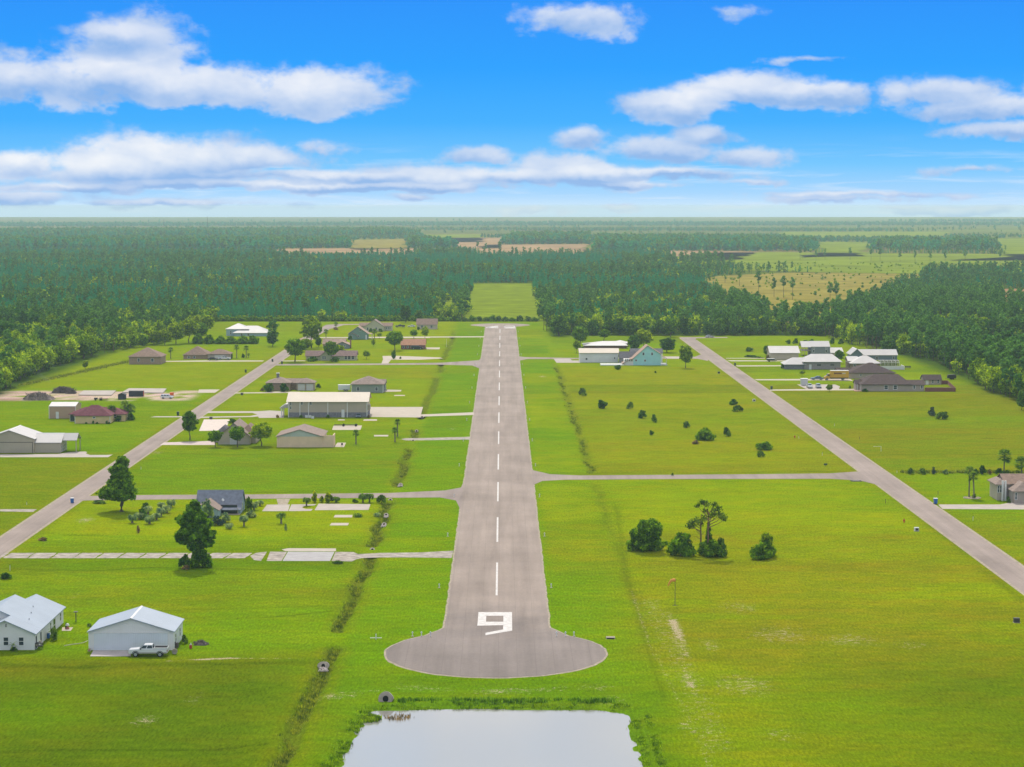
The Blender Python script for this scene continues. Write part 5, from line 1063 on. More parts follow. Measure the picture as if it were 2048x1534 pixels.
    for sgn in (-1, 1):
        fz = side[2][1]; MB().box(L - .04, L + .06, sgn * .72 - .16, sgn * .72 + .16, fz - .16, fz + .05).build('headlight', M_LAMP, t); MB().box(-L - .03, -L + .05, sgn * .78 - .1, sgn * .78 + .1, fz - .1, fz + .2).build('tail_light', M_TAIL, t)
    MB().box(L + .02, L + .10, -.86, .86, side[0][1] - .06, side[0][1] + .14).build('bumper', M_RIM if kind == 'pickup' else M_BED, t)
    if kind == 'pickup':
        MB().box(-2.9, -.85, -.80, .80, 1.255, 1.275).build('bed', M_BED, t)
        rl = MB(); [rl.box(-2.95, -.82, s_ * .86 - .04, s_ * .86 + .04, 1.26, 1.44) for s_ in (-1, 1)]; rl.box(-3.0, -2.92, -.9, .9, 1.26, 1.42); rl.build('bed_rail', pm, t)
        MB().box(-2.9, -.85, -.818, -.80, 1.27, 1.43).box(-2.9, -.85, .80, .818, 1.27, 1.43).build('bed_liner', M_BED, t)
        lt = MB(); [lt.box(-1.3, 1.4, s_ * .925 - .012, s_ * .925 + .012, .56, .72) for s_ in (-1, 1)]; [lt.box(-2.95, -2.3, s_ * .925 - .012, s_ * .925 + .012, .56, .74) for s_ in (-1, 1)]; lt.build('lower_trim', M_TRIMM, t)
        ar = MB()
        for x in wx:
            for s_ in (-1, 1): ar.tube([(x + .52 * math.cos(a), s_ * .925, wr + .52 * math.sin(a)) for a in [math.pi * i / 8 for i in range(9)]], .05, 5)
        ar.build('wheel_arch', M_BED, t); MB().box(1.02, 1.2, -1.12, -.95, 1.22, 1.42).box(1.02, 1.2, .95, 1.12, 1.22, 1.42).build('mirror', M_BED, t)
    return t
V = vehicle
p = G(296, 1314); V('pickup_truck', 'pickup', 'white crew cab pickup parked before the white hangar', (p.x, p.y + .95, 0), math.pi, P_WHITE, 1.06)
p = G(716.2, 836); V('car', 'car', 'grey blue car parked against the big beige hangar', (p.x, p.y + 2.2, 0), -math.pi / 2, P_GREY, .95)
p = G(834, 699.2); V('van', 'suv', 'black sport wagon in front of the brick ranch house', (p.x, p.y + 1, 0), 0, P_BLACK, 1.25)
p = G(800.5, 655); V('dark_pickup', 'pickup', 'dark pickup right of the cream gabled house', (p.x, p.y + 1, 0), math.pi, P_BLACK, 1.0)
p = G(823, 654.5); V('white_sedan', 'car', 'white car left of the far white walled house', (p.x, p.y + 1, 0), math.pi, P_WHITE, 1.05)
p = G(425.5, 721); V('dark_sedan', 'car', 'black car outside the brown house garage wing', (p.x, p.y + 1, 0), 0, P_BLACK, 1.1)
p = G(448, 720.2); V('parked_pickup', 'pickup', 'white pickup next to black car at brown garage', (p.x, p.y + 1, 0), 0, P_WHITE, 1.0)
p = G(333, 797.8); V('white_wagon', 'suv', 'white sport wagon on the sandy building site', (p.x, p.y + 1, 0), 0, P_WHITE, .98)
p = G(1635, 760.2); V('silver_sedan', 'car', 'dark silver car nose to tail with yellow box truck', (p.x, p.y + 1, 0), math.pi, P_GREY, 1.15)
p = G(1621, 777.2); V('drive_pickup', 'pickup', 'white pickup facing the camera beside white storage box', (p.x, p.y + 2.7, 0), -math.pi / 2, P_WHITE, .95)
p = G(1638.5, 777); V('drive_wagon', 'suv', 'dark windowed wagon facing camera right of white pickup', (p.x, p.y + 2.3, 0), -math.pi / 2, P_SILV, 1.0)
p = G(1419, 675.2); V('road_car', 'car', 'small silver car at the far end of right road', (p.x, p.y, 0), .5, P_SILV, 1.1)
# yellow box truck
p = G(1649, 760.6); t = thing('box_truck', 'yellow box truck parked on the drive by brown roofed house', 'truck', (p.x, p.y + 1.2, 0)); k = S(760)
smooth_shell(MB().box(2.6, 10.4, -1.2, 1.2, 1.15, 4.05), 'cargo_box', P_YEL, t, .05); MB().box(2.58, 10.42, -1.22, 1.22, 4.055, 4.2).build('box_roof', TRIM, t)
cb = MB(); cb.prism_y([(0, .55), (2.45, .55), (2.45, 2.75), (1.5, 2.75), (1.05, 1.85), (.05, 1.6)], -1.05, 1.05); smooth_shell(cb, 'cab', P_YEL, t, .06)
MB().poly([(1.02, -.9, 1.92), (1.47, -.9, 2.68), (1.47, .9, 2.68), (1.02, .9, 1.92)]).poly([(1.3, -1.07, 1.8), (2.2, -1.07, 1.8), (2.2, -1.07, 2.5), (1.6, -1.07, 2.5)]).build('windscreen', GLASS, t)
MB().box(.3, 10.2, -.5, .5, .6, 1.1).build('chassis', M_BED, t)
lg = MB(); rg = random.Random(2); x = 4.3
for wd in (.42,) * 6: lg.box(x, x + wd - .1, -1.225, -1.205, 2.75, 3.2); x += wd
x = 3.5
MB().box(4.0, 7.4, -1.218, -1.203, 2.62, 3.35).build('dark_panel', mat('brown_sign_panel', (.22, .10, .04), .5), t); MB().box(7.5, 9.0, -1.218, -1.203, 2.72, 3.2).build('pale_panel', mat('pale_sign_panel', (.60, .50, .35), .5), t)
for x in (1.1, 8.0):
    for s_ in (-1, 1): wo_ = MB().wheel(x, s_ * .95, .5, .5, .32, 16).build('wheel', M_TYRE, t); MB().wheel(x, s_ * .955, .5, .28, .33, 12).build('rim', M_RIM, wo_)
# trailers and boxes
p = G(676, 783); k = S(783); t = thing('cargo_trailer', 'white enclosed cargo trailer beside the grey green building', 'trailer', (p.x, p.y + .3, 0)); smooth_shell(MB().box(0, 4.9, 0, 2.1, .5, 2.5), 'body', P_WHITE, t, .06); MB().box(-.05, 4.95, -.05, 2.15, 2.505, 2.62).build('roof', TRIM, t)
for x in (2.6, 3.5):
    for y in (-.02, 2.12): wo_ = MB().wheel(x, y, .36, .36, .22, 14).build('wheel', M_TYRE, t); MB().wheel(x, y, .36, .2, .23, 10).build('rim', M_RIM, wo_)
MB().box(1.9, 4.2, -.16, .02, .72, .8).build('fender', M_BED, t); MB().box(4.92, 6.0, .95, 1.15, .42, .55).build('tow_bar', M_BED, t)
p = G(1602.5, 771.4); t = thing('storage_box', 'white storage box standing by the white pickup', 'storage box', (p.x, p.y, 0)); MB().box(0, 2.7, 0, 2.4, .1, 2.75).build('body', ribbed('white_box_panel', (.55, .54, .53), 'x', .3), t); MB().box(-.08, 2.78, -.08, 2.48, 2.755, 2.95).build('lid', TRIM, t); MB().box(.1, .5, .1, 2.3, -.05, .1).box(2.2, 2.6, .1, 2.3, -.05, .1).build('skid', M_BED, t)
p = G(1533.5, 723.6); t = thing('boat_trailer', 'dark boat on trailer in front of pale barn', 'boat trailer', (p.x, p.y, 0)); hb_ = MB(); hb_.prism_y([(0, .75), (3.4, .75), (4.3, 1.45), (0, 1.45)], .2, 2.0); smooth_shell(hb_, 'hull', mat('navy_hull', (.03, .035, .05), .4), t, .08); MB().box(.2, 3.9, .15, 2.05, 1.452, 1.53).build('gunwale', TRIM, t)
MB().box(.4, 4.9, .9, 1.3, .4, .6).build('frame', M_BED, t); [MB().wheel(1.3, y, .32, .32, .2, 12).build('wheel', M_TYRE, t) for y in (.2, 2.0)]
# building site
p = G(257.5, 793.2); t = thing('dark_container', 'long dark shipping container on the building site slab', 'container', (p.x, p.y, 0)); k = S(793); MB().box(0, 5.6, 0, 2.4, .08, 2.1).build('body', ribbed('navy_container', (.035, .035, .05), 'x', .28, .8), t); MB().box(5.603, 5.66, .1, 2.3, .12, 2.05).build('end_door', mat('rust_red', (.35, .08, .05), .7), t); MB().box(-.03, 5.63, -.03, 2.43, 2.103, 2.2).build('top_rail', M_BED, t)
p = G(236, 799); t = thing('site_shed', 'small dark pitched roof shed left of the container', 'shed', (p.x, p.y, 0)); MB().prism_y([(0, -.05), (2.7, -.05), (2.7, 1.8), (1.35, 2.4), (0, 1.8)], 0, 3).build('wall', mat('navy_shed', (.035, .04, .055), .7), t); MB().prism_y([(-.15, 1.75), (1.35, 2.42), (2.85, 1.75), (2.85, 1.87), (1.35, 2.54), (-.15, 1.87)], -.2, 3.2).build('roof', M_BED, t); MB().box(.8, 1.9, -.03, -.003, .05, 1.6).build('door', mat('navy_door', (.05, .055, .075), .6), t)
p = G(339.5, 791.3); t = thing('orange_bin', 'orange open skip behind the white sport wagon', 'skip', (p.x, p.y, 0)); MB().prism_y([(.15, .1), (1.35, .1), (1.5, 1.15), (0, 1.15)], 0, 1.3).build('body', mat('orange_paint', (.70, .13, .02), .6), t); MB().box(-.05, 1.55, -.05, 1.35, 1.152, 1.22).build('rim', mat('orange_rim', (.55, .10, .02), .6), t)
p = G(188, 801); t = thing('grader_trailer', 'rusty red low trailer with gear on the building site', 'trailer', (p.x, p.y, 0)); MB().box(1.8, 5.2, 0, 1.6, .45, .65).build('deck', mat('rust_deck', (.16, .07, .05), .9), t); MB().box(0, 1.2, .2, 1.2, .35, 1.0).build('engine', M_BED, t); MB().tube([(1.2, .8, .5), (1.9, .8, .5)], .08, 6).build('drawbar', M_BED, t); [MB().wheel(x, 0, .3, .3, .2, 10).build('wheel', M_TYRE, t) for x in (.6, 2.4, 2.9)]; MB().box(2.0, 3.0, .2, 1.3, .652, 1.1).build('load', mat('pale_load', (.4, .3, .22), .9), t)
# burning brush heap
rs = np.random.RandomState(8)
M_ASH = mat('charred_wood', (.075, .055, .055), .95, .6, 1.5); M_ASH2 = mat('grey_brush', (.22, .17, .15), .95, .5, 1.5)
def heap(name, label, px, py, w_, d_, h_, n, mt, seed, bl=1.0):
    rs = np.random.RandomState(seed); p = G(px, py); t = thing(name, label, 'brush heap', (p.x, p.y, 0)); mb = MB(); nx_, ny_ = 22, 12; vs = []; fs = []
    for j in range(ny_):
        for i in range(nx_):
            u, v = i / (nx_ - 1), j / (ny_ - 1); e = max(0, 1 - ((u - .5) * 2) ** 2) ** .7 * max(0, 1 - ((v - .5) * 2) ** 2) ** .7; vs.append((u * w_, v * d_, e * h_ * (.45 + .75 * rs.rand()) - .05))
    for j in range(ny_ - 1):
        for i in range(nx_ - 1): a = j * nx_ + i; fs.append((a, a + 1, a + nx_ + 1, a + nx_))
    mb.add(vs, fs); mb.build('heap', mt, t); sb = MB()
    for i in range(n):
        u, v = rs.rand(2); e = max(0, 1 - ((u - .5) * 2) ** 2) ** .7 * max(0, 1 - ((v - .5) * 2) ** 2) ** .7; c = Vector((u * w_, v * d_, e * h_ * .9)); dr = Vector((rs.normal(), rs.normal(), rs.normal() * .5)).normalized() * (.5 + 1.1 * rs.rand()) * bl; sb.tube([c - dr, c + dr], .05 + .07 * rs.rand(), 4)
    sb.build('branches', mat('dead_branches', (.14, .11, .10), .95, .4, 2), t); return t
heap('burn_heap', 'smoking charred brush heap in front of the left wood', 100, 787, 9.0, 7, 2.6, 90, M_ASH, 1); heap('brush_heap', 'grey brown brush heap left of the charred heap', 42, 801, 12.0, 7, 2.9, 110, M_ASH2, 2); heap('burn_heap', 'long low heap of charred roots nearest left slab', 130, 788, 4.0, 5, 1.6, 40, M_ASH, 3)
sm = bpy.data.materials.new('smoke'); sm.use_nodes = True; q = sm.node_tree; q.nodes.clear(); n_ = NT(q); pv = n_.n('ShaderNodeVolumePrincipled'); pv.inputs['Color'].default_value = (.62, .74, .86, 1)
co = n_.n('ShaderNodeTexCoord').outputs['Generated']; nz = n_.noise(n_.n('ShaderNodeTexCoord').outputs['Object'], .35, 4, .6, .6); sp = n_.n('ShaderNodeVectorMath', operation='LENGTH'); q.links.new(n_.vm('SUBTRACT', co, (.5, .5, .5)), sp.inputs[0])
fall = n_.m('SUBTRACT', .5, sp.outputs['Value'], clamp=True); q.links.new(n_.m('MULTIPLY', n_.m('MULTIPLY', n_.sm(nz, .42, .75), fall), .55), pv.inputs['Density']); om = n_.n('ShaderNodeOutputMaterial'); q.links.new(pv.outputs[0], om.inputs['Volume'])
p = G(100, 780); mb = MB(); vs = []; fs = []; prof = [(0, .0, 1.2), (-1, 3.0, 2.6), (-4, 6.0, 3.6), (-7, 9, 4.4), (-11, 12, 4.0)]
mb.tube([(a, 0, z) for a, z, r in prof], [r for a, z, r in prof], 12); o = mb.build('smoke', sm, None, False, (p.x + 3, p.y + 2, 1.0)); o['kind'] = 'stuff'; o['label'] = 'thin blue smoke drifting from the burning brush heap'; o['category'] = 'smoke'
# ------------------------------------------------------------------ field furniture
def small(name, label, cat, px, py, parts, group=None, rz=0):
    p = G(px, py); t = thing(name, label, cat, (p.x, p.y, 0), rz, group)
    for nm, mb, m_ in parts: mb.build(nm, m_, t)
    return t
M_BLUEP = mat('blue_plastic', (.02, .12, .38), .5, .08, 2); M_GRNP = mat('green_plastic', (.03, .07, .05), .5, .1, 2); M_REDP = mat('red_paint', (.45, .05, .03), .5, .1, 2); M_WHITEP = mat('white_plastic', (.66, .66, .66), .5, .05, 2); M_STEEL = mat('dark_steel', (.06, .055, .05), .6, .2, 2); M_ORG = mat('orange_fabric', (.72, .30, .07), .8, .1, 2); M_CLV = mat('culvert_concrete', (.34, .29, .235), .95, .25, 1.2); M_BLKH = mat('pipe_dark', (.008, .008, .008), .9, .1, 2)
# windsock
wz = thing('windsock', 'limp orange windsock on thin pole in the right field', 'windsock', tuple(G(1350, 1211)))
MB().tube([(0, 0, 0), (0, 0, 5.0)], [.06, .04], 8).build('pole', M_STEEL, wz); MB().tube([(-.5, 0, .02), (.5, 0, .02)], .05, 6).tube([(0, -.5, .02), (0, .5, .02)], .05, 6).build('base', M_STEEL, wz)
sk = MB(); pts = [(.05, 0, 4.78), (-.35, 0, 4.82), (-.72, 0, 4.74), (-1.0, 0, 4.35), (-1.2, 0, 3.95), (-1.3, 0, 3.7)]; sk.tube(pts, [.30, .30, .26, .18, .14, .1], 12, cap=False); sk.build('sock', M_ORG, wz, True); MB().tube([(.05 + .0 * i, .31 * math.cos(i), 4.78 + .31 * math.sin(i)) for i in [2 * math.pi * j / 12 for j in range(13)]], .025, 5).build('hoop', M_STEEL, wz)
def bin_parts(m_, lid):
    b_ = MB(); b_.add([(-.28, -.32, .1), (.28, -.32, .1), (.28, .3, .1), (-.28, .3, .1), (-.34, -.38, 1.05), (.34, -.38, 1.05), (.34, .36, 1.05), (-.34, .36, 1.05)], [(0, 3, 2, 1), (4, 5, 6, 7), (0, 1, 5, 4), (1, 2, 6, 5), (2, 3, 7, 6), (3, 0, 4, 7)])
    return [('body', b_, m_), ('lid', MB().box(-.37, .37, -.42, .4, 1.053, 1.14), lid), ('wheel', MB().tube([(-.32, .3, .1), (.32, .3, .1)], .1, 10), M_TYRE)]
t = small('recycling_bin', 'blue bin with pale lid at the left road corner', 'wheelie bin', 144.5, 1006, bin_parts(M_BLUEP, M_WHITEP)); t.scale = (1.15,) * 3
t = small('recycling_bin', 'blue bin with white lid beside the right hand drive', 'wheelie bin', 1871, 1008, bin_parts(M_BLUEP, M_WHITEP)); t.scale = (1.3,) * 3
for px, py, lb in ((1543, 779, 'dark green bin at the taupe house drive'), (1470, 731.5, 'dark bin by the drive of the joined hip house'), (545, 723.5, 'dark bin by the left road near long ranch'), (564, 728, 'dark bin on grass below big oak tree'), (356, 831, 'dark bin at end of stucco house drive'), (491.5, 745, 'dark bin at the left road edge above slabs')): small('rubbish_bin', lb, 'wheelie bin', px, py, bin_parts(M_GRNP, M_STEEL)).scale = (1.2,) * 3
def hydrant(): return [('barrel', MB().tube([(0, 0, 0), (0, 0, .55), (0, 0, .7)], [.13, .13, .05], 10), M_REDP), ('outlet', MB().tube([(-.24, 0, .42), (.24, 0, .42)], .07, 8), M_REDP)]
for px, py, lb in ((1808, 1045, 'red hydrant in field near pale utility box'), (1589.5, 876, 'red hydrant standing beside a white marker')): small('fire_hydrant', lb, 'hydrant', px, py, hydrant()).scale = (1.25,) * 3
def ubox(m_=None): return [('cabinet', MB().box(-.5, .5, -.4, .4, .05, .85), m_ or M_WHITEP), ('plinth', MB().box(-.6, .6, -.5, .5, -.05, .05), M_CLV), ('door', MB().box(-.32, .38, -.43, -.403, .15, .7), M_STEEL)]
for px, py, lb, m_ in ((1833, 1062, 'pale utility box near the right road', None), (2033, 1245, 'dark utility box at the far right lower edge', M_STEEL), (1508, 802.5, 'pale utility box left of right road middle', None), (1437.5, 747, 'grey utility box near right road far part', M_GRNP), (484, 790, 'small dark utility box by drive left of big hangar', M_STEEL), (422, 838.5, 'small dark utility box above the beige paving', M_STEEL)): small('utility_box', lb, 'utility box', px, py, ubox(m_))
def stake(h=.7, m_=None): return [('stake', MB().tube([(0, 0, 0), (0, 0, h)], [.06, .05], 6), m_ or M_WHITEP), ('cap', MB().cyl(0, 0, h + .001, h + .12, .09, 8), M_STEEL)]
for px, py, lb, h, m_ in ((1597.5, 877, 'white marker stake beside red hydrant', .8, None), (1669, 852, 'white stake right of the right road', .9, None), (1644.5, 911, 'pale stake in field left of right road', .9, None), (1602, 806, 'brown stake on lawn below taupe house', .8, M_REDP), (1771, 1007, 'thin grey stake in the lower right field', 1.0, M_STEEL), (1946, 1041, 'white stake on lawn below the edge house', 1.0, None), (1719, 879, 'short dark stake at the brown grass line', .8, M_STEEL), (20, 1141, 'white post in grass at the far left', 1.1, None), (53.5, 1010, 'white stake on grass beside the old drive', .7, None), (1794, 946, 'white stake at right road junction', .7, None), (1876, 989, 'dark post behind the blue bin', .8, M_STEEL), (282, 939, 'pale stake on the lawn right of big tree', .8, None), (459, 459, '', 0, None)):
    if lb: small('marker_stake', lb, 'stake', px, py, stake(h, m_))
p = G(1651, 934); t = thing('yard_sign', 'small dark sign leaning in the field left of right road', 'sign', tuple(p)); MB().box(-.5, .5, -.03, .03, .5, 1.0).build('panel', M_GRNP, t); MB().tube([(0, 0, 0), (0, 0, .5)], .04, 6).build('post', M_STEEL, t)
p = G(1762, 903); t = thing('white_goal_frame', 'thin white pipe frame standing on the right lawn', 'pipe frame', tuple(p)); MB().tube([(0, 0, 0), (0, 0, 1.6)], .06, 6).build('upright', M_WHITEP, t); MB().tube([(0, 0, 1.55), (-2.3, .4, 1.5)], .05, 6).build('crossbar', M_WHITEP, t)
# runway edge lights
def rlight(): return [('stem', MB().tube([(0, 0, 0), (0, 0, .55)], .07, 6), M_WHITEP), ('lens', MB().tube([(0, 0, .552), (0, 0, .75), (0, 0, .85)], [.14, .14, .06], 8), M_LAMP), ('base', MB().cyl(0, 0, -.02, .05, .28, 10), M_CLV)]
first = None
for side, xo in (('left', -12.3), ('right', 9.6)):
    for i in range(14):
        y = 400 + 63.35 * i
        if any(a < y < c for a, c in ((555, 585),)) : y += 12
        lab = 'white edge light standing in the grass on the %s of the runway' % side
        if first is None: first = small('runway_light', lab, 'runway light', 0, 900, rlight(), 'runway edge lights on the ' + side); first.location = (xo, y, 0)
        else: dup(first, (xo, y, 0), 0, 1, lab, 'runway edge lights on the ' + side)
for side, pxs in (('left', (825, 843, 861)), ('right', (1113, 1131, 1148))):
    for j, px in enumerate(pxs): p = G(px, 1272.5); dup(first, (p.x, p.y, 0), 0, 1, 'white threshold light beside the turning circle, %s side' % side, 'threshold lights on the ' + side)
p = G(752, 1279); t = thing('white_cross_marker', 'white cross shaped marker on bare patch left of turning circle', 'marker', tuple(p)); MB().box(-.07, .07, -.05, .05, 0, 1.0).build('upright', M_WHITEP, t); MB().box(-1.0, 1.0, -.05, .05, .25, .36).build('arm', M_WHITEP, t)
# culverts
def culvert(px, py, w_, h_, r_, lb, rubble=True, z=-.35):
    p = G(px, py, z); t = thing('culvert', lb, 'culvert', (p.x, p.y, z)); c = MB(); n = 16
    out_ = [(-w_ / 2, 0), (w_ / 2, 0), (w_ / 2 * .8, h_), (-w_ / 2 * .8, h_)]
    ring = [(r_ * math.cos(2 * math.pi * i / n), h_ * .45 + r_ * math.sin(2 * math.pi * i / n)) for i in range(n)]
    rw = random.Random(int(px)); outer = []
    for i in range(n):
        a = 2 * math.pi * i / n; outer.append((w_ / 2 * math.cos(a) * (1 + .15 * rw.random()), h_ * .48 + h_ * .52 * math.sin(a) * (1 + .15 * rw.random())))
    vs = [(x, 0 + .9 * zz / h_, zz) for x, zz in outer] + [(x, -.05 + .9 * zz / h_, zz) for x, zz in ring] + [(x, 1.3 + .9 * zz / h_, zz - .3) for x, zz in outer]
    fs = [[i, (i + 1) % n, n + (i + 1) % n, n + i] for i in range(n)] + [[(i + 1) % n, i, 2 * n + i, 2 * n + (i + 1) % n] for i in range(n)]
    c.add(vs, fs); c.build('headwall', M_CLV, t)
    MB().tube([(0, .05 + .4, h_ * .45), (0, 2.2, h_ * .45)], r_ * 1.02, 14).build('pipe', M_BLKH, t)
    if rubble:
        rb = MB(); rr = random.Random(int(px * 3))
        for i in range(16):
            x, y = rr.uniform(-w_ * .45, w_ * .45), rr.uniform(-2.2, -.2); s_ = rr.uniform(.12, .3); rb.tube([(x - s_, y, .05), (x, y + .1, .05 + s_ * .9), (x + s_, y, .05)], [s_ * .5, s_, s_ * .4], 6)
        rb.build('rubble', mat('white_rubble', (.52, .44, .40), .9, .25, 2), t)
    return t
culvert(646, 1338, 1.7, 1.0, .3, 'concrete culvert mouth with white rubble beside the farm track', True, -.35); culvert(771, 1409, 2.1, 1.7, .45, 'concrete culvert mouth with dark pipe above the pond', False, -.35)
for px, py, lb, rub in ((780.5, 1003, 'small culvert mouth just below the left taxiway', False), (772, 1033, 'culvert mouth with pale rubble right of small palms', True), (768, 1052, 'culvert mouth with dark pipe in short ditch piece', True), (744.5, 1103, 'culvert mouth at the old concrete strip', False), (833, 864, 'round culvert mouth above the narrow old taxiway', False), (826, 884, 'round culvert mouth below the narrow old taxiway', False), (844, 836, 'small culvert mouth beside the beige apron', False), (801, 972, 'pale culvert mouth in ditch above left taxiway', True)): culvert(px, py, 1.1, .7, .25, lb, rub, -.3)
p = G(1221, 1277); t = thing('drain_inlet', 'low concrete drain inlet right of the turning circle', 'drain', tuple(p)); MB().box(-.75, .75, -.5, .5, -.1, .28).build('frame', M_CLV, t); MB().box(-.6, .6, -.51, -.503, .02, .2).build('grate', M_BLKH, t)
p = G(1712, 962); t = thing('drain_grate', 'dark drain grate at the right taxiway corner', 'drain', tuple(p)); MB().box(-1.5, 1.5, -1.3, 1.3, -.1, .06).build('frame', mat('dark_soil', (.05, .045, .03), .95, .3, 2), t); MB().box(-.9, .9, -.7, .7, .062, .1).build('grate', M_STEEL, t)
# ---- things round the near houses
p = G(152, 1244); t = thing('bird_table', 'dark post with flat top between white house and hangar', 'post', tuple(p)); MB().tube([(0, 0, 0), (0, 0, 1.8)], .09, 8).build('post', M_STEEL, t); MB().box(-.35, .35, -.35, .35, 1.803, 1.9).build('table', M_STEEL, t)
p = G(135, 1258); t = thing('patio_fountain', 'white and red garden ornament on small square pad', 'ornament', (p.x, p.y, .042)); MB().tube([(0, 0, 0), (0, 0, .25), (0, 0, .3), (0, 0, .5)], [.35, .3, .16, .12], 12).build('base', mat('terracotta', (.35, .12, .09), .8), t); MB().tube([(0, 0, .502), (0, 0, .62), (0, 0, .95)], [.15, .38, .18], 12).build('bowl', M_WHITEP, t); MB().tube([(-.25, .2, .0), (-.25, .2, 1.2)], [.25, .08], 7).build('shrub', L_DARK, t)
p = G(96, 1276); t = thing('water_barrel', 'blue water barrel against the white house wall', 'barrel', tuple(p)); MB().tube([(0, 0, 0), (0, 0, .4), (0, 0, .9)], [.3, .34, .3], 14).build('drum', M_BLUEP, t); MB().cyl(0, 0, .902, .95, .31, 14).build('lid', M_WHITEP, t)
p = G(90.5, 1275); t = thing('water_cask', 'pale blue cask beside the blue barrel', 'barrel', tuple(p)); MB().tube([(0, 0, 0), (0, 0, .35), (0, 0, .75)], [.22, .26, .22], 12).build('drum', mat('pale_blue_plastic', (.25, .42, .55), .5), t); MB().cyl(0, 0, .752, .79, .23, 12).build('lid', M_WHITEP, t)
p = G(77, 1298); t = thing('junk_pile', 'cluttered rack of grey odds beside white house corner', 'rack', tuple(p)); MB().box(-.5, .7, -.4, .5, .5, .58).box(-.5, .7, -.4, .5, 1.0, 1.08).build('shelf', M_STEEL, t); [MB().box(x, x + .08, y, y + .08, 0, 1.08).build('leg', M_STEEL, t) for x in (-.5, .62) for y in (-.4, .42)]; MB().box(-.4, 0, -.3, .3, .582, .9).box(.1, .5, -.2, .2, 1.082, 1.4).build('crate', M_CLV, t)
p = G(156, 1288); t = thing('garden_hose', 'pale garden hose lying curved on the near lawn', 'hose', tuple(p)); MB().tube([(-2.0, -1.5, .05), (-1.0, -.6, .05), (0, .1, .05), (.7, .8, .05), (1.1, 1.9, .05), (1.05, 2.6, .05)], .06, 6).build('tube', mat('pale_hose', (.55, .52, .42), .7), t)
p = G(381.5, 1297); t = thing('fuel_can', 'red and white fuel can on the grass right of hangar', 'fuel can', tuple(p)); smooth_shell(MB().box(-.22, .22, -.16, .16, 0, .62), 'can', M_REDP, t, .05); MB().tube([(0, 0, .62), (.05, 0, .95)], [.1, .05], 8).build('spout', M_WHITEP, t); MB().box(-.15, .15, -.05, .05, .63, .72).build('handle', M_WHITEP, t)
p = G(352, 1296); t = thing('log_stack', 'stack of cut logs leaning on the hangar wall', 'log stack', tuple(p)); rr = random.Random(4)
lg = MB()
for i in range(14): x = -.35 + .2 * (i % 4); z = .15 + .27 * (i // 4); lg.tube([(x, -.3, z), (x + rr.uniform(-.05, .05), .7, z)], .13, 8)
lg.build('logs', M_BARK, t)
p = G(349.5, 1308); t = thing('spool', 'round wooden spool lying beside the pickup tailgate', 'spool', tuple(p)); MB().tube([(0, -.25, .45), (0, -.18, .45)], .45, 16).tube([(0, .18, .45), (0, .25, .45)], .45, 16).build('flange', M_CLV, t); MB().tube([(0, -.18, .45), (0, .18, .45)], .2, 12).build('core', M_BARK, t)
heap('brush_pile', 'small heap of dead branches right of the fuel can', 387.5, 1291, 2.2, 1.6, .7, 34, M_ASH2, 12, .38)
p = G(178.5, 1302); t = thing('door_bollard', 'small pale block at the hangar corner', 'block', tuple(p)); MB().prism_y([(-.25, 0), (.25, 0), (.18, .45), (-.05, .5)], -.2, .2).build('block', M_CREAM, t); MB().box(-.1, .1, -.22, -.203, .1, .3).build('strap', M_REDP, t)
for px, lb in ((613, 'first air conditioner from the left, big beige hangar wall'), (619.5, 'middle air conditioner at the big beige hangar wall'), (625.5, 'air conditioner standing furthest from big hangar wall')):
    small('air_conditioner', lb, 'air conditioner', px, 835.5 if px < 620 else 837, [('case', MB().box(-.45, .45, -.4, .4, .08, .95), M_WHITEP), ('fan_grille', MB().cyl(0, 0, .953, .99, .34, 14), M_STEEL), ('pad', MB().box(-.55, .55, -.5, .5, -.05, .08), M_CLV)])
p = G(668, 853); t = thing('frame_trailer', 'empty wheeled frame lying on the concrete slab', 'trailer frame', (p.x, p.y, 0)); MB().tube([(0, 0, .5), (8, 0, .45)], .1, 6).tube([(0, 1.2, .5), (8, 1.2, .45)], .1, 6).tube([(2, 0, .5), (2, 1.2, .5)], .08, 6).tube([(6, 0, .5), (6, 1.2, .5)], .08, 6).build('frame', M_STEEL, t); [MB().wheel(x, y, .42, .42, .2, 14).build('wheel', M_TYRE, t) for x in (3.2, 7.4) for y in (-.15, 1.35)]
p = G(684, 893); t = thing('patio_chair', 'dark chair on small slab beside tan block house', 'chair', (p.x, p.y, .03)); MB().box(-.3, .3, -.3, .3, .42, .48).build('seat', M_STEEL, t); MB().box(-.3, .3, .25, .3, .48, 1.0).build('backrest', M_STEEL, t); [MB().box(x, x + .05, y, y + .05, 0, .42).build('leg', M_STEEL, t) for x in (-.3, .25) for y in (-.3, .25)]
# red fence
p = G(1850, 783.2); t = thing('red_fence', 'low red brown board fence behind the taupe house', 'fence', (p.x, p.y, 0)); k = S(783); M_RF = mat('red_brown_boards', (.21, .075, .06), .9, .3, 3); wl = 61 / k
MB().box(0, wl, 0, .08, -.05, 1.6).build('board_panel', M_RF, t); q = G(1895, 768.5) - p; e = MB(); e.add([(wl, .02, -.05), (wl + .08, .02, -.05), (q.x + .08, q.y, -.05), (q.x, q.y, -.05), (wl, .02, 1.6), (wl + .08, .02, 1.6), (q.x + .08, q.y, 1.6), (q.x, q.y, 1.6)], [(0, 3, 2, 1), (4, 5, 6, 7), (0, 1, 5, 4), (1, 2, 6, 5), (2, 3, 7, 6), (3, 0, 4, 7)]); e.build('board_panel', M_RF, t)
MB().box(0, q.x, q.y, q.y + .08, -.05, 1.6).build('board_panel', M_RF, t); MB().box(-.04, wl + .1, -.04, .12, 1.603, 1.68).build('cap_rail', mat('pale_rail', (.45, .30, .22), .9), t)
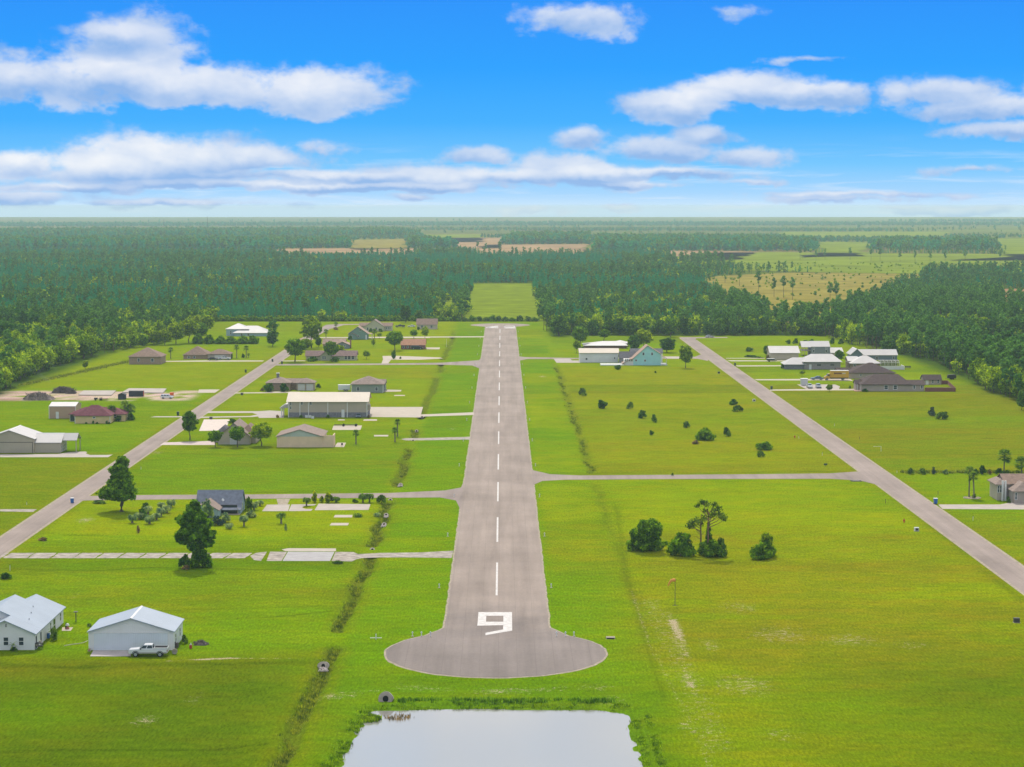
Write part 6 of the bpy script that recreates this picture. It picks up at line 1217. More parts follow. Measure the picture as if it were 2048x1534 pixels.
[MB().box(wl * i / 4 - .06, wl * i / 4 + .06, -.05, -.003, -.05, 1.6).build('post', M_RF, t) for i in range(5)]
p = G(1893, 759); t = thing('dark_trailer', 'dark covered trailer at the edge of the right wood', 'trailer', (p.x, p.y, 0)); MB().prism_y([(.6, .5), (4.2, .5), (4.2, 1.8), (3.6, 2.1), (1.0, 2.0), (.6, 1.6)], 0, 1.9).build('body', M_BED, t); MB().tube([(.6, .9, .5), (-.4, .9, .5)], .07, 6).build('drawbar', M_STEEL, t); [MB().wheel(x, y, .35, .35, .2, 12).build('wheel', M_TYRE, t) for x in (2.0, 2.9) for y in (-.05, 1.95)]
# row of dark chairs / stones near pool
for j, px in enumerate((1812, 1816, 1820)): small('garden_chair', ('dark garden chair nearest the white pool wall', 'middle dark garden chair of three on the pool lawn', 'dark garden chair furthest right of the pool wall')[j], 'chair', px, 736.6, [('seat', MB().box(-.35, .35, -.35, .35, .4, .5), M_STEEL), ('backrest', MB().box(-.35, .35, .28, .35, .5, 1.1), M_STEEL)] + [('leg', MB().box(x, x + .06, y, y + .06, 0, .4), M_STEEL) for x in (-.35, .29) for y in (-.35, .29)])
# radio masts and light pole far off
for px, py0, h, lb in ((415, 455, 32, 'tall thin mast above the far left woods'), (328, 455, 26, 'shorter thin mast left of the tall far mast')): p = G(px, py0 + 8); t = thing('radio_mast', lb, 'mast', (p.x, p.y, 0)); MB().tube([(0, 0, 0), (0, 0, h * 1.3)], [.9, .5], 6).build('mast', M_STEEL, t); MB().tube([(0, 0, h * 1.3), (0, 0, h * 1.4)], .3, 5).build('aerial', M_STEEL, t)
p = G(689, 641.5); t = thing('light_pole', 'thin pole at wood edge behind the green house', 'pole', (p.x, p.y, 0)); MB().tube([(0, 0, 0), (0, 0, 9.5)], [.14, .09], 6).build('pole', M_STEEL, t); MB().box(-.4, .4, -.15, .15, 9.5, 9.7).build('lamp_head', M_WHITEP, t)
p = G(804.7, 699); t = thing('flag_pole', 'thin tilted pole in the ditch grass near old taxiway', 'pole', (G(893, 694).x, G(893, 694).y, 0)); MB().tube([(0, 0, 0), (0, 0, 4.5)], .06, 6).build('pole', M_WHITEP, t); MB().box(-.1, .1, -.1, .1, 4.5, 4.6).build('cap', M_STEEL, t)
# palm bed ring
g = G(1944, 996); rg = MB(); rr = random.Random(9)
t = thing('rock_ring', 'ring of pale stones round the two tall palms', 'stone ring', (g.x, g.y, 0))
for i in range(34):
    a = 2 * math.pi * i / 34; x, y = 2.1 * math.cos(a), 1.9 * math.sin(a); s_ = rr.uniform(.14, .24); rg.tube([(x, y, -.05), (x, y, s_ * .6), (x, y, s_)], [s_, s_ * .95, s_ * .4], 6)
rg.build('stones', M_CREAM, t); MB().cyl(0, 0, -.05, .03, 1.95, 24).build('mulch', mat('mulch', (.30, .24, .14), .95, .3, 2), t)
# ------------------------------------------------------------------ single trees and plants
def frond_mesh(name, n, L, droop, m_, seed, up=.55, wid=.16, leafy=14, z=0):
    """feather fronds: a curved rib with leaflets hanging both sides"""
    rs = np.random.RandomState(seed); mb = MB()
    for i in range(n):
        az = i * 2.399 + rs.rand() * .4; el = up * (1 - 1.9 * (i / n)) + .25 * rs.rand(); l = L * (.8 + .4 * rs.rand()); d = Vector((math.cos(az), math.sin(az), 0)); p = Vector((0, 0, z)); pts = [p.copy()]; a = el + .5
        for k in range(6): p = p + (d * math.cos(a) + Vector((0, 0, 1)) * math.sin(a)) * l / 6; a -= droop / 6 * (1 + k * .3); pts.append(p.copy())
        sd_ = Vector((-d.y, d.x, 0))
        for k in range(leafy):
            f = (k + 1) / (leafy + .5) * 6; j = min(5, int(f)); q = pts[j].lerp(pts[j + 1], f - j); w_ = wid * l * math.sin(math.pi * min(.97, .12 + .85 * (k + 1) / leafy)) * 1.6; fw = (pts[j + 1] - pts[j]).normalized() * l * .11
            for s_ in (-1, 1): e = q + sd_ * s_ * w_ + fw + Vector((0, 0, -w_ * .45)); mb.add([q - fw * .35, q + fw * .35, e], [(0, 1, 2)])
    return mb.mesh(name, m_)
def fan_mesh(name, n, L, m_, seed, z=0):
    """fan palm head: round folded leaves on stalks"""
    rs = np.random.RandomState(seed); mb = MB()
    for i in range(n):
        az = i * 2.399 + rs.rand() * .3; el = 1.35 - 2.15 * i / n + .2 * rs.rand(); d = Vector((math.cos(az) * math.cos(el), math.sin(az) * math.cos(el), math.sin(el))); c = Vector((0, 0, z)) + d * L * .55; sd_ = d.cross(Vector((0, 0, 1))); sd_ = sd_.normalized() if sd_.length > .05 else Vector((1, 0, 0)); u = sd_.cross(d)
        R_ = L * .48 * (.8 + .4 * rs.rand())
        for k in range(9): a = (k - 4) * .36; e = c + (d * math.cos(a) + sd_ * math.sin(a)) * R_ + Vector((0, 0, -.25 * R_ * (.4 + rs.rand()))); w_ = (d * -math.sin(a) + sd_ * math.cos(a)) * R_ * .15; m__ = c.lerp(e, .55); mb.add([c, m__ - w_, e, m__ + w_], [(0, 1, 2, 3)])
        mb.tube([(0, 0, z), tuple(c)], .025, 3, cap=False)
    return mb.mesh(name, m_)
def palm_trunk(h, r, lean=0, boots=False):
    mb = MB(); n = 8; mb.tube([(lean * (i / n) ** 1.5, 0, h * i / n - (.1 if i == 0 else 0)) for i in range(n + 1)], [r * (1.35 if i == 0 else 1.0 + (.25 if boots and i > n - 4 else 0) + .06 * (i % 2)) for i in range(n + 1)], 8); return mb.mesh('trunk', M_PALMT)
PF = {'fan': fan_mesh('fronds', 34, 1.7, L_PALM, 3), 'fan2': fan_mesh('fronds', 30, 1.5, L_PALM, 5), 'pindo': frond_mesh('fronds', 30, 2.1, 2.6, L_PINDO, 7), 'pindo2': frond_mesh('fronds', 26, 1.8, 2.5, L_PINDO, 9), 'feather': frond_mesh('fronds', 28, 2.2, 2.2, L_PALM, 11), 'banana': frond_mesh('leaves', 9, 1.4, 1.6, L_BRI, 13, .9, .12, 9)}
PT = {}
def palm(label, px, py, h, kind='fan', sc=1.0, r=.17, lean=0, name='palm_tree', group=None, boots=False, dx=0, dy=0):
    p = G(px, py); t = thing(name, label, 'palm', (p.x + dx, p.y + dy, 0), (px * 1.7) % 6.28, group); k = (round(h, 2), r, lean, boots)
    if k not in PT: PT[k] = palm_trunk(h, r, lean, boots)
    obj('trunk', PT[k], t); f = obj('fronds', PF[kind], t, (lean, 0, h)); f.scale = (sc,) * 3; return t
def tr(key, label, px, py, pxh, name='tree', cat='tree', group=None, wide=1.0, base=None):
    """tree at pixel foot px,py; pxh = height in photo pixels"""
    cm, tm = ART[key]; hz = max(v.co.z for v in cm.vertices) if key not in HZ else HZ[key]; HZ[key] = hz
    s_ = pxh / S(py) / hz * 1.01; p = G(px, py); return tree(name, key, label, cat, tuple(p), (px * 1.3) % 6.28, (s_ * wide, s_ * wide, s_), group)
HZ = {}
# the two big trees of the lower left
rs = np.random.RandomState(201)
lo = [(0, 0, 4.2, 3.6, 3.3, 1.8), (-2.2, .5, 4.6, 2.0, 2.0, 1.6), (2.4, .3, 5.0, 2.2, 2.0, 1.9), (3.1, -.5, 6.0, 1.6, 1.6, 1.5), (0, 0, 7.0, 2.6, 2.4, 2.0), (-1.2, .4, 6.6, 2.0, 2, 1.7), (-.4, 0, 9.2, 2.1, 2.0, 1.8), (.6, .3, 8.6, 1.8, 1.8, 1.6), (-.6, 0, 11.0, 1.6, 1.5, 1.5), (-.7, 0, 12.4, 1.0, 1.0, 1.0), (-3.2, 0, 4.0, 1.2, 1.2, .9), (3.9, .2, 4.2, 1.2, 1.2, .9)]
lo = sat(lo, rs, 2.5, .4); P, d = lobes_points(lo, 6500, rs, .25); ART['giant'] = (leaf_mesh('crown', P, d, .36, L_OAK, rs), trunk_mb(10, .42, rs, 6, .85, 2.0).mesh('trunk', M_BARK))
tr('giant', 'tall pointed leafy tree beside left road in front of taxiway', 243, 1023, 113, 'leafy_tree', wide=1.18)
rs = np.random.RandomState(202)
lo = [(0, 0, 13.2, .9, .9, 1.0), (-.3, 0, 12.0, 1.4, 1.4, 1.2), (.3, .2, 10.6, 2.1, 2.0, 1.5), (-.8, 0, 9.2, 2.2, 2.1, 1.6), (.9, 0, 8.4, 2.3, 2.1, 1.6), (-1.6, 0, 7.2, 1.9, 1.8, 1.4), (1.7, 0, 6.6, 2.0, 1.9, 1.4), (-.4, .3, 6.4, 2.4, 2.2, 1.6), (2.6, 0, 5.0, 1.0, 1.0, .8), (-2.2, 0, 5.4, 1.3, 1.3, 1.0), (.2, 0, 4.6, 1.9, 1.9, 1.3), (.5, 0, 3.2, 1.1, 1.1, 1.1)]
lo = sat(lo, rs, 2.8, .42); P, d = lobes_points(lo, 6000, rs, .25); ART['slim'] = (leaf_mesh('crown', P, d, .34, L_OAK, rs), trunk_mb(11, .3, rs, 5, .9, 1.6).mesh('trunk', M_BARK))
tr('slim', 'tall narrow tree standing over the cracked concrete strip', 391, 1133, 137, 'leafy_tree', wide=1.12)
def bush(label, px, py, w_, h_, key='bush0', name='bush', group=None, d_=None, leaves=None):
    cm, tm = ART[key]; k = S(py); hz = HZ.setdefault(key, max(v.co.z for v in cm.vertices)); wx = HZ.setdefault(key + 'w', max(abs(v.co.x) for v in cm.vertices)); p = G(px, py)
    return tree(name, key, label, 'shrub', (p.x, p.y + w_ / k / 4, 0), (px * .7) % 6.28, (w_ / k / 2 / wx, (d_ or w_) / k / 2 / wx, h_ / k / hz), group, 'foliage')
for i in range(3): art('dbush%d' % i, 0, 2.2, 1.35, 130 + i, L_DARK, 620, .20, base=.0, limbs=3, nl=10, tr=.03)
for i in range(2): art('bigbush%d' % i, 0, 3.2, 2.6, 140 + i, L_OAK, 1800, .26, base=.0, limbs=4, nl=14, tr=.02)
art('bamboo0', 0, 3, 1.5, 150, L_BAM, 900, .26, base=.0, limbs=3, nl=10); art('gbush0', 0, 2.2, 1.5, 152, L_PINDO, 600, .22, base=.0, limbs=3, nl=10); art('brown0', 0, 1.6, 1.3, 153, L_BROWN, 420, .18, base=.0, limbs=3, nl=8); art('blue0', 0, 2.2, 1.2, 154, leaf_mat('blue_green_leaves', (.06, .11, .075), .4, .1, .15, .1), 500, .2, base=.0, limbs=3, nl=9)
bush('dense bush spreading round the foot of the narrow tree', 402, 1136, 46, 40, 'bigbush0'); bush('small dark bush left of the narrow tree foot', 368, 1138, 28, 30, 'dbush0'); bush('low dead brown bush before the narrow tree', 371, 1140, 22, 10, 'brown0')
bush('pale grey green shrub behind the narrow tree', 414, 1040, 36, 44, 'gbush0')
# lower left small plants
bush('dark green clump at the left edge by the white post', 10, 1159, 34, 13, 'dbush1'); bush('low green weed left of the hangar roof', 178, 1254, 11, 7, 'bush0'); bush('green vine clump at hangar back corner', 368, 1288, 18, 20, 'bush1'); bush('leafy plant beside the blue barrel', 106, 1281, 22, 28, 'bush2')
palm('banana plant at the front wall of the white house', 26, 1302, .9, 'banana', .8, .08, name='banana_plant'); palm('banana plant beside the blue barrel', 104, 1278, 1.2, 'banana', .9, .08, name='banana_plant'); bush('dark low plants at foot of white house front', 27, 1303, 16, 9, 'dbush2')
# cottage garden
for i, (px, py, h, k, s_) in enumerate(((264.5, 1046, 1.5, 'pindo', .95), (299, 1048, 1.4, 'pindo', 1.05), (279, 1039, 1.2, 'pindo2', 1.0), (313, 1040, 1.2, 'pindo2', 1.0), (322, 1033, 1.5, 'pindo', 1.0), (334, 1026, 1.4, 'pindo', 1.0), (342, 1015, 1.4, 'pindo', 1.0), (323, 1018, 1.2, 'pindo2', .9), (296, 1028, 1.4, 'pindo2', 1.0))):
    palm('squat grey green palm in the row right of the tall pointed tree', px, py, h, k, s_, .26, group='grey green palms in the row beside the tall tree', boots=True)
bush('dark shrub among the grey green palm row', 284, 1039, 26, 22, 'dbush2'); bush('round green shrub behind the palm row', 290, 1026, 26, 22, 'bush1')
for px, py, h, k, s_, lb in ((488, 1053, 2.0, 'pindo', .95, 'grey palm standing free right of the cottage porch'), (458, 1058, .9, 'pindo2', .9, 'short palm on the lawn before the cottage porch'), (508, 1020, 1.5, 'pindo', 1.0, 'leaning palm at the cottage right side, near slab'), (520, 1012, 1.0, 'pindo2', .9, 'palm between the cottage and first slab'), (562.5, 1047, 2.0, 'feather', .8, 'single feather palm on the lawn below slabs'), (613, 1012, 1.6, 'feather', .8, 'feather palm in the gap of the second slab'), (672, 1005, 1.0, 'feather', .75, 'small palm right of the yellow bamboo'), (726, 1005, 1.6, 'feather', .85, 'left palm of the pair before left taxiway'), (739, 1005, 1.7, 'feather', .85, 'right palm of the pair before left taxiway'), (716, 1034, .4, 'feather', .75, 'stemless palm right of the small slabs'), (754, 1033, .5, 'pindo2', .8, 'stemless palm left of rubble culvert')): palm(lb, px, py, h, k, s_, .2, boots=True)
bush('grey shrub in front of the cottage porch', 434, 1052, 36, 20, 'blue0'); bush('grey green shrub at the cottage corner', 450, 1046, 30, 22, 'gbush0'); bush('tall green shrub at the cottage right wall', 497, 1022, 20, 30, 'bush2'); bush('pale shrub beside the free grey palm', 502, 1036, 26, 16, 'gbush0')
bush('tall narrow yellow green bamboo clump', 629, 1005, 15, 25, 'bamboo0'); bush('small yellow green bush between bamboo clumps', 643, 1005, 14, 14, 'bamboo0'); bush('round yellow green bamboo clump', 657, 1006, 26, 22, 'bamboo0'); bush('round green bush next to the small culvert', 763, 1007, 24, 18, 'bush0'); bush('low shrub under the left pair palm', 709, 1006, 18, 8, 'bush1'); bush('scruffy sapling below the single feather palm', 571, 1061, 8, 15, 'gbush0'); bush('weed patch at the strip edge', 676, 1128, 32, 6, 'bush2'); bush('bare twiggy sapling below the palm row', 276, 1066, 10, 16, 'brown0'); bush('low weeds by the left road', 84, 1082, 26, 7, 'brown0'); bush('weeds near blue bin by taxiway', 196, 1008, 40, 7, 'bush1')
# left middle trees
tr('oak1', 'round leafy tree at roadside before beige paving', 380, 880, 60, 'leafy_tree', wide=.9)
tr('young1', 'left round garden tree before the grey roofed house', 430.5, 894, 34, 'garden_tree', wide=1.15); tr('young1', 'middle round garden tree before the grey roofed house', 475, 894, 42, 'garden_tree', wide=1.2); tr('young2', 'largest round garden tree right of grey roofed house', 523, 892, 48, 'garden_tree', wide=1.25); bush('pale shrub behind grey roofed house', 464, 847, 20, 10, 'bush0')
bush('dark rounded shrub beside the tan shed wall', 142, 829, 16, 16, 'dbush0')
for px, py, h, s_, lb in ((223, 841, 3.6, 1.35, 'left palm of three before the stucco house'), (250, 838, 4.6, 1.35, 'tallest palm of three before the stucco house'), (262, 838, 3.6, 1.3, 'right palm of three before the stucco house')): palm(lb, px, py, h, 'fan', s_, .2)
bush('dense shrub at right corner of stucco house', 261, 841, 22, 16, 'dbush1'); bush('dark shrub under the stucco house palms', 236, 843, 16, 12, 'dbush2'); bush('shrub in the lanai corner of stucco house', 151.5, 845, 8, 13, 'dbush0')
for i, px in enumerate((172, 186, 194, 213, 218)): bush('small clipped plant along the yellow stucco wall', px, 848, 7, 4 + (i % 2) * 3, 'dbush%d' % (i % 3), 'bush', 'clipped plants along the yellow stucco wall')
# far left palms and hedges
for px, py, h, lb in ((341.5, 717, 4.2, 'palm between the two brown hip roofed houses'), (473.5, 716, 5.2, 'taller palm right of the brown garage house'), (492.5, 715, 4.6, 'shorter palm right of the brown garage house')): palm(lb, px, py, h, 'fan', 1.0, .2)
bush('dark shrub below the shorter far palm', 486, 716, 9, 9, 'dbush0'); palm('small dark cabbage palm near the far palms', 497, 716, 1.6, 'fan2', .6, .12); bush('round shrub at the brown garage corner', 463.5, 717, 6, 10, 'dbush1')
for i, (px, w_, h_) in enumerate(((395, 26, 22), (418, 24, 20), (440, 26, 17), (462, 28, 16), (485, 28, 17), (506, 26, 18))): bush('green shrub in the hedge before white roofed lake house', px, 688, w_, h_, ('bigbush0', 'bigbush1')[i % 2], 'hedge_shrub', 'hedge shrubs before the white roofed lake house')
for i, (px, py, hh, k) in enumerate(((330, 690, 34, 'bright1'), (352, 688, 42, 'bright2'), (378, 686, 52, 'bright1'), (400, 684, 40, 'oak2'), (412, 670, 40, 'bright2'), (395, 664, 36, 'bright1'), (308, 690, 30, 'bright2'))): tr(k, 'light green rounded tree at the wood corner beside the hedge', px, py, hh, 'leafy_tree', 'tree', 'light green trees at the wood corner')
tr('dark1', 'dark bushy tree at the right end of the hedge', 545, 693, 34, 'leafy_tree', wide=1.1); tr('woodp0', 'thin tall pine behind the hedge end', 546, 680, 40, 'pine_tree', wide=1.4)
tr('oak2', 'large round oak left of the long ranch house', 590, 724, 48, 'oak_tree', wide=1.15); tr('bright1', 'tall tapering light green tree behind the oak', 623, 696, 66, 'leafy_tree', wide=.95); tr('dark1', 'small dark tree beside the tall light green tree', 637, 694, 20, 'leafy_tree'); tr('bright2', 'bushy pale tree between oak and ranch roof', 612, 703, 26, 'leafy_tree', wide=1.2)
tr('oak1', 'tree covering the middle of the long ranch house', 664, 723, 42, 'leafy_tree', wide=1.0); tr('bright2', 'lighter tree right of the ranch house tree', 680, 718, 28, 'leafy_tree', wide=.9); tr('young2', 'small round tree on lawn right of ranch house', 733, 718.5, 18, 'garden_tree', wide=1.1); tr('bright2', 'thin young tree on lawn below the green house', 747, 694, 16, 'garden_tree', wide=.6)
tr('oak2', 'wide dark oak left of the brick ranch house', 790, 701, 40, 'oak_tree', wide=1.1); tr('dark1', 'dark conical tree at wood edge by runway end', 811, 645, 36, 'leafy_tree', wide=.95); tr('dark1', 'smaller dark tree right of dark conical tree', 838, 643, 24, 'leafy_tree'); tr('young1', 'small leafy tree behind brick ranch roof', 828, 677, 18, 'garden_tree', wide=1.4); tr('bright1', 'upright light tree right behind brick ranch roof', 850, 679, 28, 'garden_tree', wide=.8); tr('young2', 'tree standing before the far white walled house', 851, 652, 16, 'garden_tree', wide=1.2)
palm('dark palm left of the green house', 652, 677, 3.8, 'fan2', 1.2, .2); palm('palm beside the far left road end', 672, 659, 3.2, 'fan2', 1.2, .2); palm('tropical palm right of the green house', 749, 677, 3.8, 'fan', 1.2, .18); tr('young2', 'small round tree right of the tropical palm', 759, 677, 12, 'garden_tree'); bush('low shrub under road end palm', 671, 660, 14, 6, 'brown0'); bush('dark shrub left of green house', 700, 680, 10, 9, 'dbush0'); bush('round shrub before the cream gable', 741, 664, 10, 8, 'dbush1'); bush('round shrub at cream gable right corner', 761, 664, 10, 7, 'dbush2'); bush('dark round shrub left of far house', 837, 660, 8, 7, 'dbush0')
bush('dark palm like bush on the pale patio', 787, 718, 13, 18, 'dbush0'); bush('small dark shrub right of the patio bush', 801, 718, 6, 5, 'dbush1'); bush('dark hedge under ranch house left windows', 624, 723, 26, 10, 'dbush2'); bush('dark hedge under ranch house tree', 670, 723.5, 28, 9, 'dbush1')
bush('big dark bush left, before twin garage house', 536, 784, 30, 18, 'dbush0'); bush('big dark bush right, before twin garage house', 567, 784, 26, 18, 'dbush1'); bush('dark rounded bush right of the garage doors', 637, 776, 11, 9, 'dbush2'); bush('brown bush left of the twin garage house', 524, 782, 10, 7, 'brown0')
for px, py, h, lb in ((712, 888, 3.4, 'single short palm below the concrete slabs'), (790, 884, 3.6, 'front palm of the pair beside the ditch'), (795, 873, 4.6, 'rear palm of the pair beside the ditch')): palm(lb, px, py, h, 'fan2', .9, .2)
for px, lb in ((602, 'dark shrub at big hangar base left'), (656, 'dark shrub at big hangar base middle'), (737, 'brown shrub at big hangar right corner'), (555, 'brown shrub at big hangar porch')): bush(lb, px, 836, 9, 7, 'dbush0' if 'dark' in lb else 'brown0')
# scrub hedge along back of airpark, left
for i in range(34):
    px = 432 + i * 14.5 + (i * 7 % 5)
    if 925 < px: break
    bush('low rounded shrub of the scrub line along the back wood', px, 642.5, 20 + (i * 5) % 8, 9 + (i * 3) % 6, 'bigbush%d' % (i % 2), 'hedge_shrub', 'shrubs of the scrub line along the back wood')
for i, px in enumerate((930, 944, 958, 972, 985, 998, 1010, 1024, 1040, 1056, 1070)): bush('low shrub between runway end and green meadow', px, 643, 18, 8 + (i * 5) % 7, ('bush0', 'bigbush1', 'bush2')[i % 3], 'hedge_shrub', 'shrubs between runway end and meadow')
for i, (px, py, hh) in enumerate(((925, 640, 40), (934, 622, 34), (928, 606, 30), (940, 594, 26), (935, 580, 22))): tr('woodp%d' % (i % 2), 'slim tree in the row left of green meadow', px, py, hh, 'pine_tree', 'tree', 'slim trees in the row left of the meadow', wide=1.5)
# right of the runway
tr('dark1', 'dark tree clump nearest the runway, right wood corner', 1118, 672, 44, 'leafy_tree', wide=1.15); tr('oak2', 'dark leafy tree right of the corner clump', 1137, 668, 36, 'leafy_tree'); tr('oak2', 'leafy tree at left end of the long white hangar', 1160, 694, 42, 'leafy_tree', wide=1.05); tr('bright1', 'slim leafy tree hugging the hangar left end', 1153, 706, 28, 'leafy_tree', wide=.7); tr('oak1', 'bushy tree behind the wide metal roof', 1208, 682, 24, 'leafy_tree', wide=1.5); tr('bright1', 'bright leafy tree behind the aqua house', 1287, 701, 46, 'leafy_tree', wide=1.15); tr('dark1', 'dark leafy tree left behind the aqua house', 1268, 703, 34, 'leafy_tree'); tr('dark1', 'big dark rounded tree right behind the aqua house', 1334, 705, 30, 'leafy_tree', wide=1.7); tr('bright2', 'loose light green tree on the lawn right of aqua house', 1371, 736, 46, 'leafy_tree', wide=.72); tr('oak2', 'dark tree standing at the wood edge left of right road', 1341, 674, 38, 'leafy_tree', wide=.9)
for px, py, w_, h_, k, lb in ((1235.5, 739.5, 20, 10, 'dbush0', 'spiky dark bush below the white deck'), (1311, 746.5, 6, 5, 'dbush1', 'tiny dark bush below the aqua house'), (1165.5, 792, 18, 17, 'bush0', 'round bush nearest the runway ditch'), (1205, 817.5, 26, 18, 'dbush0', 'wide dark bush second from the ditch'), (1261, 818, 21, 15, 'bush1', 'loose bush with weeds in the middle field'), (1284.5, 837, 21, 17, 'dbush2', 'dark bush left of the small upright bush'), (1308, 845, 14, 17, 'dbush1', 'small upright dark bush'), (1303.5, 870.5, 13, 10, 'dbush0', 'small low bush lowest of the left group'), (1374, 856, 20, 14, 'bush2', 'bush above the largest round bush'), (1410, 881, 36, 26, 'bigbush0', 'largest round bush of the middle field'), (1392, 888.5, 20, 8, 'brown0', 'low brown bush beside largest round bush'), (1453.5, 873, 22, 20, 'bush1', 'pointed bush right of largest round bush'), (1467, 810, 21, 12, 'dbush2', 'upper bush of the pair near right road'), (1475.5, 823.5, 25, 13, 'bush0', 'lower bush of the pair near right road'), (1531, 900, 38, 17, 'bigbush1', 'wide bush near the right road'), (1521, 914.5, 21, 14, 'bush2', 'small bush touching the wide bush'), (1864, 832, 20, 19, 'blue0', 'blue green bush on the right lawn'), (1886.5, 839, 31, 16, 'bush0', 'light rounded bush right of blue green bush'), (1345, 952, 5, 7, 'dbush0', 'tiny dark sapling above the right taxiway')): bush(lb, px, py, w_, h_, k)
# the clump with pines, right field
bush('wide leafy thicket at left of the clump', 1293, 1103, 88, 44, 'bigbush0', d_=60); tr('oak2', 'round topped tree rising from the left thicket', 1299, 1102, 68, 'leafy_tree', wide=1.0); tr('dark1', 'narrow leafy tree left side of the thicket', 1267, 1100, 46, 'leafy_tree', wide=.55)
bush('large rounded bush between thicket and pines', 1363, 1114, 66, 50, 'bigbush1', d_=44); bush('leafy bush round the pine trunks', 1425, 1115, 80, 36, 'bigbush0', d_=40); bush('bush at right foot of the vine covered tree', 1443, 1113, 30, 40, 'bush1')
rs = np.random.RandomState(301); L_DP = leaf_mat('lone_pine_needles', (.11, .20, .03), .4, .25, .4, .05)
def lone_pine(lb, px, py, hpx, clumps, seed, forks, r=.2):
    rs = np.random.RandomState(seed); k = S(py); h = hpx / k; p = G(px, py); t = thing('pine_tree', lb, 'tree', tuple(p)); P = []; D = []
    for (x, z, rr) in clumps: n = int(85 * rr); d = rs.normal(size=(n, 3)); d /= np.linalg.norm(d, axis=1)[:, None]; P.append(np.array([x / k, rs.normal() * .8, z / k]) + d * np.array([rr * 1.15, rr, rr * .8]) * (.25 + .9 * rs.rand(n, 1))); D.append(d)
    obj('crown', leaf_mesh('crown', np.concatenate(P), np.concatenate(D), .24, L_DP, rs), t); mb = MB(); mb.tube([(0, 0, -.1), (.1, 0, h * .3), (.05, 0, h * .55), (.15, 0, h * .78)], [r, r * .85, r * .7, r * .4], 7)
    for (x, z, rr) in clumps: z0 = min(h * .75, z / k * .78); mb.tube([(.1, 0, z0), (x / k * .6, 0, (z0 + z / k) / 2), (x / k, 0, z / k)], [r * .45, r * .3, r * .12], 5)
    for (x0, z0, x1, z1) in forks: mb.tube([(x0 / k, 0, z0 / k), (x1 / k, 0, z1 / k)], [r * .35, r * .1], 5)
    mb.build('trunk', M_REDB, t); return t
lone_pine('left tall pine with flat open crown', 1400.5, 1108, 104, [(-18, 66, 1.0), (-24, 60, .8), (-8, 70, 1.1), (2, 62, .9), (-14, 56, .7), (8, 74, .8)], 1, [(0, 40, -10, 48), (0, 36, 9, 46), (1, 30, -9, 36)])
lone_pine('right tall pine with spreading crown', 1415, 1112, 116, [(-10, 108, .9), (-20, 102, .7), (0, 104, .9), (12, 106, .8), (20, 98, .9), (24, 86, .8), (10, 84, 1.1), (30, 80, .9), (34, 74, .6), (-6, 92, .6), (16, 92, .8)], 2, [(3, 70, 20, 76), (2, 60, 12, 52)], .22)
cm_v = [(0, 0, 1.0, .9, .9, 1.0), (0, 0, 2.4, .75, .75, 1.0), (.05, 0, 3.9, .7, .7, 1.0), (.05, 0, 5.2, .55, .55, .9), (.1, 0, 6.3, .35, .35, .7)]
P, d = lobes_points(cm_v, 900, rs, .2); ART['vine'] = (leaf_mesh('crown', P, d, .24, L_OAK, rs), trunk_mb(6.5, .2, rs, 1, .95, .4).mesh('trunk', M_BARK)); tr('vine', 'vine covered trunk between the two pines', 1417, 1110, 66, 'vine_tree')
bush('dense low thicket alone right of the pines', 1531, 1119, 92, 36, 'bigbush1', d_=44); tr('bright2', 'young light green tree on top of the lone thicket', 1532, 1113, 50, 'leafy_tree', wide=.62)
# right road side
for px, py, h, lb, s_, ln in ((1938, 994, 6.6, 'left tall palm in the stone ring', .95, -.15), (1948, 997, 5.6, 'right tall palm in the stone ring', .95, .5), (2008, 948, 5.0, 'tall palm behind the edge house', 1.45, 0), (2043, 950, 3.2, 'short stout palm at the right edge', 1.45, 0)): palm(lb, px, py, h, 'fan', s_, .17, ln)
bush('small shrub at foot of ring palms', 1949, 997, 10, 10, 'bush0')
for i, (px, w_, h_, k) in enumerate(((1822, 16, 14, 'bush0'), (1846, 22, 13, 'bush1'), (1868, 11, 16, 'blue0'), (1892, 14, 11, 'gbush0'), (1952, 14, 12, 'dbush0'), (1966, 20, 19, 'dbush1'), (1980, 12, 11, 'brown0'), (2000, 18, 13, 'dbush2'), (2014, 18, 9, 'bush1'))): bush('scrubby shrub of the overgrown line behind the right lawn', px, 949, w_, h_, k, 'hedge_shrub', 'shrubs of the overgrown line behind the right lawn')
bush('potted plants at edge house left corner', 1990, 991, 12, 12, 'dbush0'); bush('leafy shrub at edge house garage corner', 2017, 1006, 12, 14, 'bush1')
bush('dark shrub row left of the pale barn', 1500, 703, 40, 8, 'dbush0', d_=20); bush('trimmed low hedge before the pale barn', 1506, 716, 62, 5, 'dbush1', d_=12); tr('dark1', 'dark tree at left end of the pale barn', 1533, 712, 22, 'leafy_tree', wide=.9); bush('purple brown shrub at barn corner', 1536, 719, 10, 10, 'brown0')
tr('oak1', 'round dark tree right of grey hip roofed house', 1679, 727, 28, 'leafy_tree', wide=1.1); tr('bright2', 'small tree on the gravel before taupe house', 1659, 783.5, 15, 'garden_tree', wide=1.0); tr('young2', 'small tree behind the white storage box', 1604, 752, 12, 'garden_tree', wide=1.2); bush('round topiary by the taupe house walk', 1700, 777, 6, 6, 'dbush1'); bush('shrub at taupe house front corner', 1731, 784, 14, 7, 'dbush2')
for i, (px, h_) in enumerate(((1577, 9), (1592, 12), (1612, 8), (1623, 10), (1665, 13), (1682, 10))): bush('small dark tree line bush behind the far right roofs', px, 688, 14, h_, 'dbush%d' % (i % 3), 'bush', 'bushes behind the far right roofs')
for px, lb in ((1565, 'dark round shrub at joined hip house left end'), (1571, 'dark pointed shrub at joined hip house left end')): bush(lb, px, 737, 7, 10, 'dbush0')
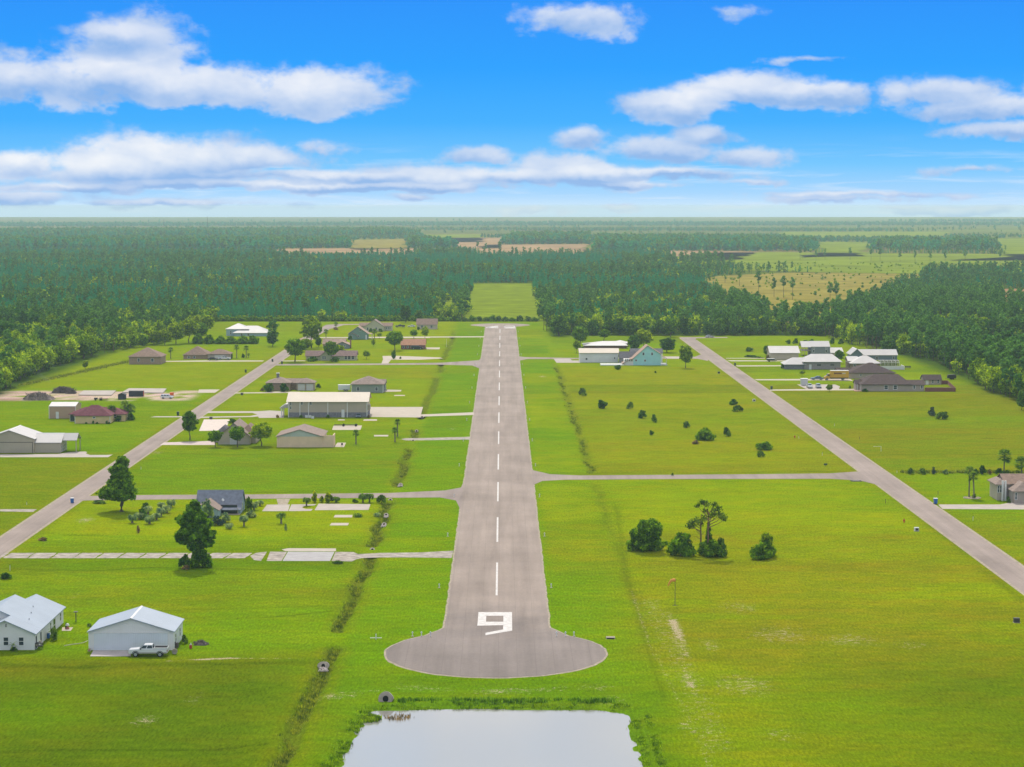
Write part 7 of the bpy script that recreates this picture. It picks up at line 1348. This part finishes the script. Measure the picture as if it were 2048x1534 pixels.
tr('bright2', 'young light tree at edge of left wood by the heap', 171, 739, 18, 'garden_tree', wide=.9)
tr('dark1', 'dark wood edge tree behind right lawn', 2043, 820, 40, 'leafy_tree', wide=.7)
# ------------------------------------------------------------------ rank grass and reeds (uncountable)
def tufts(name, pts, hh, m_, label, seed, blades=5, wid=.12):
    rs = np.random.RandomState(seed); pts = np.asarray(pts); n = len(pts) * blades; b_ = np.repeat(pts, blades, 0); b_[:, :2] += rs.normal(size=(n, 2)) * .22; a = rs.rand(n) * 6.28; l = hh * (.5 + .8 * rs.rand(n)); le = rs.rand(n) * .5
    dx = np.stack([np.cos(a), np.sin(a), 0 * a], 1) * (wid * (.6 + .8 * rs.rand(n)))[:, None]; tip = b_ + np.stack([np.cos(a + 1.57) * le * l, np.sin(a + 1.57) * le * l, l], 1)
    q = np.stack([b_ - dx, b_ + dx, tip], 1).reshape(-1, 3); me = bpy.data.meshes.new(name); me.vertices.add(len(q)); me.vertices.foreach_set('co', q.ravel().astype(np.float32)); me.loops.add(3 * n); me.loops.foreach_set('vertex_index', np.arange(3 * n, dtype=np.int32)); me.polygons.add(n); me.polygons.foreach_set('loop_start', np.arange(0, 3 * n, 3, dtype=np.int32)); me.update(calc_edges=True); me.materials.append(m_)
    o = obj(name, me); o['kind'] = 'stuff'; o['label'] = label; return o
rs = np.random.RandomState(401)
def gz(x, y):  # height of the ground sheet
    i = np.clip(np.searchsorted(gx, x) - 1, 0, len(gx) - 2); j = np.clip(np.searchsorted(gy, y) - 1, 0, len(gy) - 2); return GZ[j, i]
y = rs.uniform(240, 700, 3600); wv = (vnoise(0 * y - 28, y, 14, 3) - .5) * 1.6; x = xl_ditch(y) + wv + rs.normal(size=len(y)) * .62
ok = np.ones(len(y), bool)
for a, c in CROSS: ok &= ~((y > a - 2) & (y < c + 2))
ok &= (fbm(x, y, 8, 61, 3) > .42); x, y = x[ok], y[ok]; tufts('ditch_grass', np.stack([x, y, gz(x, y) - .03], 1), .48, L_RANK, 'rank brownish grass along the left ditch', 5, 9, .06)
y = rs.uniform(575, 960, 1000); x = 25.3 + (vnoise(0 * y + 25, y, 14, 3) - .5) * 1.6 + rs.normal(size=len(y)) * .6; ok = fbm(x, y, 8, 62, 3) > .45; x, y = x[ok], y[ok]; tufts('ditch_grass', np.stack([x, y, gz(x, y) - .03], 1), .4, L_RANK, 'rank grass along the right ditch', 6, 8, .06)
# pond margin: walk the bank outline
pts = []
for i in range(len(POND)):
    a = np.array(POND[i]); c = np.array(POND[(i + 1) % len(POND)]); L = np.hypot(*(c - a)); nrm = np.array([(c - a)[1], -(c - a)[0]]) / L; nrm = -nrm
    if max(a[1], c[1]) < 255: continue
    mid = (a + c) / 2; 
    if (np.array(mid) + nrm - np.array([-1, 265])) @ (np.array(mid) - np.array([-1, 265])) < (np.array(mid) - nrm - np.array([-1, 265])) @ (np.array(mid) - np.array([-1, 265])): nrm = -nrm
    right_side = a[0] > 15 and c[0] > 15
    for _ in range(int(L * (36 if right_side else 9))): u = rs.rand(); o_ = rs.normal() * .3 + (.6 if right_side else .15) + (rs.rand() * 2.2 if right_side else rs.rand() ** 3 * 1.3); pts.append((*(a + (c - a) * u + nrm * o_), 0))
pts = np.array(pts); kk = fbm(pts[:, 0], pts[:, 1], 2.5, 63, 3) > .42; pts = pts[kk]; pts[:, 2] = np.maximum(gz(pts[:, 0], pts[:, 1]), -.5) - .03
tufts('pond_reeds', pts, .32, L_REED, 'bright rushes and weeds round the pond margin', 7, 8, .06)
y = rs.uniform(305.5, 308.0, 500); x = rs.uniform(-16, 17, 500); k = fbm(x, y, 3, 66, 3) > .42; tufts('bank_weeds', np.stack([x[k], y[k], gz(x[k], y[k]) - .03], 1), .55, L_OAK, 'darker weeds along the top of the pond bank', 8, 7, .07)
p = G(741, 1439, -.5); a = rs.rand(240) * 6.28; r_ = np.sqrt(rs.rand(240)); tufts('pond_reeds', np.stack([p.x + r_ * 1.2 * np.cos(a), p.y + r_ * 1.5 * np.sin(a), 0 * a - .55], 1), .55, L_REED, 'small green reed island in the pond corner', 9, 6)
p = G(795, 1435, -.5); a = rs.rand(60) * 6.28; r_ = np.sqrt(rs.rand(60)); tufts('pond_reeds', np.stack([p.x + r_ * 2.2 * np.cos(a), p.y + r_ * 1.6 * np.sin(a), 0 * a - .55], 1), .5, L_BROWN, 'sparse brown reeds standing in pond shallows', 10, 3, .07)
x = rs.uniform(103, 140, 700); y = 0 * x + 575 + rs.normal(size=700) * 1.0; x = rs.uniform(112, 150, 700); tufts('verge_grass', np.stack([x, y, 0 * x], 1), .7, L_RANK, 'long grass in the overgrown line behind right lawn', 11)
y = rs.uniform(860, 1000, 900); x = -200 + (y - 860) * .16 + rs.normal(size=900) * 1.2; tufts('verge_grass', np.stack([x, y, 0 * x], 1), .8, L_RANK, 'brown grass strip along the left wood ditch', 12)
HAZE = 0.000068
# ------------------------------------------------------------------ haze (real air over the whole place, sky outside it)
hb = MB(); hb.box(-9500, 9500, -60, 14800, -3, 76.5)
hm = bpy.data.materials.new('haze'); hm.use_nodes = True; t = hm.node_tree; t.nodes.clear()
pv = t.nodes.new('ShaderNodeVolumePrincipled'); pv.inputs['Color'].default_value = (.74, .93, 1.0, 1); pv.inputs['Density'].default_value = HAZE; pv.inputs['Anisotropy'].default_value = .0
om = t.nodes.new('ShaderNodeOutputMaterial'); t.links.new(pv.outputs[0], om.inputs['Volume'])
ho = hb.build('haze', hm); ho['kind'] = 'stuff'; ho['label'] = 'thin pale blue haze lying over the far forest'
